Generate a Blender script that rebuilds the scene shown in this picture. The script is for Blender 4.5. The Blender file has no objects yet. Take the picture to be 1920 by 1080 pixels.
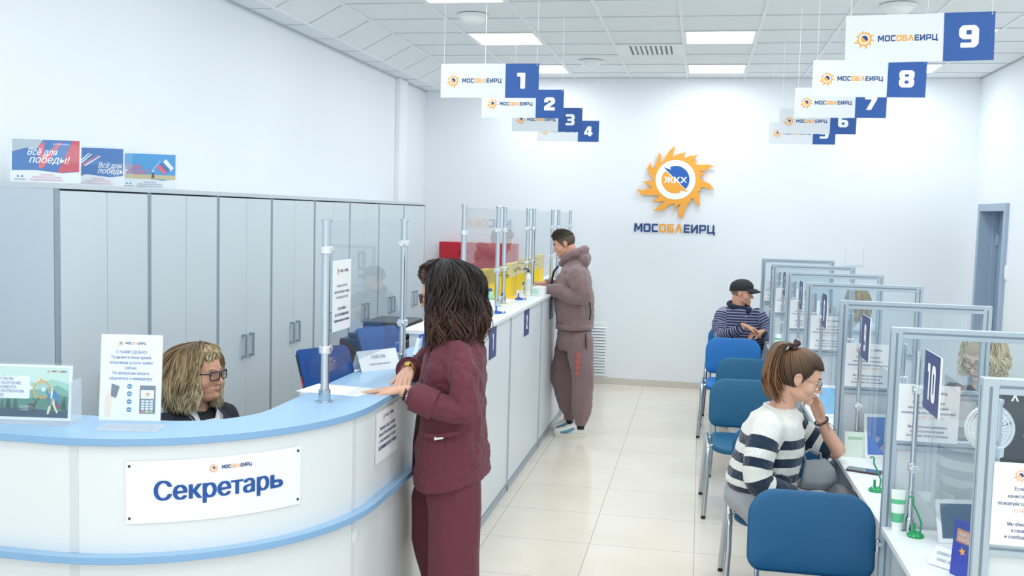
import bpy, bmesh, math, random
import numpy as np
from mathutils import Vector, Matrix, noise
from mathutils.geometry import tessellate_polygon
random.seed(7)
PI = math.pi
S = bpy.context.scene
COL = S.collection

# ------------------------------------------------------------------ camera
cam_d = bpy.data.cameras.new('camera')
cam_d.sensor_width = 36.0
cam_d.lens = 1850.0 / 1920.0 * 36.0
cam_d.clip_start = 0.05
cam = bpy.data.objects.new('camera', cam_d)
COL.objects.link(cam)
YAW, PITCH, ROLL, EYE = 0.187189857, 0.0758267573, 0.0261540943, 1.92
_f = Vector((-math.sin(YAW) * math.cos(PITCH), math.cos(YAW) * math.cos(PITCH), -math.sin(PITCH)))
_r = Vector((math.cos(YAW), math.sin(YAW), 0))
_u = _r.cross(_f)
_r2 = math.cos(ROLL) * _r + math.sin(ROLL) * _u
_u2 = -math.sin(ROLL) * _r + math.cos(ROLL) * _u
cam.matrix_world = Matrix(((_r2.x, _u2.x, -_f.x, 0), (_r2.y, _u2.y, -_f.y, 0), (_r2.z, _u2.z, -_f.z, EYE), (0, 0, 0, 1)))
S.camera = cam

# ------------------------------------------------------------------ light and exposure
W = bpy.data.worlds.new('daylight')
S.world = W
W.use_nodes = True
W.node_tree.nodes['Background'].inputs['Color'].default_value = (0.88, 0.965, 1.0, 1)
W.node_tree.nodes['Background'].inputs['Strength'].default_value = 1.12
S.view_settings.view_transform = 'Standard'
S.view_settings.look = 'None'
S.view_settings.gamma = 1.0
S.view_settings.use_curve_mapping = False
S.view_settings.exposure = 0.34
PANEL_POWER = 8.2
S.cycles.max_bounces = 10
S.cycles.diffuse_bounces = 6
S.cycles.transparent_max_bounces = 24
S.cycles.use_denoising = True
S.cycles.sample_clamp_indirect = 6.0

# ------------------------------------------------------------------ materials
def lin(h):
    h = h.lstrip('#')
    c = [int(h[i:i + 2], 16) / 255 for i in (0, 2, 4)]
    return tuple(x / 12.92 if x <= 0.04045 else ((x + 0.055) / 1.055) ** 2.4 for x in c) + (1,)

MATS = {}
def mat(name, hexc, rough=0.5, metal=0.0, var=0.03, scale=6.0, bump=0.0, bscale=200.0, emit=None, estr=0.0, spec=0.5, sheen=0.0, sub=0.0):
    if name in MATS:
        return MATS[name]
    m = bpy.data.materials.new(name)
    m.use_nodes = True
    nt = m.node_tree
    b = nt.nodes['Principled BSDF']
    c = lin(hexc)
    b.inputs['Roughness'].default_value = rough
    b.inputs['Metallic'].default_value = metal
    b.inputs['Specular IOR Level'].default_value = spec
    if sheen:
        b.inputs['Sheen Weight'].default_value = sheen
        b.inputs['Sheen Roughness'].default_value = 0.6
    if sub:
        b.inputs['Subsurface Weight'].default_value = sub
        b.inputs['Subsurface Radius'].default_value = (0.012, 0.005, 0.003)
        b.inputs['Subsurface Scale'].default_value = 1.0
    tc = nt.nodes.new('ShaderNodeTexCoord')
    if var:
        n = nt.nodes.new('ShaderNodeTexNoise')
        n.inputs['Scale'].default_value = scale
        n.inputs['Detail'].default_value = 3
        nt.links.new(tc.outputs['Object'], n.inputs['Vector'])
        r = nt.nodes.new('ShaderNodeMix')
        r.data_type = 'RGBA'
        r.inputs[6].default_value = tuple(x * (1 - var) for x in c[:3]) + (1,)
        r.inputs[7].default_value = tuple(min(1, x * (1 + var)) for x in c[:3]) + (1,)
        nt.links.new(n.outputs['Fac'], r.inputs[0])
        nt.links.new(r.outputs[2], b.inputs['Base Color'])
    else:
        b.inputs['Base Color'].default_value = c
    if bump:
        n2 = nt.nodes.new('ShaderNodeTexNoise')
        n2.inputs['Scale'].default_value = bscale
        n2.inputs['Detail'].default_value = 2
        nt.links.new(tc.outputs['Object'], n2.inputs['Vector'])
        bp = nt.nodes.new('ShaderNodeBump')
        bp.inputs['Strength'].default_value = bump
        bp.inputs['Distance'].default_value = 0.002
        nt.links.new(n2.outputs['Fac'], bp.inputs['Height'])
        nt.links.new(bp.outputs['Normal'], b.inputs['Normal'])
    if emit:
        b.inputs['Emission Color'].default_value = lin(emit)
        b.inputs['Emission Strength'].default_value = estr
    MATS[name] = m
    return m

def glass(name, tint='#f4fbff', haze=0.0, boost=0.0):
    """thin pane: clear transmission plus mirror reflection by Fresnel, and a little haze of wiped acrylic"""
    if name in MATS:
        return MATS[name]
    m = bpy.data.materials.new(name)
    m.use_nodes = True
    nt = m.node_tree
    nt.nodes.clear()
    out = nt.nodes.new('ShaderNodeOutputMaterial')
    tr = nt.nodes.new('ShaderNodeBsdfTransparent'); tr.inputs['Color'].default_value = lin(tint)
    gl = nt.nodes.new('ShaderNodeBsdfGlossy'); gl.inputs['Roughness'].default_value = 0.01
    fr = nt.nodes.new('ShaderNodeFresnel')
    ior = 1.45 + boost
    ge = nt.nodes.new('ShaderNodeNewGeometry'); mr = nt.nodes.new('ShaderNodeMix'); mr.data_type = 'FLOAT'      # a thin pane reflects alike from both sides
    mr.inputs[2].default_value = ior; mr.inputs[3].default_value = 1 / ior
    nt.links.new(ge.outputs['Backfacing'], mr.inputs[0]); nt.links.new(mr.outputs[0], fr.inputs['IOR'])
    mx = nt.nodes.new('ShaderNodeMixShader')
    nt.links.new(fr.outputs[0], mx.inputs[0]); nt.links.new(tr.outputs[0], mx.inputs[1]); nt.links.new(gl.outputs[0], mx.inputs[2])
    last = mx
    if haze:
        df = nt.nodes.new('ShaderNodeBsdfDiffuse'); df.inputs['Color'].default_value = (0.9, 0.93, 0.95, 1)
        m2 = nt.nodes.new('ShaderNodeMixShader'); m2.inputs[0].default_value = haze
        nt.links.new(mx.outputs[0], m2.inputs[1]); nt.links.new(df.outputs[0], m2.inputs[2])
        last = m2
    nt.links.new(last.outputs[0], out.inputs['Surface'])
    MATS[name] = m
    return m

def attr_mat(name, attr, stops, rough=0.6, const=False, bump=0.0, bscale=150.0, sheen=0.0, noise_amt=0.0, spec=0.3, aniso=0.0):
    """colour from a float attribute along the thing (stripes of a knit, root-to-tip of hair)"""
    m = bpy.data.materials.new(name)
    m.use_nodes = True
    nt = m.node_tree
    b = nt.nodes['Principled BSDF']
    a = nt.nodes.new('ShaderNodeAttribute'); a.attribute_name = attr
    r = nt.nodes.new('ShaderNodeValToRGB')
    if const:
        r.color_ramp.interpolation = 'CONSTANT'
    el = r.color_ramp.elements
    while len(el) < len(stops):
        el.new(0.5)
    for e, (p, c) in zip(el, stops):
        e.position = p; e.color = lin(c)
    nt.links.new(a.outputs['Fac'], r.inputs['Fac'])
    nt.links.new(r.outputs['Color'], b.inputs['Base Color'])
    b.inputs['Roughness'].default_value = rough
    b.inputs['Specular IOR Level'].default_value = spec
    if sheen:
        b.inputs['Sheen Weight'].default_value = sheen
    if bump:
        tc = nt.nodes.new('ShaderNodeTexCoord')
        n2 = nt.nodes.new('ShaderNodeTexNoise'); n2.inputs['Scale'].default_value = bscale
        nt.links.new(tc.outputs['Object'], n2.inputs['Vector'])
        bp = nt.nodes.new('ShaderNodeBump'); bp.inputs['Strength'].default_value = bump; bp.inputs['Distance'].default_value = 0.002
        nt.links.new(n2.outputs['Fac'], bp.inputs['Height'])
        nt.links.new(bp.outputs['Normal'], b.inputs['Normal'])
    MATS[name] = m
    return m

# ------------------------------------------------------------------ mesh helpers
def frame(o, u, v=None, n=None):
    """4x4 matrix: local x = u, y = v, z = n, origin o"""
    u = Vector(u).normalized()
    if v is None:
        n = Vector(n).normalized(); v = n.cross(u).normalized()
    else:
        v = Vector(v); v = (v - u * v.dot(u)).normalized()
    n = u.cross(v)
    o = Vector(o)
    return Matrix(((u.x, v.x, n.x, o.x), (u.y, v.y, n.y, o.y), (u.z, v.z, n.z, o.z), (0, 0, 0, 1)))

_TXT = {}
def text2d(s, off=0.0):
    k = (s, off)
    if k in _TXT:
        return _TXT[k]
    cu = bpy.data.curves.new('lettering', 'FONT')
    cu.body = s; cu.size = 1.0; cu.dimensions = '2D'; cu.fill_mode = 'BOTH'; cu.resolution_u = 3; cu.offset = off
    ob = bpy.data.objects.new('lettering', cu)
    COL.objects.link(ob)
    dg = bpy.context.evaluated_depsgraph_get()
    me = bpy.data.meshes.new_from_object(ob.evaluated_get(dg))
    vs = [(v.co.x, v.co.y) for v in me.vertices]
    fs = [tuple(p.vertices) for p in me.polygons]
    bpy.data.objects.remove(ob); bpy.data.curves.remove(cu); bpy.data.meshes.remove(me)
    _TXT[k] = (vs, fs)
    return _TXT[k]

class MB:
    def __init__(self):
        self.v = []; self.f = []; self.m = []; self.mats = []
    def mi(self, m):
        if m not in self.mats:
            self.mats.append(m)
        return self.mats.index(m)
    def add(self, vs, fs, m, M=None):
        k = len(self.v); i = self.mi(m)
        for p in vs:
            p = Vector(p)
            self.v.append(M @ p if M is not None else p)
        for f in fs:
            self.f.append(tuple(k + j for j in f)); self.m.append(i)
        return self
    def box(self, a, b, m, M=None):
        x0, y0, z0 = a; x1, y1, z1 = b
        vs = [(x0, y0, z0), (x1, y0, z0), (x1, y1, z0), (x0, y1, z0), (x0, y0, z1), (x1, y0, z1), (x1, y1, z1), (x0, y1, z1)]
        return self.add(vs, [(3, 2, 1, 0), (4, 5, 6, 7), (0, 1, 5, 4), (1, 2, 6, 5), (2, 3, 7, 6), (3, 0, 4, 7)], m, M)
    def tube(self, path, r, m, n=10, cap=True, M=None, flat=1.0, up=(0, 0, 1)):
        path = [Vector(p) for p in path]
        if not hasattr(r, '__len__'):
            r = [r] * len(path)
        vs = []; fs = []; prev = None
        for i, p in enumerate(path):
            t = (path[min(i + 1, len(path) - 1)] - path[max(i - 1, 0)])
            t = t.normalized() if t.length > 1e-9 else Vector((0, 0, 1))
            if prev is None:
                a = Vector(up) if abs(t.dot(Vector(up))) < 0.95 else Vector((1, 0, 0))
                s = t.cross(a).normalized()
            else:
                s = (prev - t * prev.dot(t))
                s = s.normalized() if s.length > 1e-6 else t.orthogonal().normalized()
            prev = s; w = t.cross(s)
            for j in range(n):
                an = 2 * PI * j / n
                vs.append(p + (s * math.cos(an) + w * math.sin(an) * flat) * r[i])
        for i in range(len(path) - 1):
            for j in range(n):
                fs.append((i * n + j, i * n + (j + 1) % n, (i + 1) * n + (j + 1) % n, (i + 1) * n + j))
        if cap:
            fs.append(tuple(reversed(range(n)))); fs.append(tuple(range((len(path) - 1) * n, len(path) * n)))
        return self.add(vs, fs, m, M)
    def lathe(self, prof, m, n=20, M=None):
        vs = []; fs = []
        for (r, z) in prof:
            for j in range(n):
                vs.append((r * math.cos(2 * PI * j / n), r * math.sin(2 * PI * j / n), z))
        for i in range(len(prof) - 1):
            for j in range(n):
                fs.append((i * n + j, i * n + (j + 1) % n, (i + 1) * n + (j + 1) % n, (i + 1) * n + j))
        fs.append(tuple(reversed(range(n)))); fs.append(tuple(range((len(prof) - 1) * n, len(prof) * n)))
        return self.add(vs, fs, m, M)
    def prism(self, poly, z0, z1, m, M=None, side=None):
        """2D polygon (counter-clockwise) extruded in local z"""
        n = len(poly)
        vs = [(p[0], p[1], z0) for p in poly] + [(p[0], p[1], z1) for p in poly]
        tri = tessellate_polygon([[Vector((p[0], p[1], 0)) for p in poly]])
        fs = []
        for t in tri:
            a, b, c = [Vector((poly[i][0], poly[i][1], 0)) for i in t]
            if (b - a).cross(c - a).z < 0:
                t = tuple(reversed(t))
            fs.append(tuple(i + n for i in t))
            if z0 != z1:
                fs.append(tuple(reversed(t)))
        self.add(vs, fs, m, M)
        if z0 != z1:
            self.add(vs, [(i, (i + 1) % n, n + (i + 1) % n, n + i) for i in range(n)], side or m, M)
        return self
    def ell(self, c, r, m, M=None, nu=20, nv=12):
        vs = []; fs = []
        for i in range(nv + 1):
            th = PI * i / nv
            for j in range(nu):
                ph = 2 * PI * j / nu
                vs.append((c[0] + r[0] * math.sin(th) * math.cos(ph), c[1] + r[1] * math.sin(th) * math.sin(ph), c[2] + r[2] * math.cos(th)))
        for i in range(nv):
            for j in range(nu):
                fs.append((i * nu + j, (i + 1) * nu + j, (i + 1) * nu + (j + 1) % nu, i * nu + (j + 1) % nu))
        return self.add(vs, fs, m, M)
    def text(self, s, size, m, M, at=(0, 0), align='C', xs=1.0, bold=0.0, z=0.0, fit=None, shear=0.0):
        vs, fs = text2d(s)
        if not vs:
            return self
        x0 = min(v[0] for v in vs); x1 = max(v[0] for v in vs)
        k = size
        sx = k * xs
        if fit:
            sx = fit / (x1 - x0)
        o = {'C': (x0 + x1) / 2, 'L': x0, 'R': x1}[align]
        cps = ((-bold * k, 0), (bold * k, 1e-5), (0, 2e-5)) if bold > .006 else ((0, 0),)
        if bold > .03:
            cps = ((-bold * k, 0), (bold * k, 1e-5), (-bold * k * .4, 2e-5), (bold * k * .4, 3e-5))
        for dx, dz in cps:
            self.add([((v[0] - o) * sx + at[0] + v[1] * k * shear + dx, v[1] * k + at[1], z + dz) for v in vs], fs, m, M)
        return self
    def shape(self, loops, m, M, z=0.0, sx=1.0, sy=1.0, at=(0, 0)):
        """flat outline with holes"""
        L = [[Vector((p[0], p[1], 0)) for p in lp] for lp in loops]
        flat = [p for lp in L for p in lp]
        fs = []
        for t in tessellate_polygon(L):
            a, b, c = flat[t[0]], flat[t[1]], flat[t[2]]
            fs.append(tuple(t) if (b - a).cross(c - a).z > 0 else tuple(reversed(t)))
        return self.add([(p.x * sx + at[0], p.y * sy + at[1], z) for p in flat], fs, m, M)
    def digits(self, s, w, h, m, M, at=(0, 0), z=0.0, gap=.12):
        """square block numerals centred at 'at'; w is the width of one numeral"""
        n = len(s); tot = n * w + (n - 1) * gap * w
        for i, c in enumerate(s):
            self.shape(DIG[c], m, M, z=z, sx=w, sy=h, at=(at[0] - tot / 2 + i * w * (1 + gap), at[1] - h / 2))
        return self
    def build(self, name, parent=None, smooth=None, bevel=0.0, seg=2):
        me = bpy.data.meshes.new(name)
        o = parent_loc(parent)
        me.from_pydata([tuple(Vector(p) - o) for p in self.v], [], self.f)
        for m in self.mats:
            me.materials.append(m)
        me.polygons.foreach_set('material_index', self.m)
        me.update()
        ob = bpy.data.objects.new(name, me)
        COL.objects.link(ob)
        if parent is not None:
            ob.parent = parent
        if smooth is not None:
            me.shade_smooth(); me.set_sharp_from_angle(angle=math.radians(smooth))
        if bevel:
            b = ob.modifiers.new('bevel', 'BEVEL'); b.width = bevel; b.segments = seg; b.limit_method = 'ANGLE'; b.angle_limit = math.radians(40); b.harden_normals = False
        return ob

def parent_loc(p):
    o = Vector((0, 0, 0))
    while p is not None:
        o = o + p.location; p = p.parent
    return o

def tag(o, label=None, cat=None, group=None, kind=None):
    if label: o['label'] = label
    if cat: o['category'] = cat
    if group: o['group'] = group
    if kind: o['kind'] = kind
    return o

def thing(name, label, cat, loc, group=None):
    o = bpy.data.objects.new(name, None)
    o.empty_display_size = 0.1
    COL.objects.link(o)
    o.location = loc
    return tag(o, label, cat, group)

def struct(mb, name, **k):
    return tag(mb.build(name, **k), kind='structure')

def rrect(w, h, r, n=5, cx=0.0, cy=0.0):
    """rounded rectangle outline, r may be four radii (tr, tl, bl, br)"""
    if not hasattr(r, '__len__'):
        r = (r,) * 4
    out = []
    for q, (sx, sy) in enumerate(((1, 1), (-1, 1), (-1, -1), (1, -1))):
        rr = r[q]
        for i in range(n + 1):
            a = PI / 2 * (q + i / n)
            out.append((cx + sx * (w / 2 - rr) + rr * math.cos(a), cy + sy * (h / 2 - rr) + rr * math.sin(a)))
    return out

def _soft(lp, k=.22):
    """cut the corners of an outline a little so that the numerals look rounded"""
    out = []
    n = len(lp)
    for i in range(n):
        p, a, c = Vector(lp[i]), Vector(lp[i - 1]), Vector(lp[(i + 1) % n])
        d = min(.06, (a - p).length * k, (c - p).length * k)
        out.append(tuple(p + (a - p).normalized() * d)); out.append(tuple(p + (a - p).normalized() * d * .3 + (c - p).normalized() * d * .3)); out.append(tuple(p + (c - p).normalized() * d))
    return out
_six = [[(.18, 1), (.9, 1), (.9, .78), (.36, .78), (.36, .63), (.8, .63), (.98, .48), (.98, .16), (.8, 0), (.18, 0), (0, .16), (0, .84)], [(.36, .42), (.62, .42), (.62, .22), (.36, .22)]]
DIG = {'1': [[(.12, 1), (.74, 1), (.74, 0), (.38, 0), (.38, .76), (.12, .76)]],
       '2': [[(0, .62), (0, .84), (.18, 1), (.8, 1), (.98, .84), (.98, .58), (.46, .25), (.98, .25), (.98, 0), (0, 0), (0, .30), (.62, .68), (.62, .76), (.36, .76), (.36, .62)]],
       '3': [[(.02, 1), (.8, 1), (.97, .86), (.97, .6), (.86, .5), (.97, .4), (.97, .14), (.8, 0), (.02, 0), (.02, .22), (.62, .22), (.62, .40), (.2, .40), (.2, .6), (.62, .6), (.62, .78), (.02, .78)]],
       '4': [[(.40, 1), (.84, 1), (.84, .38), (1, .38), (1, .15), (.84, .15), (.84, 0), (.49, 0), (.49, .15), (0, .15), (0, .38)], [(.49, .38), (.49, .70), (.28, .38)]],
       '5': [[(.04, 1), (.92, 1), (.92, .77), (.38, .77), (.38, .64), (.8, .64), (.98, .48), (.98, .16), (.8, 0), (.02, 0), (.02, .22), (.62, .22), (.62, .42), (.04, .42)]],
       '6': _six, '9': [[(.98 - x, 1 - y) for x, y in lp] for lp in _six],
       '7': [[(0, 1), (.98, 1), (.98, .78), (.52, 0), (.12, 0), (.56, .75), (0, .75)]],
       '8': [[(.16, 1), (.82, 1), (.98, .88), (.98, .6), (.9, .5), (.98, .42), (.98, .14), (.82, 0), (.16, 0), (0, .14), (0, .42), (.08, .5), (0, .6), (0, .88)], [(.36, .62), (.62, .62), (.62, .77), (.36, .77)], [(.36, .22), (.62, .22), (.62, .40), (.36, .40)]],
       '0': [[(.18, 1), (.8, 1), (.98, .84), (.98, .16), (.8, 0), (.18, 0), (0, .16), (0, .84)], [(.36, .22), (.62, .22), (.62, .78), (.36, .78)]]}
DIG = {k: [_soft(l) for l in v] for k, v in DIG.items()}
# ------------------------------------------------------------------ the room
XL, XR, YB, ZC = -3.2, 2.82, 11.18, 3.45
white_wall = mat('wall_paint', '#edf1f5', 0.75, var=0.012, scale=1.5, bump=0.04, bscale=60)
trim_white = mat('white_trim', '#f2f5f8', 0.5, var=0.01)
skirt_m = mat('beige_skirting_tile', '#d3cdc4', 0.35, var=0.03)
ceil_m = mat('ceiling_tile', '#ebeff1', 0.9, var=0.03, scale=30, bump=0.25, bscale=90)
bar_m = mat('ceiling_bar', '#eef1f3', 0.5, var=0.01)
gap_m = mat('ceiling_gap', '#c3cacd', 0.8, var=0.05)
door_m = mat('door_frame_grey', '#9fb2c6', 0.45, var=0.02)
door_in = mat('door_leaf_grey', '#90a6bd', 0.45, var=0.02)

def floor_material():
    m = bpy.data.materials.new('glazed_floor_tile'); m.use_nodes = True
    nt = m.node_tree; b = nt.nodes['Principled BSDF']
    tc = nt.nodes.new('ShaderNodeTexCoord'); mp = nt.nodes.new('ShaderNodeMapping')
    mp.inputs['Location'].default_value = (-0.035, -0.28, 0)
    br = nt.nodes.new('ShaderNodeTexBrick')
    br.offset = 0.0; br.squash = 1.0
    br.inputs['Scale'].default_value = 1.0
    br.inputs['Brick Width'].default_value = 0.604; br.inputs['Row Height'].default_value = 0.596
    br.inputs['Mortar Size'].default_value = 0.0026; br.inputs['Mortar Smooth'].default_value = 0.1; br.inputs['Bias'].default_value = 0
    br.inputs['Color1'].default_value = lin('#ebe1d3'); br.inputs['Color2'].default_value = lin('#e8dfd1'); br.inputs['Mortar'].default_value = lin('#b3afa9')
    nt.links.new(tc.outputs['Object'], mp.inputs['Vector']); nt.links.new(mp.outputs[0], br.inputs['Vector'])
    n = nt.nodes.new('ShaderNodeTexNoise'); n.inputs['Scale'].default_value = 2.2; n.inputs['Detail'].default_value = 6
    nt.links.new(tc.outputs['Object'], n.inputs['Vector'])
    mx = nt.nodes.new('ShaderNodeMix'); mx.data_type = 'RGBA'; mx.blend_type = 'MULTIPLY'; mx.inputs[0].default_value = 1.0
    rp = nt.nodes.new('ShaderNodeValToRGB'); rp.color_ramp.elements[0].position = 0.3; rp.color_ramp.elements[0].color = (0.94, 0.935, 0.92, 1); rp.color_ramp.elements[1].color = (1, 1, 1, 1); rp.color_ramp.elements[1].position = 0.62
    nt.links.new(n.outputs['Fac'], rp.inputs['Fac'])
    nt.links.new(br.outputs['Color'], mx.inputs[6]); nt.links.new(rp.outputs['Color'], mx.inputs[7]); nt.links.new(mx.outputs[2], b.inputs['Base Color'])
    b.inputs['Roughness'].default_value = 0.18
    b.inputs['Specular IOR Level'].default_value = 0.5
    bp = nt.nodes.new('ShaderNodeBump'); bp.inputs['Strength'].default_value = 0.3; bp.inputs['Distance'].default_value = 0.002; bp.invert = True
    nt.links.new(br.outputs['Fac'], bp.inputs['Height']); nt.links.new(bp.outputs['Normal'], b.inputs['Normal'])
    return m

Y0 = -2.6
fl = MB(); fl.box((XL - .2, Y0, -0.1), (XR + .2, YB + .2, 0), floor_material()); struct(fl, 'floor')
w = MB(); w.box((XL - .15, Y0, 0), (XL, YB, ZC + .1), white_wall); struct(w, 'wall_left')
w = MB(); w.box((XL - .15, YB, 0), (XR + .15, YB + .15, ZC + .1), white_wall); struct(w, 'wall_back')
# right wall with a door opening
DY0, DY1, DZ = 9.99, 10.86, 2.09
w = MB()
w.box((XR, Y0, 0), (XR + .15, DY0, ZC + .1), white_wall); w.box((XR, DY1, 0), (XR + .15, YB, ZC + .1), white_wall); w.box((XR, DY0, DZ), (XR + .15, DY1, ZC + .1), white_wall)
struct(w, 'wall_right')
# door frame, leaf standing open into the corridor, hinge
d = MB()
for (a, b) in ((DY0 - .045, DY0 + .03), (DY1 - .03, DY1 + .045)):
    d.box((XR - .03, a, 0), (XR + .21, b, DZ - .03), door_m)
d.box((XR - .03, DY0 - .045, DZ - .03), (XR + .21, DY1 + .045, DZ + .045), door_m)
d.box((XR + .12, DY0 + .03, 0), (XR + .155, DY0 + .05, DZ - .03), door_m); d.box((XR + .10, DY1 - .05, 0), (XR + .155, DY1 - .03, DZ - .03), door_m)
dr = struct(d, 'door_1', bevel=.004)
l = MB(); l.box((XR + .155, DY0 + .03, .01), (XR + .195, DY1 - .03, DZ - .035), door_in); l.build('door_leaf', dr, bevel=.003)
hm = mat('steel', '#c9d0d6', 0.22, 1.0, var=0.02)
h = MB(); h.box((XR + .148, DY1 - .10, 1.72), (XR + .156, DY1 - .052, 1.83), hm); h.tube([(XR + .145, DY1 - .055, 1.71), (XR + .145, DY1 - .055, 1.84)], .009, hm); h.build('hinge', dr, smooth=40)
s = MB(); s.box((XR - .012, 9.86, 1.42), (XR + .002, 9.94, 1.55), trim_white); s.box((XR - .018, 9.875, 1.44), (XR - .01, 9.925, 1.53), trim_white)
tag(s.build('light_switch', bevel=.003), 'white wall switch box beside the grey door frame', 'switch')
# skirting
for nm, a, b in (('baseboard_back', (XL, YB - .012, 0), (XR, YB, .075)), ('baseboard_right', (XR - .012, Y0, 0), (XR, DY0 - .045, .075)), ('baseboard_left', (XL, Y0, 0), (XL + .012, YB, .075))):
    q = MB(); q.box(a, b, skirt_m); struct(q, nm)
# pilaster strip on the left wall
q = MB(); q.box((XL, 10.06, 0), (XL + .05, 10.33, 3.30), trim_white); struct(q, 'trim_1', bevel=.004)
# ceiling: flat grid field, a sloped strip and a lower flat strip along the left wall
XA, XBk, ZL = -2.70, -2.99, 3.305
c = MB()
c.box((XA, Y0, ZC + .006), (XR + .15, YB + .15, ZC + .1), ceil_m)
c.add([(XA, Y0, ZC + .006), (XA, YB, ZC + .006), (XBk, YB, ZL), (XBk, Y0, ZL)], [(0, 1, 2, 3)], ceil_m)
c.add([(XBk, Y0, ZL), (XBk, YB, ZL), (XL, YB, ZL), (XL, Y0, ZL)], [(0, 1, 2, 3)], ceil_m)
gx = [-2.06 + .6155 * i for i in range(8)]
gy = [10.78 - .6 * i for i in range(-0, 22)]
gapw = .0045
for x in gx + [XA]:
    c.box((x - .012, Y0, ZC - .004), (x + .012, YB, ZC + .007), bar_m)
for x in (XBk,):
    c.box((x - .01, Y0, ZL - .004), (x + .01, YB, ZL + .006), bar_m)
for y in gy:
    if y < Y0: continue
    c.box((XA, y - gapw, ZC + .0015), (XR, y + gapw, ZC + .007), gap_m)
    c.add([(XA, y - gapw, ZC + .003), (XA, y + gapw, ZC + .003), (XBk, y + gapw, ZL - .003), (XBk, y - gapw, ZL - .003)], [(0, 1, 2, 3)], gap_m)
    c.box((XL, y - gapw, ZL - .003), (XBk, y + gapw, ZL + .002), gap_m)
c.box((XL, Y0, ZL - .012), (XL + .02, YB, ZL), gap_m); c.box((XA, YB - .012, ZC - .008), (XR, YB, ZC), bar_m); c.box((XR - .012, Y0, ZC - .008), (XR, YB, ZC), gap_m)
struct(c, 'ceiling')

# square ceiling panel lights, every third grid cell
lampm = mat('lit_panel', '#ffffff', 0.6, var=0, emit='#f6faff', estr=1.6)
rows_ = [(10.18, 'back row'), (8.38, 'second row from the back wall'), (6.58, 'third row from the back wall'), (4.78, ''), (2.98, ''), (1.18, ''), (-0.62, '')]
colsx = [(-2.06, 'left column of ceiling lights'), (-.2135, 'middle column of ceiling lights'), (1.633, 'right column of ceiling lights')]
for (y, rn) in rows_:
    for (x, cn) in colsx:
        cx, cy = x + .308, y + .3
        lab = ('square lit ceiling panel, %s, %s' % (rn, cn)) if rn else 'square lit ceiling panel over the front of the room'
        t = thing('ceiling_light', lab, 'ceiling light', (cx, cy, ZC), 'square panel lights in the tiled ceiling')
        f = MB(); e = .296
        for (a, b, a2, b2) in ((-e, -e, e, -e + .018), (-e, e - .018, e, e), (-e, -e + .018, -e + .018, e - .018), (e - .018, -e + .018, e, e - .018)):
            f.box((cx + a, cy + b, ZC - .004), (cx + a2, cy + b2, ZC + .004), bar_m)
        f.build('frame', t)
        p = MB(); p.box((cx - .279, cy - .279, ZC - .002), (cx + .279, cy + .279, ZC + .004), lampm); p.build('diffuser', t)
        ld = bpy.data.lights.new('panel_lamp', 'AREA'); ld.shape = 'SQUARE'; ld.size = .55; ld.energy = PANEL_POWER; ld.color = (0.95, 1.0, 1.0)
        lo = bpy.data.objects.new('panel_lamp', ld); COL.objects.link(lo); lo.parent = t; lo.location = (0, 0, -.012)
# dome detectors
for (x, y, lab) in ((-1.81, 7.62, 'white dome fitting on the ceiling near the hanging sign numbered 1'), (-1.14, 9.93, 'white dome fitting on the ceiling nearest the back wall'), (1.30, 7.45, 'white dome fitting on the ceiling above the hanging sign numbered 9')):
    t = thing('ceiling_dome', lab, 'ceiling fitting', (x, y, ZC), 'white domes on the ceiling')
    M = Matrix.Translation((x, y, ZC))
    b = MB(); b.lathe([(.122, .0), (.124, -.012), (.115, -.02), (.10, -.022)], bar_m, 28, M); b.build('base_ring', t, smooth=40)
    b = MB(); b.lathe([(.098, -.018), (.092, -.036), (.072, -.056), (.04, -.068), (.001, -.071)], mat('dome_plastic', '#f4f6f7', .35, var=0), 28, M); b.build('dome_cover', t, smooth=50)
# air grille in one ceiling cell
t = thing('air_grille', 'slatted square air grille in the ceiling tiles', 'air vent', (-.52, 9.28, ZC))
b = MB(); dark = mat('grille_dark', '#7d868c', .8)
b.box((-.81, 8.99, ZC - .001), (-.23, 9.57, ZC + .004), dark); b.build('backing', t)
b = MB()
for (a, q, a2, q2) in ((-.815, 8.985, -.225, 9.03), (-.815, 9.53, -.225, 9.575), (-.815, 9.03, -.70, 9.53), (-.30, 9.03, -.225, 9.53)):
    b.box((a, q, ZC - .01), (a2, q2, ZC + .003), bar_m)
b.build('frame', t, bevel=.003)
for i in range(9):
    x = -.68 + .045 * i
    b = MB(); b.add([(x, 9.03, ZC - .012), (x, 9.53, ZC - .012), (x + .024, 9.53, ZC), (x + .024, 9.03, ZC), (x + .004, 9.03, ZC - .012), (x + .004, 9.53, ZC - .012), (x + .028, 9.53, ZC), (x + .028, 9.03, ZC)], [(0, 1, 2, 3), (7, 6, 5, 4), (0, 3, 7, 4), (1, 5, 6, 2)], bar_m); b.build('slat', t)
# wall grille behind the man in the tracksuit
t = thing('wall_vent', 'white louvred vent low on the back wall beside the standing man', 'air vent', (-1.09, YB, .4))
b = MB(); b.box((-1.20, YB - .012, .09), (-.985, YB, .70), trim_white); b.box((-1.18, YB - .013, .125), (-1.015, YB - .011, .665), mat('vent_dark', '#8b9298', .8)); b.build('vent_frame', t)
for i in range(16):
    z = .135 + .0335 * i
    b = MB(); b.add([(-1.182, YB - .012, z + .026), (-1.012, YB - .012, z + .026), (-1.012, YB - .026, z), (-1.182, YB - .026, z), (-1.182, YB - .012, z + .022), (-1.012, YB - .012, z + .022), (-1.012, YB - .022, z), (-1.182, YB - .022, z)], [(0, 3, 2, 1), (4, 5, 6, 7), (3, 7, 6, 2), (0, 4, 7, 3), (1, 2, 6, 5)], trim_white); b.build('louvre', t)
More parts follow.
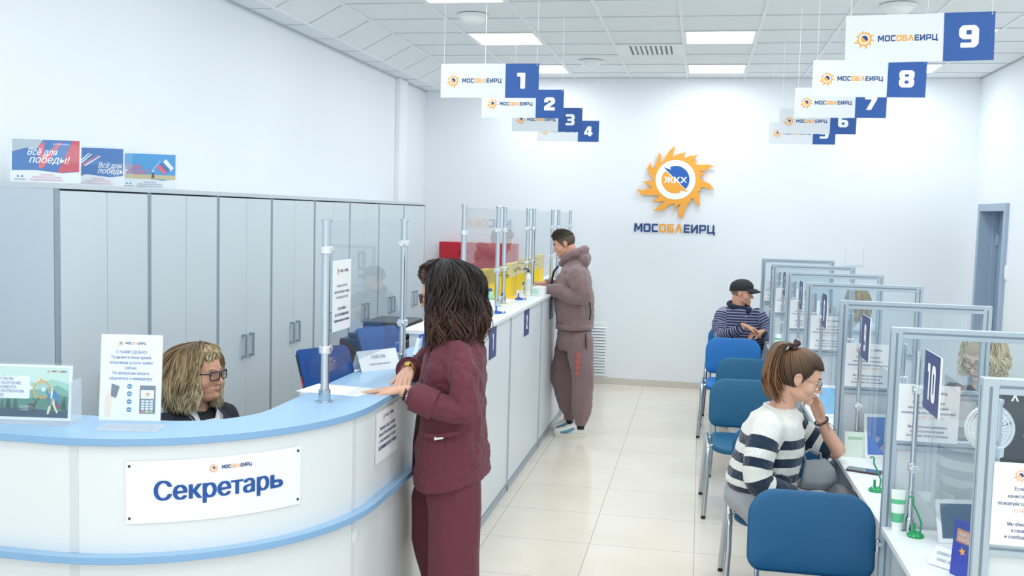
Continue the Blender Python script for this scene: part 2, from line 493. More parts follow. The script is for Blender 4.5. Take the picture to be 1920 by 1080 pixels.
# flush access hatch on the back wall
b = MB(); b.box((1.545, YB - .004, 1.44), (1.74, YB, 1.635), mat('hatch_white', '#e4e9ee', .6)); b.box((1.555, YB - .006, 1.45), (1.73, YB - .003, 1.625), white_wall)
tag(b.build('access_hatch', bevel=.002), 'small square flush hatch on the white back wall', 'hatch')
# ------------------------------------------------------------------ grey filing cabinets along the left wall
cab_m = mat('cabinet_grey', '#cfd8df', 0.45, var=.012, scale=3)
cab_edge = mat('cabinet_edge_grey', '#93a0ab', 0.5, var=.02)
cab_side = mat('cabinet_side_grey', '#bfcbd5', 0.45, var=.012)
cab_top = mat('cabinet_top_grey', '#c6ced5', 0.45, var=.01)
gapd = mat('shadow_gap_dark', '#59626b', .8, var=.02)
handle_m = mat('handle_grey_metal', '#a9b6c2', .3, .75, var=.01)
CX = -2.78; CW = .7365; CY0 = 3.9; CH = 2.0
cab_desc = ['grey two-door filing cabinet nearest the camera, under the first poster', 'grey two-door filing cabinet, second from the camera in the row', 'grey two-door filing cabinet, third in the row, behind the secretary', 'grey two-door filing cabinet, fourth from the camera in the row', 'grey filing cabinet, fifth in the row, seen through the reception glass', 'grey filing cabinet, fourth from the back wall', 'grey filing cabinet, third from the back wall', 'grey filing cabinet, last of the row, nearest the back wall']
def make_cabinet(i):
    y0 = CY0 + i * CW
    t = thing('filing_cabinet', cab_desc[i], 'cabinet', (-3.0, y0 + CW / 2, 0), 'grey filing cabinets along the left wall')
    b = MB()
    b.box((XL + .001, y0 + .001, 0), (CX - .02, y0 + .019, CH - .025), cab_side); b.box((XL + .001, y0 + CW - .019, 0), (CX - .02, y0 + CW - .001, CH - .025), cab_side)
    b.box((CX - .0215, y0 + .001, 0), (CX - .0005, y0 + .015, CH - .025), cab_edge); b.box((CX - .0215, y0 + CW - .015, 0), (CX - .0005, y0 + CW - .001, CH - .025), cab_edge)
    b.box((XL + .001, y0 + .019, 0), (XL + .01, y0 + CW - .019, CH - .025), cab_side); b.box((XL + .01, y0 + .019, 0), (CX - .03, y0 + CW - .019, .07), gapd)
    b.box((CX - .07, y0 + .019, .07), (CX - .03, y0 + CW - .019, CH - .026), gapd)
    b.build('carcass', t)
    b = MB(); b.box((XL + .001, y0 + .001, CH - .025), (CX + .006, y0 + CW - .001, CH), cab_top); b.build('top_panel', t, bevel=.002)
    m = y0 + CW / 2
    for k, (a, c) in enumerate(((y0 + .0175, m - .002), (m + .002, y0 + CW - .0175))):
        b = MB(); b.box((CX - .018, a, .075), (CX, c, CH - .033), cab_m); dr = b.build('door', t, bevel=.0015)
        hy = (m - .05) if k == 0 else (m + .05)
        h = MB()
        h.box((CX + .020, hy - .011, .975), (CX + .030, hy + .011, 1.125), handle_m)
        h.box((CX, hy - .011, .975), (CX + .021, hy + .011, .99), handle_m); h.box((CX, hy - .011, 1.11), (CX + .021, hy + .011, 1.125), handle_m)
        h.build('handle', dr, bevel=.002)
for i in range(8):
    make_cabinet(i)

# ------------------------------------------------------------------ curved reception desk
blue_top = mat('pale_blue_laminate', '#9fc3e2', .32, var=.01)
blue_edge = mat('pale_blue_edge', '#86b0d8', .35, var=.01)
white_lam = mat('white_laminate', '#e4e8eb', .35, var=.008)
seam_m = mat('panel_seam_trim', '#d5dade', .4, var=.01)
AC = (-2.09, 3.69); AR = .845
XF = -1.245                               # front plane of the straight wing
def front_path(off=0.0, y_end=5.38, x_start=-3.0, na=28):
    p = [(x_start, AC[1] - AR - off)]
    for i in range(na + 1):
        a = -PI / 2 + (PI / 2) * i / na
        p.append((AC[0] + (AR + off) * math.cos(a), AC[1] + (AR + off) * math.sin(a)))
    p.append((AC[0] + AR + off, y_end))
    return p
def inner_path(y_end=5.38, x_start=-3.0, na=28):
    c = (-1.885, 3.48); r = .30
    p = [(x_start, c[1] - r)]
    for i in range(na + 1):
        a = -PI / 2 + (PI / 2) * i / na
        p.append((c[0] + r * math.cos(a), c[1] + r * math.sin(a)))
    p.append((c[0] + r, y_end))
    return p
def slab(b, outer, inner, z0, z1, mt, me):
    n = len(outer)
    vs = [(p[0], p[1], z) for z in (z0, z1) for p in outer] + [(p[0], p[1], z) for z in (z0, z1) for p in inner]
    O0, O1, I0, I1 = 0, n, 2 * n, 3 * n
    top = []; side = []; bot = []
    for i in range(n - 1):
        top.append((O1 + i, O1 + i + 1, I1 + i + 1, I1 + i)); bot.append((O0 + i + 1, O0 + i, I0 + i, I0 + i + 1))
        side.append((O0 + i, O0 + i + 1, O1 + i + 1, O1 + i)); side.append((I0 + i + 1, I0 + i, I1 + i, I1 + i + 1))
    side.append((O0, O1, I1, I0)); side.append((O0 + n - 1, I0 + n - 1, I1 + n - 1, O1 + n - 1))
    b.add(vs, top, mt); b.add(vs, bot + side, me)
rec = thing('reception_desk', 'curved white reception desk with pale blue top and blue lower band', 'reception desk', (-1.9, 3.2, 0))
b = MB(); slab(b, front_path(.0), inner_path(), 1.125, 1.15, blue_top, blue_edge); b.build('counter_top', rec, smooth=35, bevel=.003)
b = MB(); slab(b, front_path(.022), front_path(-.05), .735, .76, blue_top, blue_edge); b.build('blue_band', rec, smooth=35, bevel=.003)
def arc_pts(off, u0, u1, n):
    """points at plan arc-length u along the front (u=0 where the bend starts, negative towards the left)"""
    out = []
    L = AR * PI / 2
    for i in range(n + 1):
        u = u0 + (u1 - u0) * i / n
        out.append(arc_pt(u, off))
    return out
def arc_pt(u, off=0.0):
    L = AR * PI / 2
    R_ = AR + off
    if u < 0: return (AC[0] + u, AC[1] - R_)
    if u > L: return (AC[0] + R_, AC[1] + u - L)
    a = -PI / 2 + u / AR
    return (AC[0] + R_ * math.cos(a), AC[1] + R_ * math.sin(a))
U1 = AR * PI / 2
segs = [(-.90, .09), (.105, U1 - .145), (U1 - .13, U1 + 1.0), (U1 + 1.01, U1 + 1.68)]
for (z0, z1, nm) in ((.76, 1.125, 'upper_panel'), (.05, .735, 'lower_panel')):
    for (u0, u1) in segs:
        b = MB(); slab(b, arc_pts(-.02, u0, u1, 24), arc_pts(-.038, u0, u1, 24), z0, z1, white_lam, white_lam); b.build(nm, rec, smooth=35)
    for u in (.0975, U1 - .1375, U1 + 1.005):
        b = MB(); slab(b, arc_pts(-.018, u - .016, u + .016, 2), arc_pts(-.04, u - .016, u + .016, 2), z0, z1, seam_m, seam_m); b.build('joint_strip', rec, bevel=.002)
b = MB(); slab(b, arc_pts(-.06, -.9, U1 + 1.68, 40), arc_pts(-.08, -.9, U1 + 1.68, 40), 0, .06, mat('plinth_grey', '#a3abb2', .4, var=.02), cab_edge); b.build('plinth', rec, smooth=35)
# staff worktop inside the desk
b = MB(); slab(b, arc_pts(-.05, -.85, U1 + 1.6, 40), [(p[0] - .32 if False else p[0], p[1]) for p in arc_pts(-.62, -.85, U1 + 1.6, 40)], .715, .735, mat('desk_top_white', '#e9edf0', .4, var=.01), white_lam); b.build('worktop', rec, smooth=35)
px, py = arc_pt(1.215, -.02)
an = -PI / 2 + 1.215 / AR
b = MB(); b.lathe([(.030, -.004), (.032, .002), (.026, .004), (.001, .0045)], white_lam, 24, frame((px, py, .655), (-math.sin(an), math.cos(an), 0), n=(math.cos(an), math.sin(an), 0))); b.build('cable_cap', rec, smooth=40)

# ------------------------------------------------------------------ straight service counter beyond it
cnt_panel = mat('counter_panel_grey', '#dfe5ea', .4, var=.01)
cnt_top = mat('counter_top_white', '#eef1f3', .35, var=.01)
alu = mat('aluminium_grey', '#a5b3be', .35, .35, var=.02)
cnt = thing('service_counter', 'long straight white service counter with numbered front panels', 'counter', (-1.43, 8.2, 0))
b = MB(); b.box((-1.66, 5.40, 1.215), (-1.232, YB - .14, 1.24), cnt_top); b.build('counter_top', cnt, bevel=.003)
ys = [5.42, 6.584, 7.891, 9.20, 10.5, YB - .16]
for i in range(5):
    b = MB(); b.box((-1.27, ys[i] + .018, .055), (-1.252, ys[i + 1] - .018, 1.214), cnt_panel); b.build('front_panel', cnt)
for y in ys[1:-1]:
    b = MB(); b.box((-1.28, y - .017, .0), (-1.246, y + .017, 1.214), seam_m); b.box((-1.2465, y - .017, .0), (-1.244, y - .012, 1.214), alu); b.box((-1.2465, y + .012, .0), (-1.244, y + .017, 1.214), alu); b.build('joint_post', cnt)
b = MB(); b.box((-1.285, 5.42, 0), (-1.246, YB - .16, .05), alu); b.build('kick_strip', cnt)
b = MB(); b.box((-1.62, 5.42, 0), (-1.252, 5.44, 1.215), white_lam); b.build('end_panel', cnt)
b = MB(); b.box((-2.15, 5.45, .72), (-1.27, YB - .16, .745), mat('desk_top_white', '#e9edf0')); b.build('staff_worktop', cnt)
b = MB(); b.box((-1.64, 5.45, .0), (-1.62, YB - .16, .72), cnt_panel); b.build('back_panel', cnt)

# ------------------------------------------------------------------ glass screens on chrome poles
chrome = mat('chrome', '#c3ccd4', .14, 1.0, var=.01)
clamp_m = mat('clamp_chrome', '#e6eaee', .2, .85, var=.01)
pane_m = glass('screen_glass', '#f1f8fb', haze=.035, boost=.35)
desk_pane = glass('desk_screen_glass', '#f4fafc', haze=.03, boost=-.05)
def pole(parent, x, y, z0, z1, r=.0165, clamps=(), toward=(0, 1, 0)):
    b = MB()
    b.lathe([(r * 2.15, 0), (r * 2.15, .004), (r * 1.45, .006), (r * 1.45, .05), (r + .001, .055), (r, .06), (r, z1 - z0 - .012), (r * 1.25, z1 - z0 - .012), (r * 1.25, z1 - z0 - .002), (r * .9, z1 - z0)], chrome, 18, Matrix.Translation((x, y, z0)))
    p = b.build('pole', parent, smooth=35)
    for z in clamps:
        c = MB()
        c.lathe([(r + .001, -.016), (r + .009, -.014), (r + .009, .014), (r + .001, .016)], clamp_m, 18, Matrix.Translation((x, y, z)))
        d = Vector(toward)
        F = frame((x, y, z) + Vector((0, 0, 0)), d, v=(0, 0, 1)) if False else Matrix.Translation((x, y, z)) @ Matrix.Rotation(math.atan2(d.y, d.x), 4, 'Z')
        c.box((r, -.012, -.014), (r + .035, .012, .014), clamp_m, F)
        c.tube([(r + .02, -.018, 0), (r + .02, .018, 0)], .008, clamp_m, 10, M=F)
        c.build('clamp', p, smooth=35, bevel=.002)
def screen(label, x, y0, y1, zf, ztop, pz0, pz1, cl, group, xs=(0, 0)):
    t = thing('glass_screen', label, 'glass screen', (x, (y0 + y1) / 2, zf), group)
    pole(t, x + xs[0], y0, zf, ztop, clamps=cl, toward=(0, 1, 0)); pole(t, x + xs[1], y1, zf, ztop, clamps=cl, toward=(0, -1, 0))
    b = MB(); b.add([(x, y0 + .028, pz0), (x, y1 - .028, pz0), (x, y1 - .028, pz1), (x, y0 + .028, pz1)], [(0, 1, 2, 3)], pane_m); b.build('pane', t)
    return t
screen('tall glass screen between two chrome poles on the blue reception top', -1.445, 3.68, 4.72, 1.15, 1.877, 1.265, 1.872, (1.36, 1.755), 'glass screens')
for i, (a, c) in enumerate(((5.96, 7.01), (7.25, 8.26), (8.55, 9.66), (10.07, 11.0))):
    screen(['glass screen above the counter panel numbered 1', 'glass screen above the counter panel numbered 2', 'glass screen on the white counter beside the standing man', 'glass screen on the white counter nearest the back wall'][i], -1.44, a, c, 1.24, 1.966, 1.42, 1.945, (1.50, 1.79), 'glass screens')

# ------------------------------------------------------------------ client desks and framed partitions on the right
part_x = [(2.748, .738), (3.965, .731), (5.205, .708), (6.64, .687), (7.89, .666), (9.18, .649), (10.43, .629)]
PW = .715
alu_f = mat('partition_frame_grey', '#b4c2cd', .38, .25, var=.02)
alu_slot = mat('frame_slot_grey', '#7c8b98', .5, .2, var=.02)
panel_g = mat('partition_panel_grey', '#d9dfe4', .5, var=.012)
frame_glass = glass('partition_glass', '#eef6fa', haze=.05)
pdesc = ['framed glass partition nearest the camera, at the bottom right corner', 'framed glass partition beside the plate numbered 10', 'framed glass partition beside the plate numbered 9', 'framed glass partition beside the plate numbered 8', 'framed glass partition beside the plate numbered 7', 'framed glass partition behind the plate numbered 7, second from the back wall', 'framed glass partition nearest the back wall, beside the man in the cap']
def partition(k):
    y, x = part_x[k]; x1 = x + PW
    t = thing('desk_partition', pdesc[k], 'partition', (x + PW / 2, y, 0), 'framed glass desk partitions')
    def prof(nm, a, c, vert):
        b = MB(); b.box(a, c, alu_f)
        if vert:
            xm = (a[0] + c[0]) / 2
            b.box((xm - .004, a[1] - .0006, a[2]), (xm + .004, a[1] + .001, c[2] - .02), alu_slot); b.box((xm - .004, c[1] - .001, a[2]), (xm + .004, c[1] + .0006, c[2] - .02), alu_slot)
            ym = (a[1] + c[1]) / 2
            b.box((a[0] - .0006, ym - .004, a[2]), (a[0] + .001, ym + .004, c[2] - .02), alu_slot)
        else:
            zm = (a[2] + c[2]) / 2
            b.box((a[0], a[1] - .0006, zm - .004), (c[0], a[1] + .001, zm + .004), alu_slot)
        b.build(nm, t, bevel=.0025)
    prof('post', (x, y - .02, 0), (x + .04, y + .02, 1.523), True); prof('post', (x1 - .04, y - .02, 0), (x1, y + .02, 1.523), True)
    prof('top_rail', (x + .04, y - .02, 1.483), (x1 - .04, y + .02, 1.523), False); prof('middle_rail', (x + .04, y - .02, 1.055), (x1 - .04, y + .02, 1.095), False)
    b = MB(); b.box((x + .04, y - .009, .12), (x1 - .04, y + .009, 1.055), panel_g); b.build('infill_panel', t)
    b = MB(); b.add([(x + .035, y, 1.09), (x1 - .035, y, 1.09), (x1 - .035, y, 1.49), (x + .035, y, 1.49)], [(0, 1, 2, 3)], frame_glass); b.build('pane', t)
    # corner bracket at the desk front
    b = MB(); b.tube([(x - .012, y - .03, .65), (x - .012, y - .03, .70)], .008, chrome, 10); b.box((x - .02, y - .04, .675), (x + .004, y - .019, .69), chrome); b.build('bracket', t, smooth=35)
for k in range(7):
    partition(k)
desk_w = mat('desk_top_white', '#e9edf0')
plates_rows = [('9 to', 0)]
ddesc = ['white client desk with the green pen holder and tube at the plate numbered 10', 'white client desk where the woman in the striped sweater leans, at plate 9', 'white client desk at the plate numbered 8', 'white client desk at the plate numbered 7', 'white client desk second from the back wall', 'white client desk where the man in the cap sits']
for k in range(6):
    y0, xa = part_x[k]; y1, xb = part_x[k + 1]
    t = thing('client_desk', ddesc[k], 'desk', (xa + .4, (y0 + y1) / 2, 0), 'white client desks between the partitions')
    b = MB(); b.add([(xa, y0 + .021, .725), (xa + .74, y0 + .021, .725), (xb + .74, y1 - .021, .725), (xb, y1 - .021, .725), (xa, y0 + .021, .75), (xa + .74, y0 + .021, .75), (xb + .74, y1 - .021, .75), (xb, y1 - .021, .75)], [(3, 2, 1, 0), (4, 5, 6, 7), (0, 1, 5, 4), (1, 2, 6, 5), (2, 3, 7, 6), (3, 0, 4, 7)], desk_w); b.build('desk_top', t, bevel=.002)
    b = MB(); b.add([(xa + .10, y0 + .025, .03), (xb + .10, y1 - .025, .03), (xb + .10, y1 - .025, .72), (xa + .10, y0 + .025, .72), (xa + .118, y0 + .025, .03), (xb + .118, y1 - .025, .03), (xb + .118, y1 - .025, .72), (xa + .118, y0 + .025, .72)], [(0, 3, 2, 1), (4, 5, 6, 7), (0, 4, 7, 3), (1, 2, 6, 5), (3, 7, 6, 2)], panel_g); b.build('modesty_panel', t)
# the next desk towards the camera, only its edge shows at the corner
# screens across the desks: two slim poles, pane and (elsewhere) the number plate
slabels = ['slim glass screen over the desk at the plate numbered 10', 'slim glass screen over the desk at the plate numbered 9', 'slim glass screen over the desk at the plate numbered 8', 'slim glass screen over the desk at the plate numbered 7', 'slim glass screen over the second desk from the back wall', 'slim glass screen over the desk of the man in the cap']
for k in range(6):
    y0, xa = part_x[k]; y1, xb = part_x[k + 1]
    x = (xa + xb) / 2 + .09
    t = thing('desk_screen', slabels[k], 'glass screen', (x, (y0 + y1) / 2, .75), 'slim glass screens over the client desks')
    for (yy, tw) in ((y0 + .14, 1), (y1 - .06, -1)):
        pole(t, x, yy, .75, 1.445, r=.0105, clamps=(1.0, 1.30), toward=(0, tw, 0))
    b = MB(); b.add([(x, y0 + .16, .93), (x, y1 - .085, .93), (x, y1 - .085, 1.42), (x, y0 + .16, 1.42)], [(0, 1, 2, 3)], desk_pane); b.build('pane', t)

# ------------------------------------------------------------------ blue visitor chairs
def upholstery(name, a, b_):
    m = mat(name, a, .55, var=.05, scale=9, bump=.35, bscale=420)
    return m
chair_cols = ['#0b5683', '#0e6fba', '#145f86', '#0e6eb8']
def chair_mats(i):
    return upholstery('blue_chair_fabric_%d' % i, chair_cols[i], 0)
tube_m = mat('chair_tube_silver', '#b9c1c8', .22, .9, var=.01)
foot_m = mat('chair_foot_black', '#22262a', .6)
def pad(b, w, h, r, thick, m, M, curve=0.0, dome=.012, n=7, arch=0.0):
    """upholstered pad: rounded outline in local xy, cushioned front (z+) and back, bowed about local y"""
    out = rrect(w, h, r, n)
    if arch: out = [(p[0], p[1] + (arch * (1 - (2 * p[0] / w) ** 2) if p[1] > 0 else 0)) for p in out]
    N = len(out); vs = []; fs = []
    rings = [(1.0, 0.0), (1.0, thick * .6), (.965, thick * .86), (.90, thick), (.70, thick + dome * .6), (.35, thick + dome), (.001, thick + dome * 1.05)]
    rings_b = [(.96, -thick * .25), (.80, -thick * .4), (.4, -thick * .45), (.001, -thick * .45)]
    allr = list(reversed(rings_b)) + rings
    for (s, z) in allr:
        for p in out:
            x, y = p[0] * s, p[1] * s
            vs.append((x, y, z + curve * (x / (w / 2)) ** 2))
    for i in range(len(allr) - 1):
        for j in range(N):
            fs.append((i * N + j, i * N + (j + 1) % N, (i + 1) * N + (j + 1) % N, (i + 1) * N + j))
    b.add(vs, fs, m, M)
cdesc = ['blue padded chair nearest the camera, large in the foreground', 'blue padded chair the woman in the striped sweater sits on', 'dark blue padded chair directly behind the striped woman', 'blue padded chair half hidden behind the one nearest the striped woman', 'bright blue padded chair directly in front of the man in the cap', 'blue padded chair the man in the cap sits on']
def make_chair(i, x, y, rot, fm):
    t = thing('visitor_chair', cdesc[i], 'chair', (x, y, 0), 'blue visitor chairs along the desks')
    # local frame: chair faces -y (towards the camera); y=0 at the back pad top
    R_ = Matrix.Translation((x, y, 0)) @ Matrix.Rotation(rot, 4, 'Z')
    b = MB()
    th = math.radians(9)
    F = R_ @ frame((0, -.05, .665), (1, 0, 0), n=(0, -math.cos(th), math.sin(th)))
    pad(b, .49, .315, (.10, .10, .06, .06), .03, fm, F, curve=.03, dome=.012, arch=.018); b.build('backrest', t, smooth=60)
    b = MB(); F = R_ @ frame((0, -.30, .435), (1, 0, 0), n=(0, -.05, 1)); pad(b, .465, .42, (.06, .06, .12, .12), .035, fm, F, dome=.014); b.build('seat', t, smooth=60)
    for s in (-1, 1):
        X = s * .258
        b = MB(); b.tube([(X * 1.06, -.53, .014), (X, -.50, .30), (X, -.492, .42), (X, -.47, .45), (X, -.44, .462), (X, -.20, .462)], .0125, tube_m, 12, M=R_, flat=1.25); lg = b.build('front_leg', t, smooth=40)
        b = MB(); b.lathe([(.015, 0), (.015, .02), (.013, .022)], foot_m, 12, R_ @ Matrix.Translation((X * 1.06, -.53, 0))); b.build('foot_cap', lg, smooth=40)
        b = MB(); b.tube([(X * 1.06, .03, .014), (X, -.06, .36), (X, -.085, .44), (X, -.12, .462), (X, -.2, .462)], .0125, tube_m, 12, M=R_, flat=1.25); lg = b.build('rear_leg', t, smooth=40)
        b = MB(); b.lathe([(.015, 0), (.015, .02), (.013, .022)], foot_m, 12, R_ @ Matrix.Translation((X * 1.06, .03, 0))); b.build('foot_cap', lg, smooth=40)
        b = MB(); b.tube([(s * .20, -.34, .425), (s * .20, -.10, .425), (s * .20, -.05, .45), (s * .20, -.042, .53), (s * .20, -.03, .68)], .0115, tube_m, 12, M=R_, flat=1.2); b.build('back_support', t, smooth=40)
    b = MB(); b.tube([(-.258, -.40, .448), (.258, -.40, .448)], .010, tube_m, 10, M=R_); b.tube([(-.258, -.17, .448), (.258, -.17, .448)], .010, tube_m, 10, M=R_); b.build('cross_bar', t, smooth=40)
    return t
chair_pos = [(.478, 4.10, .0, 0), (.452, 5.36, .0, 0), (.345, 6.86, .03, 2), (.405, 7.90, 0, 2), (.335, 9.20, -.03, 1), (.36, 10.2, 0, 3)]
for i, (x, y, r, c) in enumerate(chair_pos):
    make_chair(i, x, y, r, chair_mats(c))
# ------------------------------------------------------------------ emblem and lettering
navy = mat('print_navy', '#1d4480', .5, var=0)
blue_p = mat('print_blue', '#1c5fb4', .5, var=0)
orange_p = mat('print_orange', '#f6a93b', .5, var=0)
orange_l = mat('print_pale_orange', '#f3b98a', .5, var=0)
white_p = mat('print_white', '#f6f8fa', .45, var=0)
text_b = mat('print_text_blue', '#3f78b0', .5, var=0)
text_n = mat('print_text_navy', '#3b4a78', .5, var=0)
text_g = mat('print_text_grey', '#8a94a4', .5, var=0)
paper = mat('paper_white', '#f3f5f8', .55, var=.005)
acryl = glass('acrylic', '#fdfeff', haze=.05, boost=-.33)
foot_ac = glass('acrylic_foot', '#fdfeff', haze=.30, boost=-.2)
_sun = [(528,100),(535,130),(520,172),(520,212),(560,182),(600,170),(645,160),(630,190),(630,222),(680,197),(730,192),(762,178),(742,212),(698,240),(730,241),(766,252),(738,262),(750,285),(800,281),(870,278),(930,298),(880,308),(845,338),(780,345),(815,358),(838,382),(800,385),(790,402),(820,440),(890,468),(935,525),(880,515),(805,500),(800,540),(780,535),(792,600),(805,697),(760,665),(740,620),(712,612),(708,665),(690,655),(665,710),(650,760),(635,822),(600,800),(590,745),(610,678),(580,690),(560,715),(542,745),(550,700),(555,672),(500,682),(440,745),(335,750),(380,722),(420,680),(455,652),(400,655),(325,658),(370,625),(400,600),(330,592),(220,595),(168,535),(230,547),(300,520),(325,515),(270,480),(218,458),(260,458),(292,446),(300,460),(325,455),(328,430),(290,380),(270,330),(298,265),(305,305),(340,330),(355,270),(375,215),(372,168),(400,190),(400,250),(410,285),(440,220),(480,150)]
SUN = [((x - 552) / 722., (435 - y) / 722.) for x, y in reversed(_sun)]
def _circ(r, n=40, a0=0, a1=2 * PI):
    return [(r * math.cos(a0 + (a1 - a0) * i / n), r * math.sin(a0 + (a1 - a0) * i / n)) for i in range(n + (0 if abs(a1 - a0 - 2 * PI) < 1e-6 else 1))]
R_IN = 138 / 722.
def P_(x, y): return ((x - 552) / 722., (435 - y) / 722.)
BLUEP = [P_(430, 312), P_(575, 452), P_(655, 525)] + _circ(R_IN, 22, math.radians(-38), math.radians(113)) + [P_(497, 318), P_(503, 337)]
ORANP = [P_(455, 352)] + _circ(R_IN, 22, math.radians(152), math.radians(292)) + [P_(607, 540), P_(682, 556), P_(575, 462)]
def emblem(b, M, size, z=0.0, depth=0.0, pale=False, full=True):
    K = M @ Matrix.Translation((0, 0, z)) @ Matrix.Diagonal((size, size, 1, 1))
    oc = orange_l if pale else orange_p
    d = depth
    b.prism(SUN, 0, d, oc, K)
    e = .0006 if not d else .0012
    b.prism(_circ(197 / 722., 40), d + e, d + e, white_p, K)
    b.prism(BLUEP, d + 2 * e, d + 2 * e, blue_p if full else navy, K); b.prism(ORANP, d + 2 * e, d + 2 * e, oc, K)
    if full:
        b.text('ЖКХ', .115, white_p, K @ Matrix.Translation((0, 0, 0)), at=(0, -.044), z=d + 3 * e, bold=.045, fit=.31)
_box = lambda x0, y0, x1, y1: [(x0, y0), (x1, y0), (x1, y1), (x0, y1)]
LET = {'М': (1.16, [[(0, 0), (.22, 0), (.22, .62), (.42, .22), (.58, .22), (.78, .62), (.78, 0), (1, 0), (1, 1), (.76, 1), (.5, .5), (.24, 1), (0, 1)]]),
       'О': (1.0, [[(.14, 0), (.86, 0), (1, .14), (1, .86), (.86, 1), (.14, 1), (0, .86), (0, .14)], _box(.25, .22, .75, .78)]),
       'С': (.9, [[(.14, 0), (1, 0), (1, .22), (.27, .22), (.27, .78), (1, .78), (1, 1), (.14, 1), (0, .86), (0, .14)]]),
       'Б': (.95, [[(0, 0), (.86, 0), (1, .14), (1, .48), (.86, .62), (.26, .62), (.26, .79), (.95, .79), (.95, 1), (0, 1)], _box(.26, .2, .74, .42)]),
       'Л': (1.05, [[(0, 0), (.26, 0), (.5, .70), (.74, 0), (1, 0), (.65, 1), (.35, 1)]]),
       'Е': (.85, [[(0, 0), (1, 0), (1, .21), (.27, .21), (.27, .40), (.92, .40), (.92, .60), (.27, .60), (.27, .79), (1, .79), (1, 1), (0, 1)]]),
       'И': (1.0, [[(0, 0), (.25, 0), (.75, .60), (.75, 0), (1, 0), (1, 1), (.75, 1), (.25, .40), (.25, 1), (0, 1)]]),
       'Р': (.95, [[(0, 0), (.25, 0), (.25, .28), (.86, .28), (1, .42), (1, .86), (.86, 1), (0, 1)], _box(.25, .48, .75, .80)]),
       'Ц': (1.05, [[(0, 0), (.84, 0), (.84, -.18), (1.06, -.18), (1.06, .21), (.95, .21), (.95, 1), (.71, 1), (.71, .21), (.24, .21), (.24, 1), (0, 1)]])}
def wordmark(b, M, w, h, x, y, z, pale=False):
    """the name in wide block capitals of three colours, starting at x with total width w"""
    oc = orange_l if pale else orange_p
    word = 'МОСОБЛЕИРЦ'; gap = .16
    tot = sum(LET[c][0] for c in word) + gap * (len(word) - 1); k = w / tot; xx = x
    for i, c in enumerate(word):
        lw, loops = LET[c]
        b.shape(loops, oc if 3 <= i < 6 else navy, M, z=z, sx=lw * k, sy=h, at=(xx, y)); xx += (lw + gap) * k
HF = lambda x, y, z: frame((x, y, z), (1, 0, 0), v=(0, 0, 1))      # facing the camera, -y
# wall emblem and name, raised letters on the back wall
t = thing('wall_emblem', 'large orange sun emblem with blue and orange disc and name on the back wall', 'wall sign', (-.29, YB, 2.33))
b = MB(); emblem(b, HF(-.298, YB - .024, 2.335), .80, depth=.018); b.build('sun_emblem', t)
b = MB(); wordmark(b, HF(-.735, YB - .012, 0), .885, .095, 0, 1.748, 0)
b.build('name_lettering', t)

# ------------------------------------------------------------------ hanging numbered plates
plate_w = mat('sign_white', '#e0e5eb', .4, var=.004)
plate_b = mat('sign_blue', '#1f549f', .4, var=.01)
thread = mat('nylon_thread', '#e8edf0', .4, var=0)
def hang_sign(num, x1, y, z1, label, tilt=0.0, sh=.205, sw=.61):
    t = thing('hanging_sign', label, 'hanging sign', (x1 - sw / 2, y, z1 - sh), 'numbered signs hanging from the ceiling')
    M = Matrix.Translation((x1, y, z1)) @ Matrix.Rotation(tilt, 4, 'Y') @ frame((0, 0, 0), (1, 0, 0), v=(0, 0, 1))
    b = MB(); b.box((-sw, -sh, -.003), (0, 0, 0), plate_w, M); b.build('plate', t)
    b = MB(); b.box((-sh, -sh, -.004), (0, 0, .0012), plate_b, M); b.build('number_square', t)
    b = MB(); b.digits(num, .082, .095, white_p, M, at=(-sh / 2, -sh / 2), z=.002); b.build('number', t)
    b = MB(); emblem(b, M @ Matrix.Translation((-sw + .078, -sh / 2, 0)), .082, z=.0008, full=False)
    wordmark(b, M, .245, .026, -sw + .135, -sh / 2 - .012, .001); b.build('emblem_and_name', t)
    for xx in (-sw + .02, -.012):
        p = M @ Vector((xx, -.01, .001))
        b = MB(); b.tube([p, (p.x, p.y, ZC)], .0012, thread, 5); b.build('thread', t)
        b = MB(); b.ell((xx, -.01, .001), (.003, .003, .003), white_p, M, 8, 6); b.build('rivet', t)
hs = [('1', -.996, 5.95, 2.822, 'hanging white sign with blue square numbered 1', 0.0), ('2', -1.017, 7.2, 2.823, 'hanging white sign with blue square numbered 2', 0.0), ('3', -1.03, 8.45, 2.829, 'hanging white sign with blue square numbered 3', 0.0), ('4', -1.015, 9.7, 2.839, 'hanging white sign with blue square numbered 4', 0.0),
      ('9', 1.199, 4.6, 2.833, 'hanging white sign with blue square numbered 9', -.022), ('8', 1.2, 5.9, 2.827, 'hanging white sign with blue square numbered 8', .004), ('7', 1.217, 7.2, 2.841, 'hanging white sign with blue square numbered 7', .0), ('6', 1.21, 8.5, 2.838, 'hanging white sign with blue square numbered 6, mostly behind sign 7', .0), ('5', 1.212, 9.8, 2.848, 'hanging white sign with blue square numbered 5, lowest in view at the right', .0)]
for (n_, x1, y, z1, lab, tl) in hs:
    hang_sign(n_, x1, y, z1, lab, tl)
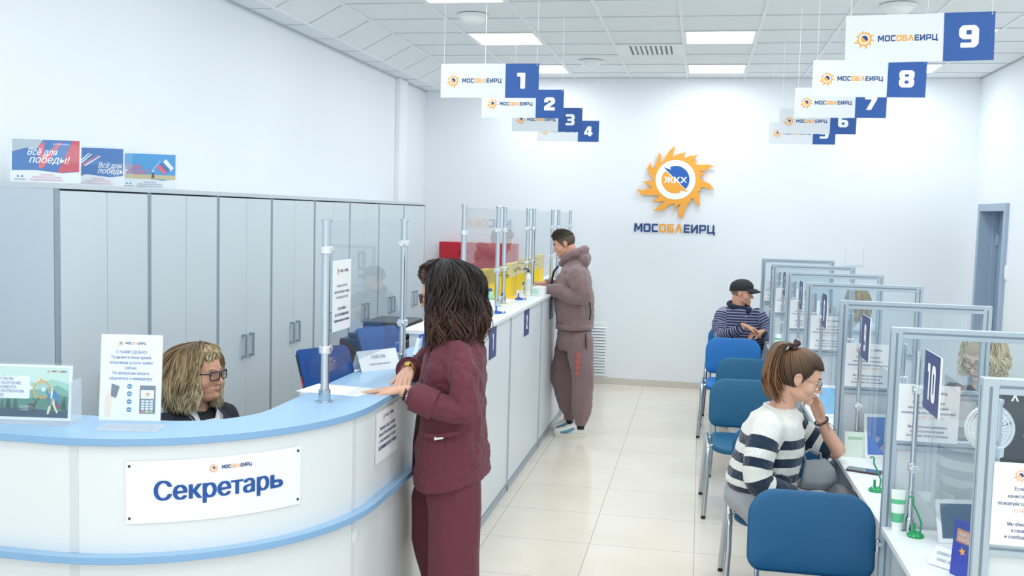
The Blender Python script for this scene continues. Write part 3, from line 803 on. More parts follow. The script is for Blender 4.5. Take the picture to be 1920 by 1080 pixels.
# ------------------------------------------------------------------ number plates on the counter front and desk screens
plate_n = mat('plate_navy', '#3a4a80', .45, var=.01)
def front_plate(num, y, lab):
    M = frame((-1.2505, y, 1.112), (0, 1, 0), v=(0, 0, 1))
    t = thing('number_plate', lab, 'number plate', (-1.25, y, 1.025), 'number plates on the counter front')
    b = MB(); b.box((-.1, -.1, 0), (.1, .1, .003), plate_n, M); b.build('plate', t)
    b = MB(); b.digits(num, .055, .105, white_p, M, z=.004); b.build('number', t)
for n_, y in (('1', 6.0), ('2', 7.22), ('3', 8.47), ('4', 9.72)):
    front_plate(n_, y, 'navy plate numbered %s on the white counter front' % n_)
def screen_plate(num, k):
    y0, xa = part_x[k]; y1, xb = part_x[k + 1]
    x = (xa + xb) / 2 + .09 - .006
    yc = y1 - (.315 if k == 0 else .22)
    M = frame((x, yc, 1.362), (0, -1, 0), v=(0, 0, 1))     # faces the clients, -x
    t = thing('number_plate', 'navy plate numbered %s on the glass desk screen' % num, 'number plate', (x, yc, 1.235), 'number plates on the desk screens')
    b = MB(); b.box((-.125, -.105, -.003), (.125, .105, .0), white_p, M); b.build('backing', t)
    b = MB(); b.box((-.122, -.105, .0002), (.108, .105, .001), plate_n, M); b.build('plate', t)
    b = MB(); b.digits(num, .062, .13, white_p, M, at=(-.005, 0), z=.002); b.build('number', t)
for k, n_ in ((0, '10'), (1, '9'), (2, '8'), (3, '7'), (4, '6'), (5, '5')):
    screen_plate(n_, k)

# ------------------------------------------------------------------ notices on the partition glass
lab_n = ['white notice on the framed partition nearest the camera, cut by the right edge', 'white notice on the partition beside the plate numbered 10', 'white notice on the partition beside the plate numbered 9', 'white notice on the partition beside the plate numbered 8', 'white notice on the partition behind the plate numbered 7', 'white notice on the partition second from the back wall', 'white notice on the partition nearest the back wall, right of the cap']
for k in range(7):
    y, x = part_x[k]
    M = HF(x + .146, y - .024, 1.2) if k else HF(x + .148, y - .024, 1.197)
    t = thing('partition_notice', lab_n[k], 'notice', (x + .146, y - .024, 1.09), 'white notices on the desk partitions')
    b = MB(); b.box((-.11, -.11, -.002), (.11, .11, 0), paper, M); b.build('sheet', t)
    b = MB()
    emblem(b, M @ Matrix.Translation((-.045, .078, 0)), .036, z=.0006, full=False, pale=True)
    wordmark(b, M, .085, .0105, -.022, .0735, .001, pale=True)
    for s_, yy, mm, w_ in (('Если Вы недовольны', .038, text_n, .115), ('качеством обслуживания,', .018, text_n, .145), ('пожалуйста, позовите менеджера', -.002, text_n, .192), ('СТАРШЕГО СМЕНЫ', -.02, orange_l, .11), ('Мы обязательно разберёмся', -.056, text_n, .14), ('в сложившейся ситуации', -.073, text_n, .12), ('и сообщим Вам о решении', -.090, text_n, .15)):
        b.text(s_, .0135, mm, M, at=(0, yy), z=.001, fit=w_, bold=.01)
    b.build('lettering', t)

# ------------------------------------------------------------------ reception sign, notices, stands
def warp_arc(u_c, off):
    def f(p): return p
    return f
class ArcMB(MB):
    """mesh whose local x runs along the curved desk front, y is height, z stands off the panel"""
    def bend(self, uc, off):
        out = []
        for p in self.v:
            q = arc_pt(uc + p.x, off + p.z)
            out.append(Vector((q[0], q[1], p.y)))
        self.v = out
I4 = Matrix.Identity(4)
def refine_rect(b, x0, x1, y0, y1, z, m, n=24):
    vs = []
    for i in range(n + 1):
        x = x0 + (x1 - x0) * i / n
        vs += [(x, y0, z), (x, y1, z), (x, y0, z - .004), (x, y1, z - .004)]
    fs = []
    for i in range(n):
        a = 4 * i; c = a + 4
        fs += [(a, c, c + 1, a + 1), (a + 2, a + 3, c + 3, c + 2), (a + 1, c + 1, c + 3, a + 3), (a, a + 2, c + 2, c)]
    fs += [(0, 1, 3, 2), (4 * n, 4 * n + 2, 4 * n + 3, 4 * n + 1)]
    b.add(vs, fs, m)
sec_c, sec_z = .30 + .315, .984
t = thing('desk_sign', 'white curved sign reading Секретарь screwed to the reception front', 'sign', (-1.65, 2.9, .88))
UC = .576
b = ArcMB(); refine_rect(b, -.305, .305, .862, 1.072, 0.004, mat('sign_plastic', '#f3f4f7', .35, var=.004)); b.bend(UC, -.018); b.build('plate', t, smooth=35)
tb_ = mat('sign_text_blue', '#14519f', .5, var=0)
b = ArcMB(); b.text('Секретар', .090, tb_, I4, at=(-.212, .938), align='L', z=.006, fit=.385, bold=.034)
b.shape([[(0, 0), (.30, 0), (.40, .03), (.455, .10), (.46, .16), (.44, .25), (.38, .31), (.30, .335), (.145, .335), (.145, .55), (0, .55)], [(.145, .115), (.145, .225), (.27, .225), (.30, .20), (.312, .17), (.30, .135), (.27, .115)]], tb_, I4, z=.006, sx=.110, sy=.0865, at=(.180, .938)); b.bend(UC, -.018); b.build('lettering', t)
b = ArcMB(); emblem(b, Matrix.Translation((-.022, 1.036, .006)), .032, full=False, pale=True); wordmark(b, I4, .104, .0125, .006, 1.031, .0065, pale=True); b.bend(UC, -.018); b.build('emblem_and_name', t)
for sx in (-.293, .293):
    for zz in (.880, 1.056):
        b = ArcMB(); b.prism([(sx + .0042 * math.cos(2 * PI * i / 10), zz + .0042 * math.sin(2 * PI * i / 10)) for i in range(10)], .003, .0075, mat('screw_dark', '#1b2740', .4)); b.bend(UC, -.018); b.build('screw', t)
# notice in a clear pocket on the straight wing of the desk
MN = frame((XF - .018, 3.925, .985), (0, 1, 0), v=(0, 0, 1))
t = thing('panel_notice', 'white notice in a clear pocket on the desk front beside the burgundy jacket', 'notice', (-1.25, 3.925, .88))
b = MB(); b.box((-.15, -.112, .0), (.15, .112, .002), mat('pocket_clear', '#e3e7ec', .25), MN); b.build('pocket', t)
b = MB(); b.box((-.135, -.10, .002), (.135, .106, .003), paper, MN)
emblem(b, MN @ Matrix.Translation((-.05, .08, 0)), .032, z=.0035, full=False, pale=True); wordmark(b, MN, .10, .011, -.025, .075, .004, pale=True)
for s_, yy, mm, w_, bo in (('Инвалиды труда, участники', .030, text_n, .20, .01), ('Великой Отечественной войны,', .004, text_n, .225, .01), ('а также инвалиды I и II групп', -.022, text_n, .215, .01), ('ОБСЛУЖИВАЮТСЯ ВНЕ ОЧЕРЕДИ', -.052, text_n, .235, .03)):
    b.text(s_, .021, mm, MN, at=(0, yy), z=.004, fit=w_, bold=bo)
b.build('sheet', t)
# sheet taped to the reception glass
MG = frame((-1.4445, 3.855, 1.565), (0, 1, 0), v=(0, 0, 1))
t = thing('screen_notice', 'white notice stuck on the reception glass beside the front pole', 'notice', (-1.4445, 3.855, 1.45))
b = MB(); b.box((-.105, -.145, .0), (.105, .145, .001), paper, MN if False else MG); b.build('sheet', t)
b = MB(); emblem(b, MG @ Matrix.Translation((-.045, .1, 0)), .035, z=.0015, full=False, pale=True); wordmark(b, MG, .09, .011, -.02, .095, .002, pale=True)
for s_, yy, mm, w_, bo in (('Уважаемые посетители!', .035, text_g, .12, .01), ('просим соблюдать очередь', .010, text_n, .17, .01), ('и социальную дистанцию', -.012, text_g, .14, .01), ('СПАСИБО', -.06, text_n, .10, .03), ('ЗА ПОНИМАНИЕ', -.085, text_n, .16, .03), ('Приём клиентов по талонам', -.108, text_n, .17, .03)):
    b.text(s_, .016, mm, MG, at=(0, yy), z=.002, fit=w_, bold=bo)
b.build('lettering', t)

def stand_frame(x, y, z, ang, tilt):
    """upright display frame: local x right, y up, z towards the viewer; ang = heading of its face about z (0 faces the camera, -y)"""
    return Matrix.Translation((x, y, z)) @ Matrix.Rotation(ang, 4, 'Z') @ Matrix.Rotation(-tilt, 4, 'X') @ frame((0, 0, 0), (1, 0, 0), v=(0, 0, 1))
# portrait acrylic menu holder
ang = .20
M = stand_frame(-1.888, 3.02, 1.1505, ang, .10)
t = thing('leaflet_stand', 'upright clear stand with a portrait sheet reading С НАМИ УДОБНО on the blue desk top', 'leaflet stand', (-1.888, 3.02, 1.15))
b = MB(); W2 = .106
b.box((-W2, .0, .004), (W2, .318, .0055), acryl, M); b.box((-W2, .0, -.004), (W2, .325, -.0025), acryl, M); b.build('clear_holder', t)
b = MB(); Mb = stand_frame(-1.888, 3.02, 1.1505, ang, 0); b.box((-W2, 0, -.07), (W2, .003, .035), foot_ac, Mb); b.build('clear_foot', t)
b = MB(); b.box((-.104, .03, -.002), (.104, .322, .002), paper, M); b.build('sheet', t)
b = MB()
def T(s_, size, mm, x, y, w_=None, bo=.0, al='C'):
    b.text(s_, size, mm, M, at=(x, y), z=.0026, fit=w_, bold=bo, align=al)
emblem(b, M @ Matrix.Translation((-.038, .292, .0022)), .02, full=False, pale=True); wordmark(b, M, .07, .008, -.022, .289, .0026, pale=True)
for s_, y, w_ in (('С НАМИ УДОБНО!', .258, .105), ('Экономьте ваше время,', .24, .138), ('оплачивая услуги прямо', .222, .146), ('сейчас.', .204, .044), ('По вопросам оплаты', .186, .125), ('обратитесь к менеджеру', .168, .146)):
    T(s_, .0145, text_b, 0, y, w_, .012)
skin_l = mat('print_peach', '#f6e3d6', .6, var=0); slate = mat('print_slate', '#6d7f93', .5, var=0); slate_l = mat('print_slate_light', '#e8eef3', .5, var=0)
sea = mat('print_sea', '#2f86ba', .5, var=0)
b.prism([(-.085, .04), (-.066, .04), (-.062, .11), (-.075, .13), (-.088, .10)], .0024, .0024, skin_l, M)
b.prism([(-.064, .155), (-.036, .145), (-.048, .105), (-.066, .112)], .0028, .0028, slate, M)
for i, y in enumerate((.146, .121, .094, .067)):
    b.prism([(-.003 + .0085 * math.cos(2 * PI * j / 16), y + .0085 * math.sin(2 * PI * j / 16)) for j in range(16)], .0026, .0026, sea, M)
    b.box((-.008, y - .0012, .0027), (.002, y + .0012, .0029), white_p, M)
b.prism([(.034, .054), (.084, .054), (.086, .057), (.086, .15), (.032, .15), (.032, .057)], .0026, .0026, slate, M)
b.prism([(.036, .105), (.081, .105), (.081, .135), (.036, .135)], .0028, .0028, mat('print_sand', '#f3efe6', .5, var=0), M)
emblem(b, M @ Matrix.Translation((.059, .12, .003)), .018, full=False, pale=True)
for r in range(5):
    for c_ in range(3):
        mm = slate_l if r else (mat('print_pink', '#e58a98', .5, var=0), mat('print_yellow', '#f0de8a', .5, var=0), mat('print_green', '#a6d3a0', .5, var=0))[c_]
        b.box((.0385 + c_ * .0142, .0585 + r * .0088, .0027), (.0495 + c_ * .0142, .065 + r * .0088, .0029), mm, M)
b.build('printing', t)
# landscape acrylic holder
M = stand_frame(-2.262, 3.0, 1.1505, .16, .10)
t = thing('leaflet_stand', 'clear stand holding a green landscape leaflet with a stag', 'leaflet stand', (-2.262, 3.0, 1.15))
b = MB(); b.box((-.152, 0, .004), (.152, .205, .0055), acryl, M); b.box((-.152, 0, -.004), (.152, .21, -.0025), acryl, M)
b.build('clear_holder', t)
b = MB(); Mb = stand_frame(-2.262, 3.0, 1.1505, .16, 0); b.box((-.152, 0, -.085), (.152, .003, .02), foot_ac, Mb); b.box((.1485, 0, -.08), (.1515, .15, 0), foot_ac, Mb); b.build('clear_foot', t)
b = MB(); b.box((-.15, .012, -.002), (.15, .203, .002), paper, M); b.build('sheet', t)
b = MB()
def R_(x0, y0, x1, y1, z, mm): b.add([(x0, y0, z), (x1, y0, z), (x1, y1, z), (x0, y1, z)], [(0, 1, 2, 3)], mm, M)
cols = ['#d9efe6', '#c3e6d9', '#a5d3c6', '#84bdae', '#68a692', '#4f8f7c', '#3f7d6c']
y0 = .022
R_(-.14, .022, .14, .195, .0024, mat('print_mist', '#cfeae1', .6, var=0))
ridge = [[(-.14, .15), (-.09, .165), (-.03, .15), (.03, .14), (.08, .155), (.14, .14)], [(-.14, .12), (-.07, .135), (0, .115), (.05, .12), (.10, .135), (.14, .115)], [(-.14, .09), (-.05, .1), (.02, .085), (.09, .105), (.14, .095)], [(-.14, .05), (-.04, .055), (.03, .05), (.10, .045), (.14, .05)]]
for i, rg in enumerate(ridge):
    b.prism([(-.14, .022), (.14, .022)] + list(reversed(rg)), .0025 + .0001 * i, .0025 + .0001 * i, mat('print_hill_%d' % i, ['#a9d6c9', '#79b5a4', '#4d8d7b', '#284d66'][i], .6, var=0), M)
rnd = random.Random(3)
for i in range(14):
    x = rnd.choice([rnd.uniform(-.1, -.04), rnd.uniform(.06, .13)]); h_ = rnd.uniform(.03, .05)
    b.prism([(x - .008, .05), (x + .008, .05), (x, .05 + h_)], .0029, .0029, mat('print_fir', '#2f6a62', .6, var=0), M)
# speech bubble with lettering
b.prism([(-.145, .085), (.0, .085), (.004, .09), (.004, .115), (.016, .124), (.004, .132), (.004, .158), (.0, .163), (-.145, .163)], .003, .003, paper, M)
for s_, y in (('СОГЛАСИЕ', .148), ('НА ПОЛУЧЕНИЕ', .1335), ('ДОКУМЕНТА', .1195), ('В ЭЛЕКТРОННОМ', .1055), ('ВИДЕ', .0915)):
    b.text(s_, .0135, text_b, M, at=(-.118, y), align='L', z=.0033, bold=.012, xs=.86)
for i, s_ in enumerate(('Отсканируйте', 'QR-код для', 'оформления')):
    b.text(s_, .006, white_p, M, at=(-.03, .058 - i * .0065), align='L', z=.0034, bold=.01)
emblem(b, M @ Matrix.Translation((.068, .181, .003)), .014, full=False, pale=True); wordmark(b, M, .05, .006, .08, .179, .0032, pale=True)
# round arrow, runner, stag
ring = _circ(.031, 30, math.radians(100), math.radians(440)); rin = _circ(.0265, 30, math.radians(100), math.radians(440))
vs = [(p[0] + .046, p[1] + .118, .0032) for p in ring] + [(p[0] + .046, p[1] + .118, .0032) for p in rin]; n_ = len(ring)
b.add(vs, [(i + 1, i, n_ + i, n_ + i + 1) for i in range(n_ - 1)], orange_p, M)
b.prism([(.040, .157), (.040, .140), (.054, .148)], .0033, .0033, orange_p, M)
b.prism([(.052 + .008 * math.cos(2 * PI * j / 16), .119 + .008 * math.sin(2 * PI * j / 16)) for j in range(16)], .0033, .0033, slate_l, M)
b.prism([(.084, .06), (.084, .085), (.064, .118), (.060, .112), (.070, .090), (.072, .062)], .0034, .0034, sea, M); b.prism([(.072, .088), (.096, .088), (.102, .075), (.108, .062), (.112, .066), (.104, .104), (.088, .118), (.078, .114)], .0034, .0034, sea, M)
b.prism([(.078, .088), (.083, .088), (.086, .116), (.079, .116)], .0035, .0035, white_p, M); b.prism([(.079, .118), (.085, .118), (.086, .127), (.080, .127)], .0035, .0035, skin_l, M)
b.prism([(.074, .088), (.090, .088), (.082, .064), (.073, .034), (.066, .034), (.072, .066)], .0034, .0034, mat('print_cream', '#e6e7c0', .6, var=0), M); b.prism([(.080, .088), (.091, .088), (.094, .066), (.106, .040), (.100, .038), (.088, .06)], .0034, .0034, mat('print_cream', '#e6e7c0'), M)
b.prism([(.100, .055), (.114, .057), (.112, .070), (.099, .068)], .0036, .0036, mat('print_berry', '#8c4a78', .6, var=0), M)
stg = mat('print_stag', '#46413f', .6, var=0)
b.prism([(.0, .056), (.024, .058), (.028, .07), (.034, .073), (.028, .078), (.020, .070), (.002, .068), (-.002, .058)], .0034, .0034, stg, M)
for x in (.001, .006, .019, .023): b.box((x, .04, .0034), (x + .0025, .058, .0035), stg, M)
for s_ in (-1, 1): b.tube([M @ Vector((.027, .076, .0036)), M @ Vector((.027 + s_ * .008, .084, .0036)), M @ Vector((.027 + s_ * .011, .094, .0036))], .0007, stg, 4); b.tube([M @ Vector((.027 + s_ * .008, .084, .0036)), M @ Vector((.027 + s_ * .014, .087, .0036))], .0006, stg, 4)
b.build('printing', t)

# three leaflets on top of the cabinets
def cab_leaflet(x, y, ang, w_, h_, lab, art):
    t = thing('landscape_leaflet', lab, 'leaflet', (x, y, CH), 'leaflets on top of the grey cabinets')
    M = stand_frame(x, y, CH + .0005, ang, .12)
    b = MB(); b.box((-w_ / 2 - .004, 0, .003), (w_ / 2 + .004 + (.035 if art == 1 else 0), h_ + .003, .0042), acryl, M); b.box((-w_ / 2 - .004 - (.035 if art == 1 else 0), 0, -.004), (w_ / 2 + .004, h_ + .006, -.003), acryl, M); b.box((-w_ / 2, 0, -.06), (w_ / 2, .002, .02), acryl, stand_frame(x, y, CH + .0005, ang, 0)); b.build('clear_holder', t)
    b = MB(); b.box((-w_ / 2, .002, -.002), (w_ / 2, h_, .001), paper, M); b.build('sheet', t)
    b = MB(); ib = mat('print_banner_blue', '#2b74bb', .6, var=.04); ir = mat('print_banner_red', '#d4445c', .6, var=.05); sk = mat('print_sky', '#2e9fdb', .6, var=.06); yl = mat('print_field', '#d8c493', .6, var=.06); gr = mat('print_grey', '#b7c6cf', .6, var=.04)
    x0, x1, yb, yt = -w_ / 2 + .006, w_ / 2 - .006, h_ * .27, h_ - .006
    poly = [(x0, yb + .012), (-.02 * 0, yb + .008), (x1, yb), (x1, yt), (x0, yt)]
    b.prism([(x0, yb), (x0 + (x1 - x0) * .35, yb + .003), (x0 + (x1 - x0) * .75, yb - .008), (x1, yb), (x1, yt), (x0, yt)], .0014, .0014, (ib, ib, sk)[art], M)
    if art == 0:
        b.prism([(x0, yb + .085), (x0 + .06, yb + .105), (x0 + .10, yb + .095), (x0 + .13, yt), (x0, yt)], .0018, .0018, gr, M)
        b.prism([(x0 + .19, yb - .006), (x1, yb + .001), (x1, yt), (x1 - .03, yt), (x1 - .07, yb + .045)], .0018, .0018, ir, M)
        rv = mat('print_coral', '#f05a6e', .5, var=0)
        b.prism([(-.028, yb + .012), (-.012, yb + .012), (.07, yt - .005), (.055, yt - .012), (-.012, yb + .06), (-.006, yt - .008), (-.032, yt - .03)], .0022, .0022, rv, M)
        b.text('Всё для', .042, white_p, M, at=(-.018, yb + .072), z=.0028, shear=.28, bold=.012, xs=.8); b.text('победы!', .048, white_p, M, at=(.012, yb + .036), z=.0028, shear=.28, bold=.014, xs=.9)
        b.text('ДОБРОВОЛЬНАЯ', .008, white_p, M, at=(.03, yt - .022), z=.0028, align='L', bold=.01)
    elif art == 1:
        for k in range(5):
            px_ = x0 + .01 + k * .013; b.prism([(px_, yb + .04 + k * .002), (px_ + .006, yb + .037 + k * .002), (px_ + .075, yb + .095 + (4 - k) * .003), (px_ + .071, yb + .098 + (4 - k) * .003)], .0018, .0018, (white_p, white_p, ib, mat('print_coral', '#f05a6e'), white_p)[k], M)
        b.prism([(x0, yb), (x0 + .06, yb - .004), (x0 + .045, yb + .035), (x0 + .02, yb + .055), (x0, yb + .05)], .002, .002, mat('print_steel', '#6f7c8c', .6, var=.2, scale=120), M)
        b.text('Всё для', .036, white_p, M, at=(.058, yb + .038), z=.0028, shear=.28, bold=.012, xs=.8); b.text('победы!', .040, white_p, M, at=(.068, yb + .010), z=.0028, shear=.28, bold=.014, xs=.85)
    else:
        b.prism([(x0, yb), (x1, yb - .002), (x1, yb + .022), (x0, yb + .026)], .0018, .0018, yl, M)
        for k, c_ in enumerate((white_p, mat('print_banner_blue', ''), mat('print_coral', ''))):
            o = -k * .017; b.prism([(.072 + o, yb + .095 + o * .9), (.088 + o, yb + .112 + o * .9), (.128 + o, yb + .062 + o * .5), (.112 + o, yb + .045 + o * .5)], .002, .002, c_, M)
        b.tube([M @ Vector((.02, yb + .05, .002)), M @ Vector((.058, yb + .10, .002))], .0012, white_p, 5)
        b.prism([(.012, yb + .005), (.030, yb + .005), (.026, yb + .038), (.018, yb + .038)], .0022, .0022, mat('print_figure', '#5b4a50', .6, var=0), M)
        b.ell((.022, yb + .044, .0024), (.006, .006, .0004), skin_l, M, 10, 6)
        rv = mat('print_coral', '#f05a6e'); b.text('Всё для', .036, rv, M, at=(-.095, yb + .055), z=.0028, shear=.28, bold=.012, xs=.8); b.text('победы!', .040, rv, M, at=(-.08, yb + .028), z=.0028, shear=.28, bold=.014, xs=.95)
    pk = mat('print_rose', '#e3a3ac', .6, var=0) if art != 2 else text_g
    for s_, yy, ww in (('ПОМОЖЕМ', h_ * .27 - .021, .06), ('МИРНОМУ НАСЕЛЕНИЮ', h_ * .27 - .033, .12), ('И ЗАЩИТНИКАМ ДОНБАССА', h_ * .27 - .045, .14)):
        b.text(s_, .011, pk, M, at=(.005, yy), z=.0024, fit=ww, bold=.01)
    for s_ in (-1, 1): b.prism([(-w_ * .36 + s_ * .008 - .006, h_ * .27 - .030), (-w_ * .36 + s_ * .008 + .006, h_ * .27 - .030), (-w_ * .36 + s_ * .011, h_ * .27 - .02)], .0022, .0022, text_n, M)
    b.text('МОСОБЛЕИРЦ', .007, text_n, M, at=(-w_ * .36, h_ * .27 - .043), z=.0024, fit=.045, bold=.02)
    b.build('printing', t)
cab_leaflet(-2.945, 4.045, .42, .297, .205, 'landscape leaflet with a coral tick shape, leftmost on top of the cabinets', 0)
cab_leaflet(-2.955, 4.45, .42, .255, .195, 'landscape leaflet with jet trails, in the middle on top of the cabinets', 1)
cab_leaflet(-2.955, 4.92, .42, .285, .195, 'landscape leaflet with a white, blue and red flag on top of the cabinets', 2)
# ------------------------------------------------------------------ things on the reception top
sheet = MB(); Ms = Matrix.Translation((-1.475, 3.94, 1.1503)) @ Matrix.Rotation(-.12, 4, 'Z')
sheet.box((-.16, -.10, 0), (.13, .10, .0006), paper, Ms); tag(sheet.build('paper_sheet'), 'white sheet of paper under the hand on the blue desk top', 'paper')
# folded card
def tent_card(nm, lab, x, y, z, ang, w_, h_, lines, lean=.5, matl=None):
    t = thing(nm, lab, 'card', (x, y, z))
    M = stand_frame(x, y, z + .0005, ang, lean)
    b = MB(); b.box((-w_ / 2, 0, -.002), (w_ / 2, h_, 0), matl or paper, M); b.build('front_leaf', t)
    top = M @ Vector((0, h_, 0)); d = (top - Vector((x, y, z))); d.z = 0
    b = MB(); f = M @ Vector((0, h_, -.001)); dv = Vector((d.x, d.y, 0))
    pl = Vector((x, y, z)) + dv * 1.9; ux = (M.to_3x3() @ Vector((1, 0, 0))) * (w_ / 2)
    b.add([f - ux, f + ux, pl + ux, pl - ux], [(0, 1, 2, 3)], matl or paper); b.build('rear_leaf', t)
    b = MB()
    for (s_, yy, sz, ww, mm) in lines:
        b.text(s_, sz, mm, M, at=(0, yy), z=.0008, fit=ww, bold=.012)
    b.build('lettering', t)
tent_card('name_card', 'white folded name card on the blue desk top behind the reception glass', -1.478, 4.50, 1.15, .98, .235, .105, [('СЕКРЕТАРЬ', .062, .022, .085, text_g), ('Консультация клиентов', .030, .014, .12, text_g)], .45)
# two blue tilted displays leaning at the staff edge
dblue = mat('display_blue', '#1c4f93', .28, var=.08, scale=12); dred = mat('display_red', '#c4464a', .5); ddark = mat('display_dark', '#22304a', .4)
def blue_display(lab, x, y, z, ang, w_, h_, lean):
    t = thing('blue_display', lab, 'display stand', (x, y, z), 'blue leaning displays on the staff side')
    M = stand_frame(x, y, z, ang, lean)
    b = MB(); b.prism(rrect(w_, h_, (.04, .012, .01, .01), 5, 0, h_ / 2), -.012, 0, dblue, M); b.build('panel', t, bevel=.002)
    b = MB(); b.box((-w_ / 2 - .004, .01, -.014), (-w_ / 2, h_ - .02, -.001), ddark, M); b.box((-w_ / 2 - .0045, .02, -.011), (-w_ / 2 - .0035, .07, -.003), dred, M); b.build('edge_trim', t)
    b = MB(); b.box((-w_ / 2 + .03, .05, .0), (w_ / 2 - .03, h_ - .045, .0006), mat('display_image', '#2d4f8f', .2, var=.35, scale=22), M); b.build('picture', t)
    b = MB(); b.add([M @ Vector((-.03, h_ * .8, -.012)), M @ Vector((.03, h_ * .8, -.012)), M @ Vector((.03, .02, -.012)) + Vector((-math.sin(ang) * -0.0, 0, 0)) + (M.to_3x3() @ Vector((0, 0, -.12))), M @ Vector((-.03, .02, -.012)) + (M.to_3x3() @ Vector((0, 0, -.12)))], [(0, 1, 2, 3)], ddark); b.build('prop', t)
blue_display('blue tilted display beside the front chrome pole of the reception desk', -1.64, 4.27, 1.10, 1.10, .31, .19, .35)
blue_display('blue tilted display beyond the white folded name card', -1.64, 5.08, 1.10, 1.10, .31, .20, .40)
b = MB(); b.box((-1.72, 4.08, 1.085), (-1.60, 5.3, 1.10), mat('desk_top_white', '#e9edf0')); b.box((-1.66, 4.08, .735), (-1.645, 5.3, 1.085), mat('desk_top_white', '#e9edf0')); b.build('staff_shelf', rec)
# printer on the staff side of the service counter
t = thing('printer', 'black printer on the staff side behind the end of the white counter', 'printer', (-1.95, 5.95, .745))
pk = mat('printer_black', '#1c222b', .35, var=.05); pk2 = mat('printer_grey', '#39414c', .3)
b = MB(); b.box((-2.12, 5.62, .746), (-1.70, 6.15, 1.14), pk); b.build('body', t, bevel=.012)
b = MB(); b.box((-2.08, 5.66, 1.14), (-1.74, 6.10, 1.17), pk2); b.box((-2.0, 5.70, 1.17), (-1.72, 6.05, 1.24), pk); b.build('lid', t, bevel=.01)
b = MB(); b.box((-1.96, 5.60, 1.18), (-1.76, 5.625, 1.22), mat('printer_blue', '#2c5fa8', .3)); b.box((-1.98, 5.55, 1.05), (-1.74, 5.64, 1.06), pk2); b.build('control_panel', t, bevel=.003)
# blue looped pen on the desk end
def pen_holder(lab, x, y, z, col, kind=0, dirv=(0, -1)):
    m = mat('pen_plastic_' + col, {'blue': '#2456b8', 'green': '#159a5c'}[col], .25, var=.05)
    t = thing('desk_pen', lab, 'pen', (x, y, z), 'desk pens on cords')
    b = MB(); b.lathe([(.030, 0), (.031, .006), (.024, .014), (.010, .020), (.001, .021)], m, 22, Matrix.Translation((x, y, z))); b.build('base', t, smooth=40)
    b = MB(); b.tube([(x - .006, y, z + .014), (x - .006, y, z + .05)], .0055, m, 10); b.build('socket', t, smooth=40)
    if kind == 0:
        pth = [(x + .016, y, z + .016), (x + .02, y + .003, z + .05), (x + .004, y + .006, z + .09), (x - .012, y + .004, z + .12), (x - .014, y, z + .148), (x - .022, y, z + .152), (x - .030, y, z + .146)]
    else:
        pth = [(x + .012, y, z + .014), (x + .035, y - .01, z + .012), (x + .05, y - .02, z + .004), (x + .062, y - .018, z + .012), (x + .05, y - .008, z + .018)]
    b = MB(); b.tube(pth, .0035, m, 8); b.build('cord', t, smooth=60)
    if kind == 1:
        b = MB(); b.tube([(x - .006, y, z + .02), (x + .028, y + .01, z + .125)], .0042, mat('pen_clear', '#cfe0ee', .15), 8); b.tube([(x + .026, y + .0095, z + .118), (x + .033, y + .0115, z + .14)], .006, m, 8); b.build('pen', t, smooth=40)
    return t
pen_holder('blue desk pen on the white counter beside the plate numbered 1', -1.33, 6.50, 1.2402, 'blue', 1)
pen_holder('blue desk pen on the white counter beyond the plate numbered 2', -1.385, 7.62, 1.2402, 'blue', 1)
pen_holder('green desk pen on a curved cord on the desk at plate 10', .835, 3.845, .7502, 'green', 0)
pen_holder('green desk pen beside the phone on the desk at plate 9', .795, 4.46, .7502, 'green', 0)
t = thing('desk_pen', 'blue pen hanging in a white holder by the end of the white counter', 'pen', (-1.46, 5.0, 1.15), 'desk pens on cords')
b = MB(); b.tube([(-1.47, 5.02, 1.151), (-1.455, 5.05, 1.24)], .012, mat('holder_white', '#eef1f4', .3), 10); b.build('holder', t, smooth=40)
b = MB(); b.tube([(-1.455, 5.05, 1.225), (-1.45, 5.06, 1.255), (-1.435, 5.06, 1.26), (-1.43, 5.06, 1.24), (-1.435, 5.05, 1.16)], .007, mat('pen_plastic_blue', ''), 8); b.build('pen', t, smooth=50)
# boxes and bottles on the white counter
wbox = mat('carton_white', '#eef1f3', .5, var=.01); mint = mat('carton_mint', '#bfe3d6', .5)
def carton(lab, x, y, z, w_, d_, h_, m2=None, ang=0.0):
    M = Matrix.Translation((x, y, z)) @ Matrix.Rotation(ang, 4, 'Z')
    t = thing('tissue_box', lab, 'box', (x, y, z), 'small cartons on the white counter')
    b = MB(); b.box((-w_ / 2, -d_ / 2, 0), (w_ / 2, d_ / 2, h_), wbox, M); b.build('carton', t, bevel=.003)
    b = MB(); b.box((-w_ / 2 - .0006, -d_ / 2 - .0006, h_ * .2), (w_ / 2 - .05 if w_ > .06 else 0, -d_ / 2, h_ * .8), m2 or mint, M); b.build('printed_face', t)
carton('small white box on the white counter behind the curly dark hair', -1.372, 6.40, 1.2402, .075, .09, .095, mat('carton_pale', '#dfe6ea', .5))
carton('white and mint box on the white counter beside the standing man', -1.305, 8.10, 1.2402, .11, .11, .075)
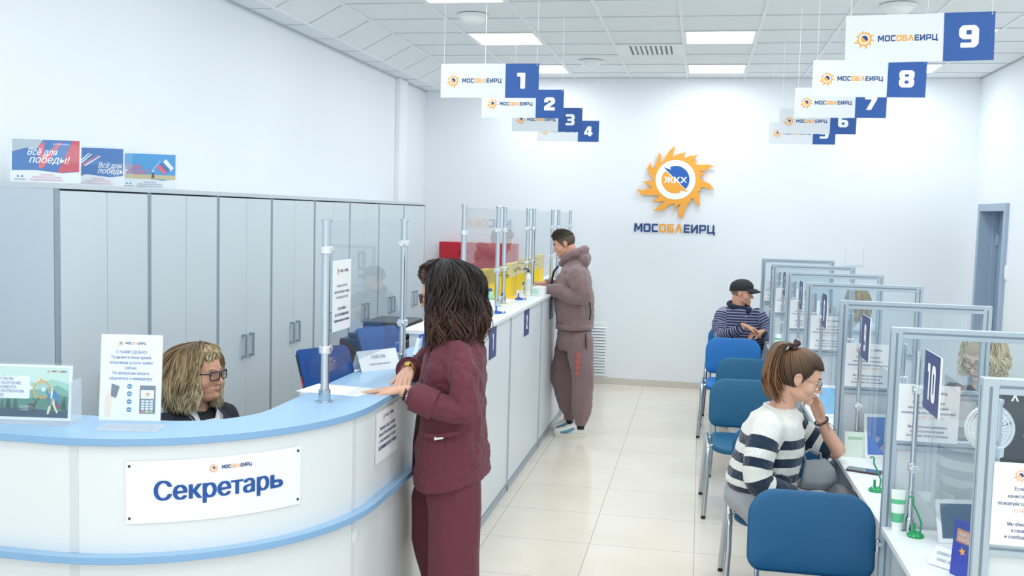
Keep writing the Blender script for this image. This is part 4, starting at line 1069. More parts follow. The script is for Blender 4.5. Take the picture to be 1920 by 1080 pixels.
def bottle(nm, lab, x, y, z, r, h_, mbody, mcap, cat, band=None, pump=False):
    t = thing(nm, lab, cat, (x, y, z), 'bottles on the white counter')
    b = MB(); b.lathe([(r * .95, 0), (r, .005), (r, h_ * .72), (r * .85, h_ * .8), (r * .4, h_ * .86), (r * .38, h_ * .9)], mbody, 20, Matrix.Translation((x, y, z))); b.build('body', t, smooth=40)
    b = MB(); b.lathe([(r * .5, h_ * .88), (r * .5, h_ * .97), (r * .25, h_)], mcap, 16, Matrix.Translation((x, y, z)))
    if pump: b.tube([(x, y, z + h_), (x - .03, y, z + h_ + .006), (x - .04, y, z + h_ - .004)], .005, mcap, 8)
    b.build('cap', t, smooth=40)
    if band: b = MB(); b.lathe([(r * 1.01, h_ * .2), (r * 1.015, h_ * .22), (r * 1.015, h_ * .6), (r * 1.01, h_ * .62)], band, 20, Matrix.Translation((x, y, z))); b.build('label', t, smooth=40)
clearg = mat('bottle_green_clear', '#a9dfc2', .1, var=.02); grn = mat('label_green', '#5fc08f', .4)
bottle('sanitizer_bottle', 'pale green sanitizer bottle beside the blue pen at the plate numbered 1', -1.405, 6.62, 1.2402, .026, .16, clearg, mat('cap_blue', '#2a5cb5', .3), 'bottle', mat('label_mint', '#8fd3ae', .4))
bottle('sanitizer_bottle', 'white spray bottle on the counter beside the standing man', -1.385, 8.02, 1.2402, .024, .22, wbox, mat('cap_dark', '#30435f', .3), 'bottle', mat('label_pale', '#d9e6e6', .4), True)
bottle('glue_bottle', 'bottle with an orange label on the staff side behind the counter glass', -1.60, 7.25, 1.2402, .03, .17, wbox, mat('cap_orange', '#e9763a', .3), 'bottle', mat('label_orange', '#ec7a3c', .4))
t = thing('leaflet_stand', 'small pale leaflet stand behind the first counter glass', 'leaflet stand', (-1.52, 6.72, 1.24))
M = stand_frame(-1.52, 6.72, 1.2405, .25, .12)
b = MB(); b.box((-.055, 0, -.002), (.055, .17, 0), mat('leaflet_lavender', '#d5d6ec', .5), M); b.build('leaflet', t)
b = MB(); b.box((-.045, .12, .0004), (.045, .15, .0008), mat('print_peach', ''), M); b.box((-.03, .03, .0004), (.04, .06, .0008), mat('print_lilac', '#8f94c4', .5), M); b.build('print', t)
b = MB(); b.box((-.057, -.0, -.07), (.057, .003, .02), foot_ac, stand_frame(-1.52, 6.72, 1.2405, .25, 0)); b.build('clear_foot', t)
t = MB(); t.box((-1.50, 7.68, 1.2402), (-1.42, 7.86, 1.248), mat('sheet_yellow', '#f0c53a', .5)); tag(t.build('notepad', bevel=.001), 'small yellow notepad by the second blue desk pen', 'notepad')
# fire cabinet on the back wall and yellow leaflet boxes on the staff worktop
redm = mat('fire_cabinet_red', '#c21f33', .35, var=.02)
t = thing('fire_cabinet', 'red fire hose cabinet on the back wall behind the counter glass', 'fire cabinet', (-2.5, YB, 1.1))
b = MB(); b.box((-2.955, YB - .16, 1.15), (-2.05, YB, 1.57), redm); b.build('case', t, bevel=.006)
b = MB(); b.box((-2.935, YB - .168, 1.17), (-2.07, YB - .16, 1.55), redm); dr_ = b.build('door', t, bevel=.004)
b = MB(); b.box((-2.72, YB - .18, 1.44), (-2.60, YB - .168, 1.47), mat('label_dark_red', '#8f1524', .4)); b.build('latch', dr_)
ylw = mat('box_yellow', '#f3cf2c', .5, var=.03); ytx = mat('box_print_black', '#3a3420', .6)
ylab = ['yellow leaflet box nearest the camera on the counter behind the glass', 'yellow leaflet box, second on the counter behind the glass', 'yellow leaflet box, third on the counter behind the glass', 'yellow leaflet box furthest along the counter beside the standing man']
for i, (x, y, h_, w_) in enumerate(((-1.575, 7.05, .265, .15), (-1.575, 8.0, .265, .15), (-1.575, 8.75, .275, .15), (-1.575, 9.45, .285, .15))):
    t = thing('leaflet_box', ylab[i], 'box', (x, y, 1.24), 'yellow leaflet boxes behind the glass')
    M = HF(x, y - .13, 1.2403)
    b = MB(); b.prism([(-w_ / 2, 0), (w_ / 2, 0), (w_ / 2, h_), (w_ * .05, h_), (-w_ * .1, h_ - .035), (-w_ / 2, h_ - .035)], -.26, 0, ylw, M); b.build('box_body', t, bevel=.002)
    b = MB()
    for q, (xa_, xb_, zz) in enumerate(((-.2, .40, .035), (-.40, .1, .07), (-.40, .38, .09))): b.box((w_ * xa_, h_ - zz - .007, 0), (w_ * xb_, h_ - zz, .0006), ytx, M)
    b.build('print', t)
# ------------------------------------------------------------------ things on the client desks
def upright_frame(lab, x, y, z, ang, lean, w_, h_, pic, nm='tablet_stand', cat='tablet'):
    t = thing(nm, lab, cat, (x, y, z), 'white framed tablets on the client desks')
    M = stand_frame(x, y, z + .001, ang, lean)
    b = MB(); b.prism(rrect(w_, h_, .008, 4, 0, h_ / 2), -.010, 0, mat('tablet_white', '#eff2f4', .25), M); b.build('casing', t, bevel=.0015)
    b = MB(); b.box((-w_ / 2 + .014, .018, 0), (w_ / 2 - .014, h_ - .016, .0006), pic, M); b.build('screen', t)
    b = MB(); b.add([M @ Vector((-.03, h_ * .7, -.010)), M @ Vector((.03, h_ * .7, -.010)), M @ Vector((.03, .012, -.08)), M @ Vector((-.03, .012, -.08))], [(0, 1, 2, 3)], mat('tablet_prop', '#3b4148', .5)); b.build('prop', t)
upright_frame('white framed tablet on the desk at plate 10, dark glossy screen', 1.00, 3.80, .75, .18, .35, .19, .16, mat('screen_gloss_grey', '#66788a', .06, var=.05))
upright_frame('white framed tablet with a blue screen on the desk at plate 9', .93, 5.09, .75, .15, .22, .17, .22, mat('screen_blue', '#5e86cf', .1, var=.15, scale=14))
upright_frame('white framed tablet with a pale blue page, right of the woman\'s cheek', .80, 6.10, .75, .15, .15, .15, .19, mat('screen_cyan', '#8fc4e8', .15, var=.2, scale=20))
def tube_bottle(lab, x, y, z, sc=1.0):
    t = thing('cream_tube', lab, 'tube', (x, y, z), 'white and green tubes on the client desks')
    M = Matrix.Translation((x, y, z)) @ Matrix.Diagonal((sc, sc, sc, 1))
    wt = mat('tube_white', '#eef6f1', .3); 
    def ring(zz, a, b_): return [(a * math.cos(2 * PI * i / 20), b_ * math.sin(2 * PI * i / 20), zz) for i in range(20)]
    def loft(b, rs, m):
        vs = [p for r in rs for p in r]; n = 20
        b.add(vs, [(i * n + j, i * n + (j + 1) % n, (i + 1) * n + (j + 1) % n, (i + 1) * n + j) for i in range(len(rs) - 1) for j in range(n)] + [tuple(range((len(rs) - 1) * n, len(rs) * n)), tuple(reversed(range(n)))], m, M)
    b = MB(); loft(b, [ring(.025, .0205, .0205), ring(.08, .024, .017), ring(.15, .027, .004), ring(.158, .027, .002)], wt); b.build('tube_body', t, smooth=50)
    b = MB(); loft(b, [ring(0, .019, .019), ring(.024, .0195, .0195), ring(.026, .018, .018)], mat('tube_cap', '#f4f7f6', .3)); b.build('cap', t, smooth=40)
    b = MB(); loft(b, [ring(.035, .0213, .0203), ring(.07, .0240, .0183)], grn); b.build('green_print', t, smooth=40)
    b = MB(); loft(b, [ring(.105, .0257, .0130), ring(.122, .0264, .0096)], grn); b.build('green_print', t, smooth=40)
tube_bottle('white and green tube standing on the desk at plate 10', .780, 3.905, .7502)
tube_bottle('white and green tube on the desk right of the chair backs', .715, 9.02, .7502)
tube_bottle('white and green tube on the desk nearest the man in the cap', .71, 10.25, .7502)
t = thing('leaflet_card', 'pale green card propped up at the foot of the pole at plate 9', 'card', (.80, 5.10, .75))
M = stand_frame(.80, 5.09, .7506, .05, .14)
b = MB(); b.box((-.05, 0, -.001), (.05, .125, 0), mat('card_pale_green', '#dcebe0', .5), M); b.build('front', t)
b = MB(); b.box((-.012, .0, -.05), (.012, .002, -.001), mat('card_pale_green', ''), M); b.build('foot', t)
b = MB(); b.box((-.035, .085, .0003), (.035, .1, .0005), mat('card_green', '#a9cdb4', .5), M); b.build('print', t)
# phone on the desk at plate 9
t = thing('phone', 'dark smartphone lying on the desk below the leaning elbow', 'phone', (.80, 4.80, .75))
M = Matrix.Translation((.80, 4.80, .7503)) @ Matrix.Rotation(-.35, 4, 'Z')
b = MB(); b.prism(rrect(.155, .075, .012, 5), 0, .008, mat('phone_case', '#4a2d33', .4), M); b.build('body', t, bevel=.002)
b = MB(); b.prism(rrect(.147, .067, .009, 5), .0082, .0084, mat('phone_screen', '#5f7483', .05, var=.02), M); b.build('screen', t)
# acrylic name card and blue booklet
t = thing('name_holder', 'small clear acrylic name holder with grey print on the desk at plate 10', 'card', (.86, 3.50, .75))
M = stand_frame(.845, 3.50, .7505, -.75, .75)
b = MB(); b.box((-.055, 0, -.002), (.055, .085, 0), acryl, M); b.box((-.055, -.002, -.006), (.055, .004, -.002), acryl, M); b.build('clear_front', t)
b = MB(); b.box((-.055, -.075, 0), (.055, .0, .002), acryl, stand_frame(.845, 3.50, .7505, -.75, 1.5)); b.build('clear_foot', t)
b = MB(); b.box((-.05, .008, -.0025), (.05, .08, -.0021), paper, M)
b.text('ОПЕРАТОР', .016, text_g, M, at=(0, .05), z=.0006, fit=.07, bold=.02); b.text('ОКНО 10', .016, text_g, M, at=(0, .026), z=.0006, fit=.05, bold=.02); b.build('insert', t)
t = thing('booklet', 'dark blue booklet with an orange square standing by the nearest partition', 'booklet', (.90, 3.3, .75))
M = stand_frame(.905, 3.40, .7505, -1.05, .06)
b = MB(); b.box((-.075, 0, -.003), (.075, .19, 0), mat('booklet_blue', '#3a4bb0', .4, var=.05), M); b.build('cover', t)
b = MB(); b.box((-.06, .115, .0004), (.035, .16, .0008), mat('booklet_orange', '#e79a66', .5), M); b.text('ПЕРЕДАТЬ', .018, white_p, M, at=(-.012, .138), z=.0012, fit=.08, bold=.02); b.text('ПОКАЗАНИЯ', .018, white_p, M, at=(-.012, .121), z=.0012, fit=.08, bold=.02)
b.prism([(-.03 + .016 * math.cos(a_ * PI / 5) * (1 if a_ % 2 else .45), .088 + .016 * math.sin(a_ * PI / 5) * (1 if a_ % 2 else .45)) for a_ in range(10)], .0006, .0006, orange_p, M); b.build('printing', t)

# ------------------------------------------------------------------ staff side on the right
scr = mat('monitor_black', '#2b343f', .35, var=.04); fanw = mat('fan_white', '#eef1f2', .35); FS = .86
t = thing('monitor', 'dark monitor seen from behind at the right edge beside the white fan', 'monitor', (1.10, 3.55, .75))
M = stand_frame(1.16, 3.64, .84, .05, .05)
b = MB(); b.prism(rrect(.50, .31, .012, 4, .14, .37), -.02, .01, scr, M); b.build('screen_back', t, bevel=.004)
b = MB(); b.box((.11, .0, -.012), (.17, .30, .004), scr, M); b.box((.04, -.088, -.09), (.24, -.078, .09), scr, M); b.box((.115, -.08, -.012), (.165, .02, .0), scr, M); b.build('stand', t, bevel=.003)
b = MB(); b.prism([(-.08, .475), (-.070, .497), (-.064, .497), (-.054, .475), (-.061, .475), (-.067, .490), (-.073, .475)], .0105, .0105, white_p, M); b.build('badge', t)
t = thing('folder', 'blue folder tucked against the dark monitor at the right edge', 'folder', (1.17, 3.44, .75))
M2 = stand_frame(1.16, 3.48, .7505, .05, .0); b = MB(); b.prism([(-.03, .36), (.15, .36), (.15, .485), (-.09, .485)], 0, .004, mat('folder_blue', '#2271c4', .4), M2); b.prism([(-.03, .0), (.15, .0), (.15, .36), (-.03, .36)], 0, .004, mat('folder_blue', ''), M2); tag(b.build('cover', t))
t = thing('desk_fan', 'small white desk fan behind the framed partition at the right', 'fan', (.975, 3.54, .75))
fc = Vector((.975, 3.50, 1.243)); FM = frame(fc, (1, .12, 0), v=(0, 0, 1)) @ Matrix.Diagonal((FS, FS, FS, 1))
b = MB()
for r in (.085, .07, .055, .04):
    b.tube([FM @ Vector((r * math.cos(2 * PI * i / 28), r * math.sin(2 * PI * i / 28), .02 - r * .12)) for i in range(29)], .0018, fanw, 6, cap=False)
for i in range(26):
    a = 2 * PI * i / 26; b.tube([FM @ Vector((.018 * math.cos(a), .018 * math.sin(a), .022)), FM @ Vector((.06 * math.cos(a), .06 * math.sin(a), .016)), FM @ Vector((.088 * math.cos(a), .088 * math.sin(a), .0))], .0013, fanw, 5)
b.build('guard', t, smooth=50)
b = MB(); b.lathe([(.092, -.014), (.095, 0), (.092, .01), (.088, .0)], fanw, 30, FM); b.lathe([(.02, .018), (.02, .026), (.001, .028)], fanw, 18, FM); b.lathe([(.001, -.06), (.035, -.055), (.04, -.02), (.03, -.012)], fanw, 18, FM); b.build('rim_and_hub', t, smooth=40)
for i in range(3):
    b = MB(); a = 2 * PI * i / 3
    b.add([FM @ (Matrix.Rotation(a, 4, 'Z') @ Vector(p)) for p in ((.015, -.012, -.008), (.075, -.035, -.010), (.08, .03, .004), (.015, .012, .006))], [(0, 1, 2, 3)], mat('fan_blade', '#9aa9b3', .35)); b.build('blade', t)
b = MB(); b.lathe([(.07, 0), (.07, .012), (.02, .02), (.012, .03), (.012, .40)], fanw, 20, Matrix.Translation((fc.x, fc.y + .045, .7505))); b.build('stand', t, smooth=40)
def staff_monitor(lab, x, y, ang):
    t = thing('monitor', lab, 'monitor', (x, y, .72), 'monitors on the staff side')
    M = Matrix.Translation((x, y, .72)) @ Matrix.Rotation(ang, 4, 'Z') @ frame((0, 0, 0), (1, 0, 0), v=(0, 0, 1))
    b = MB(); b.prism(rrect(.48, .29, .01, 4, 0, .28), -.02, .01, scr, M); b.build('screen', t, bevel=.003)
    b = MB(); b.box((-.02, .0, -.02), (.02, .2, -.005), scr, M); b.box((-.1, 0, -.09), (.1, .012, .07), scr, M); b.build('stand', t)
sd_m = mat('desk_top_white', '#e9edf0')
for k in range(6):
    y0 = part_x[k][0]; y1 = part_x[k + 1][0]; xa = part_x[k][1] + PW
    t = thing('staff_drawers', ['grey drawer unit beside the white fan, through the partition glass', 'grey drawer unit on the staff side of desk 9', 'grey drawer unit on the staff side of desk 8', 'grey drawer unit on the staff side of desk 7', 'grey drawer unit on the staff side, second from the back wall', 'grey drawer unit on the staff side nearest the back wall'][k], 'drawers', (xa - .2, y1 - .25, 0), 'grey drawer units under the desks')
    b = MB(); b.box((xa - .42, y1 - .45, .03), (xa - .02, y1 - .04, .715), panel_g); b.build('case', t, bevel=.002)
    for q in range(4):
        b = MB(); b.box((xa - .41, y1 - .468, .05 + q * .165), (xa - .03, y1 - .45, .205 + q * .165), mat('drawer_grey', '#aab4bf', .4)); dq = b.build('drawer', t, bevel=.002)
        b = MB(); b.box((xa - .27, y1 - .478, .12 + q * .165), (xa - .17, y1 - .468, .132 + q * .165), alu); b.build('handle', dq)
t = thing('printer', 'small dark printer with papers on the desk beyond the plate numbered 9', 'printer', (1.20, 5.0, .75))
b = MB(); b.box((1.04, 4.86, .7505), (1.40, 5.12, .93), mat('printer_slate', '#4b5560', .4, var=.04)); b.build('body', t, bevel=.01)
b = MB(); b.box((1.08, 4.80, .80), (1.36, 4.87, .812), pk2); b.build('tray', t)
b = MB(); b.add([(1.10, 4.81, .815), (1.34, 4.81, .815), (1.34, 4.98, .835), (1.10, 4.98, .835)], [(0, 1, 2, 3)], paper); b.build('paper', t)
# ------------------------------------------------------------------ figures: one continuous surface grown from tapered limbs
V3 = Vector
def spline(pts, rad, n=6):
    """Catmull-Rom through the joints; radii interpolated with them"""
    P = [Vector(p) for p in pts]; out = []; ro = []
    for i in range(len(P) - 1):
        p0 = P[i - 1] if i else P[0] * 2 - P[1]; p1 = P[i]; p2 = P[i + 1]; p3 = P[i + 2] if i + 2 < len(P) else P[-1] * 2 - P[-2]
        for k in range(n):
            t = k / n
            out.append(.5 * ((2 * p1) + (p2 - p0) * t + (2 * p0 - 5 * p1 + 4 * p2 - p3) * t * t + (3 * p1 - p0 - 3 * p2 + p3) * t ** 3))
            ro.append(rad[i] * (1 - t) + rad[i + 1] * t)
    out.append(P[-1]); ro.append(rad[-1])
    return out, ro
DUMMY = bpy.data.materials.new('clay')
class Blob(MB):
    def limb(self, pts, rad, n=14, sub=5, flat=1.0, up=(0, 0, 1)):
        p, r = spline(pts, rad, sub) if len(pts) > 2 else ([Vector(q) for q in pts], list(rad))
        d0 = (p[0] - p[1]).normalized(); d1 = (p[-1] - p[-2]).normalized()
        head = [(p[0] + d0 * r[0] * s, r[0] * c) for s, c in ((.97, .22), (.8, .6), (.45, .89))]
        tail = [(p[-1] + d1 * r[-1] * s, r[-1] * c) for s, c in ((.45, .89), (.8, .6), (.97, .22))]
        self.tube([a for a, _ in head] + p + [a for a, _ in tail], [b for _, b in head] + r + [b for _, b in tail], DUMMY, n, flat=flat, up=up)
        return self
    def ball(self, c, r, M=None):
        if not hasattr(r, '__len__'): r = (r, r, r)
        return self.ell(c, r, DUMMY, M, 18, 12)
    def loft(self, rings, n=26, ex=2.3):
        """rings: (centre, half-axis a, half-axis b) -> superellipse sections"""
        vs = []; fs = []
        for (c, a, b) in rings:
            c, a, b = Vector(c), Vector(a), Vector(b)
            for j in range(n):
                t = 2 * PI * j / n; x, y = math.cos(t), math.sin(t)
                k = (abs(x) ** ex + abs(y) ** ex) ** (-1 / ex)
                vs.append(c + a * x * k + b * y * k)
        m = len(rings)
        for i in range(m - 1):
            for j in range(n):
                fs.append((i * n + j, i * n + (j + 1) % n, (i + 1) * n + (j + 1) % n, (i + 1) * n + j))
        fs.append(tuple(reversed(range(n)))); fs.append(tuple(range((m - 1) * n, m * n)))
        return self.add(vs, fs, DUMMY)
    def grow(self, voxel, smooth=4, fac=.5):
        me = bpy.data.meshes.new('grow'); me.from_pydata([tuple(v) for v in self.v], [], self.f); me.update()
        ob = bpy.data.objects.new('grow', me); COL.objects.link(ob)
        r = ob.modifiers.new('r', 'REMESH'); r.mode = 'VOXEL'; r.voxel_size = voxel; r.adaptivity = 0.0
        if smooth:
            s = ob.modifiers.new('s', 'SMOOTH'); s.factor = fac; s.iterations = smooth
        dg = bpy.context.evaluated_depsgraph_get()
        ev = bpy.data.meshes.new_from_object(ob.evaluated_get(dg))
        nv = len(ev.vertices); co = np.empty(nv * 3); ev.vertices.foreach_get('co', co)
        nr = np.empty(nv * 3); ev.vertices.foreach_get('normal', nr)
        fs = [tuple(p.vertices) for p in ev.polygons]
        bpy.data.objects.remove(ob); bpy.data.meshes.remove(me); bpy.data.meshes.remove(ev)
        return co.reshape(-1, 3), nr.reshape(-1, 3), fs

def fold(co, nr, amp, sc, seed=0.0, ridge=True):
    """cloth creases: displacement along the normal by stretched noise"""
    out = co.copy()
    for i in range(len(co)):
        p = Vector((co[i][0] * sc[0] + seed, co[i][1] * sc[1] + seed * .7, co[i][2] * sc[2] - seed))
        n = noise.noise(p) + .5 * noise.noise(p * 2.1)
        d = (abs(n) * 1.6 - .35) if ridge else n
        out[i] += nr[i] * (amp * d)
    return out

def fine(co, nr, seed, a=.0035, s=(24, 24, 17)):
    return fold(co, nr, a, s, seed)

def skin_mesh(name, co, fs, mats, parent, face_mat=None, attrs=None):
    me = bpy.data.meshes.new(name)
    o = parent_loc(parent)
    me.from_pydata([(a - o.x, b - o.y, c - o.z) for a, b, c in co], [], fs)
    for m in mats: me.materials.append(m)
    if face_mat is not None:
        me.polygons.foreach_set('material_index', face_mat)
    if attrs:
        for k, v in attrs.items():
            at = me.attributes.new(k, 'FLOAT', 'POINT'); at.data.foreach_set('value', np.asarray(v, dtype=np.float32))
    me.update(); me.shade_smooth()
    ob = bpy.data.objects.new(name, me); COL.objects.link(ob); ob.parent = parent
    return ob

def head_frame(c, fwd, tilt=0.0, roll=0.0, s=1.0):
    """local x = lateral (person's right), y = face, z = crown"""
    f = Vector(fwd).normalized(); up = Vector((0, 0, 1)); r = f.cross(up).normalized()
    f2 = (f * math.cos(tilt) - up * math.sin(tilt)); u2 = r.cross(f2).normalized()
    if roll:
        q = Matrix.Rotation(roll, 3, f2); r = q @ r; u2 = q @ u2
    return Matrix(((r.x * s, f2.x * s, u2.x * s, c[0]), (r.y * s, f2.y * s, u2.y * s, c[1]), (r.z * s, f2.z * s, u2.z * s, c[2]), (0, 0, 0, 1)))

def head_prims(B, M, male=False, full=1.0, nose=1.0):
    def E(c, r): B.ell(c, r, DUMMY, M, 24, 16)
    def L(p, r, n=10): B.limb([M @ Vector(q) for q in p], [x * M.to_scale()[0] for x in r], n, 4)
    E((0, -.012, .025), (.074, .097, .088)); E((0, .024, -.022), (.061 * full, .058, .074)); E((0, .026, -.066), (.052 * full, .054, .043))
    E((0, .074, -.094), (.019, .016, .017))
    for s in (-1, 1):
        E((s * .042 * full, .004, -.062), (.016, .032, .028)); E((s * .038 * full, .047, -.034), (.028, .025, .030))
        L([(s * .044, .062, .014), (s * .028, .079, .017), (s * .010, .082, .012)], [.008, .0095, .008])
        L([(s * .041, .062, .001), (s * .031, .0735, .0045), (s * .019, .070, -.001)], [.003, .0038, .003], 8)       # upper lid
        L([(s * .040, .062, -.009), (s * .031, .071, -.0125), (s * .020, .068, -.010)], [.003, .0032, .003], 8)     # lower lid
        E((s * .0105, .0905, -.040), (.0072, .0095, .0065))
        # ear: rim, lobe and bowl
        ex = s * .0755
        L([(ex, -.002, -.022), (ex + s * .006, -.004, .002), (ex + s * .011, -.016, .016), (ex + s * .014, -.030, .010), (ex + s * .012, -.032, -.010), (ex + s * .005, -.020, -.030), (ex, -.008, -.034)], [.0045, .0045, .0048, .0048, .0045, .006, .006], 8)
        E((ex + s * .004, -.017, -.008), (.005, .014, .020))
    L([(0, .078, .012), (0, .088, -.010), (0, .0965 + .003 * nose, -.026), (0, .1005 + .004 * nose, -.035)], [.0075, .0072, .0082, .0092]); E((0, .092, -.043), (.0065, .010, .005))
    E((0, .064, -.070), (.028, .021, .022))
    L([(-.023, .0735, -.0685), (-.010, .0850, -.0655), (0, .0862, -.067), (.010, .0850, -.0655), (.023, .0735, -.0685)], [.0028, .0045, .0045, .0045, .0028], 8)
    L([(-.020, .0735, -.073), (0, .0845, -.0765), (.020, .0735, -.073)], [.003, .0062, .003], 8)
    if male:
        E((0, .070, -.096), (.026, .02, .018))
    return B

LIPS = ((-.021, -.0685), (.021, -.0765))
def face_mats(co, fs, M, lip_idx=1, brow_idx=None):
    """material index per face: lips by their place on the face"""
    Mi = np.array(M.inverted()); P = np.c_[co, np.ones(len(co))] @ Mi.T
    cen = np.array([P[list(f)[:4]].mean(axis=0)[:3] for f in fs])
    fm = np.zeros(len(fs), dtype=np.int32)
    x, y, z = cen[:, 0], cen[:, 1], cen[:, 2]
    lip = (y > .074) & (np.abs(x) < .022) & (z < -.0632 - np.abs(x) * .12) & (z > -.0805 + np.abs(x) * .42) & (y > .0835 - np.abs(x) * .55)
    fm[lip] = lip_idx
    if brow_idx is not None:
        br = (y > .045) & (np.abs(x) > .010) & (np.abs(x) < .046) & (np.abs(z - (.0235 - np.abs(np.abs(x) - .03) * .30)) < .0042)
        fm[br] = brow_idx
    return fm

eye_w = mat('eye_white', '#e9e6e2', .15, var=0); iris_m = mat('iris_grey', '#5d6b6d', .2, var=0); pupil_m = mat('pupil', '#15171a', .1, var=0)
def eyes(M, parent, look=(0, 1, 0)):
    for s in (-1, 1):
        b = MB(); c = Vector((s * .031, .0610, -.004)); r = .0128
        b.ell(c, (r, r, r), eye_w, M, 20, 14)
        d = Vector((look[0], look[1], look[2])).normalized(); F = frame(c + d * (r * .90), d.orthogonal(), n=d)
        b.lathe([(.0058, 0), (.0052, .0014), (.0028, .0017)], iris_m, 18, M @ F); b.lathe([(.0028, .0016), (.0024, .0019), (.0002, .002)], pupil_m, 14, M @ F)
        b.build('eye', parent, smooth=60)

def glasses(M, parent, m, w_=.027, h_=.017, r=.0016, round_=.35, drop=-.006, fwd=.094, lens='#fbfdfd', temple=None, nm='glasses'):
    b = MB()
    sc = M.to_scale()[0]
    for s in (-1, 1):
        cx = s * .033
        out = rrect(2 * w_, 2 * h_, min(w_, h_) * (round_ * 2 if round_ < .5 else .98), 6)
        pts = [M @ Vector((cx + p[0], fwd - abs(cx + p[0]) ** 2 * 3.0, drop + p[1])) for p in out]
        b.tube(pts + [pts[0]], r * sc, m, 8, cap=False)
        b.tube([M @ Vector(q) for q in ((s * (.033 + w_), fwd - (.033 + w_) ** 2 * 3, drop + h_ * .5), (s * .070, .066, drop + h_ * .5), (s * .0775, .02, drop + .010), (s * .079, -.015, drop + .014), (s * .077, -.035, drop - .004))], r * .9 * sc, temple or m, 8)
    b.tube([M @ Vector((x, fwd - abs(x) ** 2 * 3 + .002, drop + .004)) for x in (-.007, 0, .007)], r * sc, m, 8)
    g = b.build(nm, parent, smooth=60)
    lb = MB(); gm = glass('lens_clear', lens, boost=-.12)
    for s in (-1, 1):
        cx = s * .033; out = rrect(2 * w_, 2 * h_, min(w_, h_) * (round_ * 2 if round_ < .5 else .98), 6)
        lb.add([M @ Vector((cx + p[0], fwd - abs(cx + p[0]) ** 2 * 3.0, drop + p[1])) for p in out], [tuple(range(len(out)))], gm)
    lb.build('lenses', g)
    return g

def hand(B, wrist, fwd, palm_n, thumb_side, curl=(.25, .3, .35, .45), spread=.06, thumb=(.6, .25), s=1.0, bend=0.0):
    """palm and five fingers rooted at the wrist. fwd: towards fingertips, palm_n: out of the palm, thumb_side: +1/-1 along fwd x palm_n"""
    f = Vector(fwd).normalized(); p = Vector(palm_n); p = (p - f * p.dot(f)).normalized(); l = f.cross(p).normalized() * thumb_side
    w = Vector(wrist)
    def at(a, b_, c): return w + (f * a + l * b_ + p * c) * s
    # palm: four metacarpals side by side
    for k, y in enumerate((.028, .010, -.009, -.026)):
        B.limb([at(.0, y * .62, 0), at(.045, y * .9, -.002), at(.086 - .006 * abs(k - 1.2), y, -.001)], [.0135 * s, .0125 * s, .0098 * s], 10, 3)
    B.limb([at(-.03, 0, 0), at(.02, 0, 0)], [.022 * s, .020 * s], 12, flat=.8, up=tuple(p))
    lens = ((.040, .025, .020), (.044, .029, .021), (.041, .027, .020), (.032, .020, .018)); rad = (.0082, .0084, .0080, .0070)
    tips = []
    for k, y in enumerate((.028, .010, -.009, -.026)):
        base = at(.086 - .006 * abs(k - 1.2), y, -.001); d = (f + l * (spread * (1.3 - k))).normalized(); ax = d.cross(p)
        pts = [base - d * .012 * s, base]; a = 0
        c = curl[k]
        for j, L in enumerate(lens[k]):
            a += c * (1.0, 1.25, .8)[j]
            dd = d * math.cos(a) + p * math.sin(a)
            pts.append(pts[-1] + dd * L * s)
        B.limb(pts, [rad[k] * 1.08 * s, rad[k] * 1.05 * s, rad[k] * s, rad[k] * .94 * s, rad[k] * .78 * s], 10, 3)
        tips.append(pts[-1])
    ta, tb = thumb
    b0 = at(.018, .022, .004); d = (f * math.cos(ta) + l * math.sin(ta) + p * tb).normalized()
    d2 = (d + f * .45 + p * tb * .3).normalized()
    B.limb([b0, b0 + d * .034 * s, b0 + d * .034 * s + d2 * .030 * s, b0 + d * .034 * s + d2 * .052 * s], [.0145 * s, .0105 * s, .0095 * s, .0072 * s], 10, 3)
    return tips

def hair_cap(M, m, grow_=1.05, front=.035, line=.062, nape=-.065, name='scalp', side=.0):
    vs = []; fs = []; nu, nv = 112, 72
    c = Vector((0, -.012, .025)); r = Vector((.074, .097, .088)) * grow_
    P = []
    for i in range(nv + 1):
        th = PI * i / nv
        for j in range(nu):
            ph = 2 * PI * j / nu
            P.append(Vector((c.x + r.x * math.sin(th) * math.cos(ph), c.y + r.y * math.sin(th) * math.sin(ph), c.z + r.z * math.cos(th))))
    def keep(q):
        lim = line if q.y > front else (nape if q.y < -.02 else nape + (line - nape) * ((q.y + .02) / (front + .02)) ** 1.4)
        return q.z > lim
    b = MB()
    for i in range(nv):
        for j in range(nu):
            f = (i * nu + j, (i + 1) * nu + j, (i + 1) * nu + (j + 1) % nu, i * nu + (j + 1) % nu)
            if keep(sum((P[k] for k in f), Vector()) / 4): fs.append(f)
    b.add(P, fs, m, M)
    return b

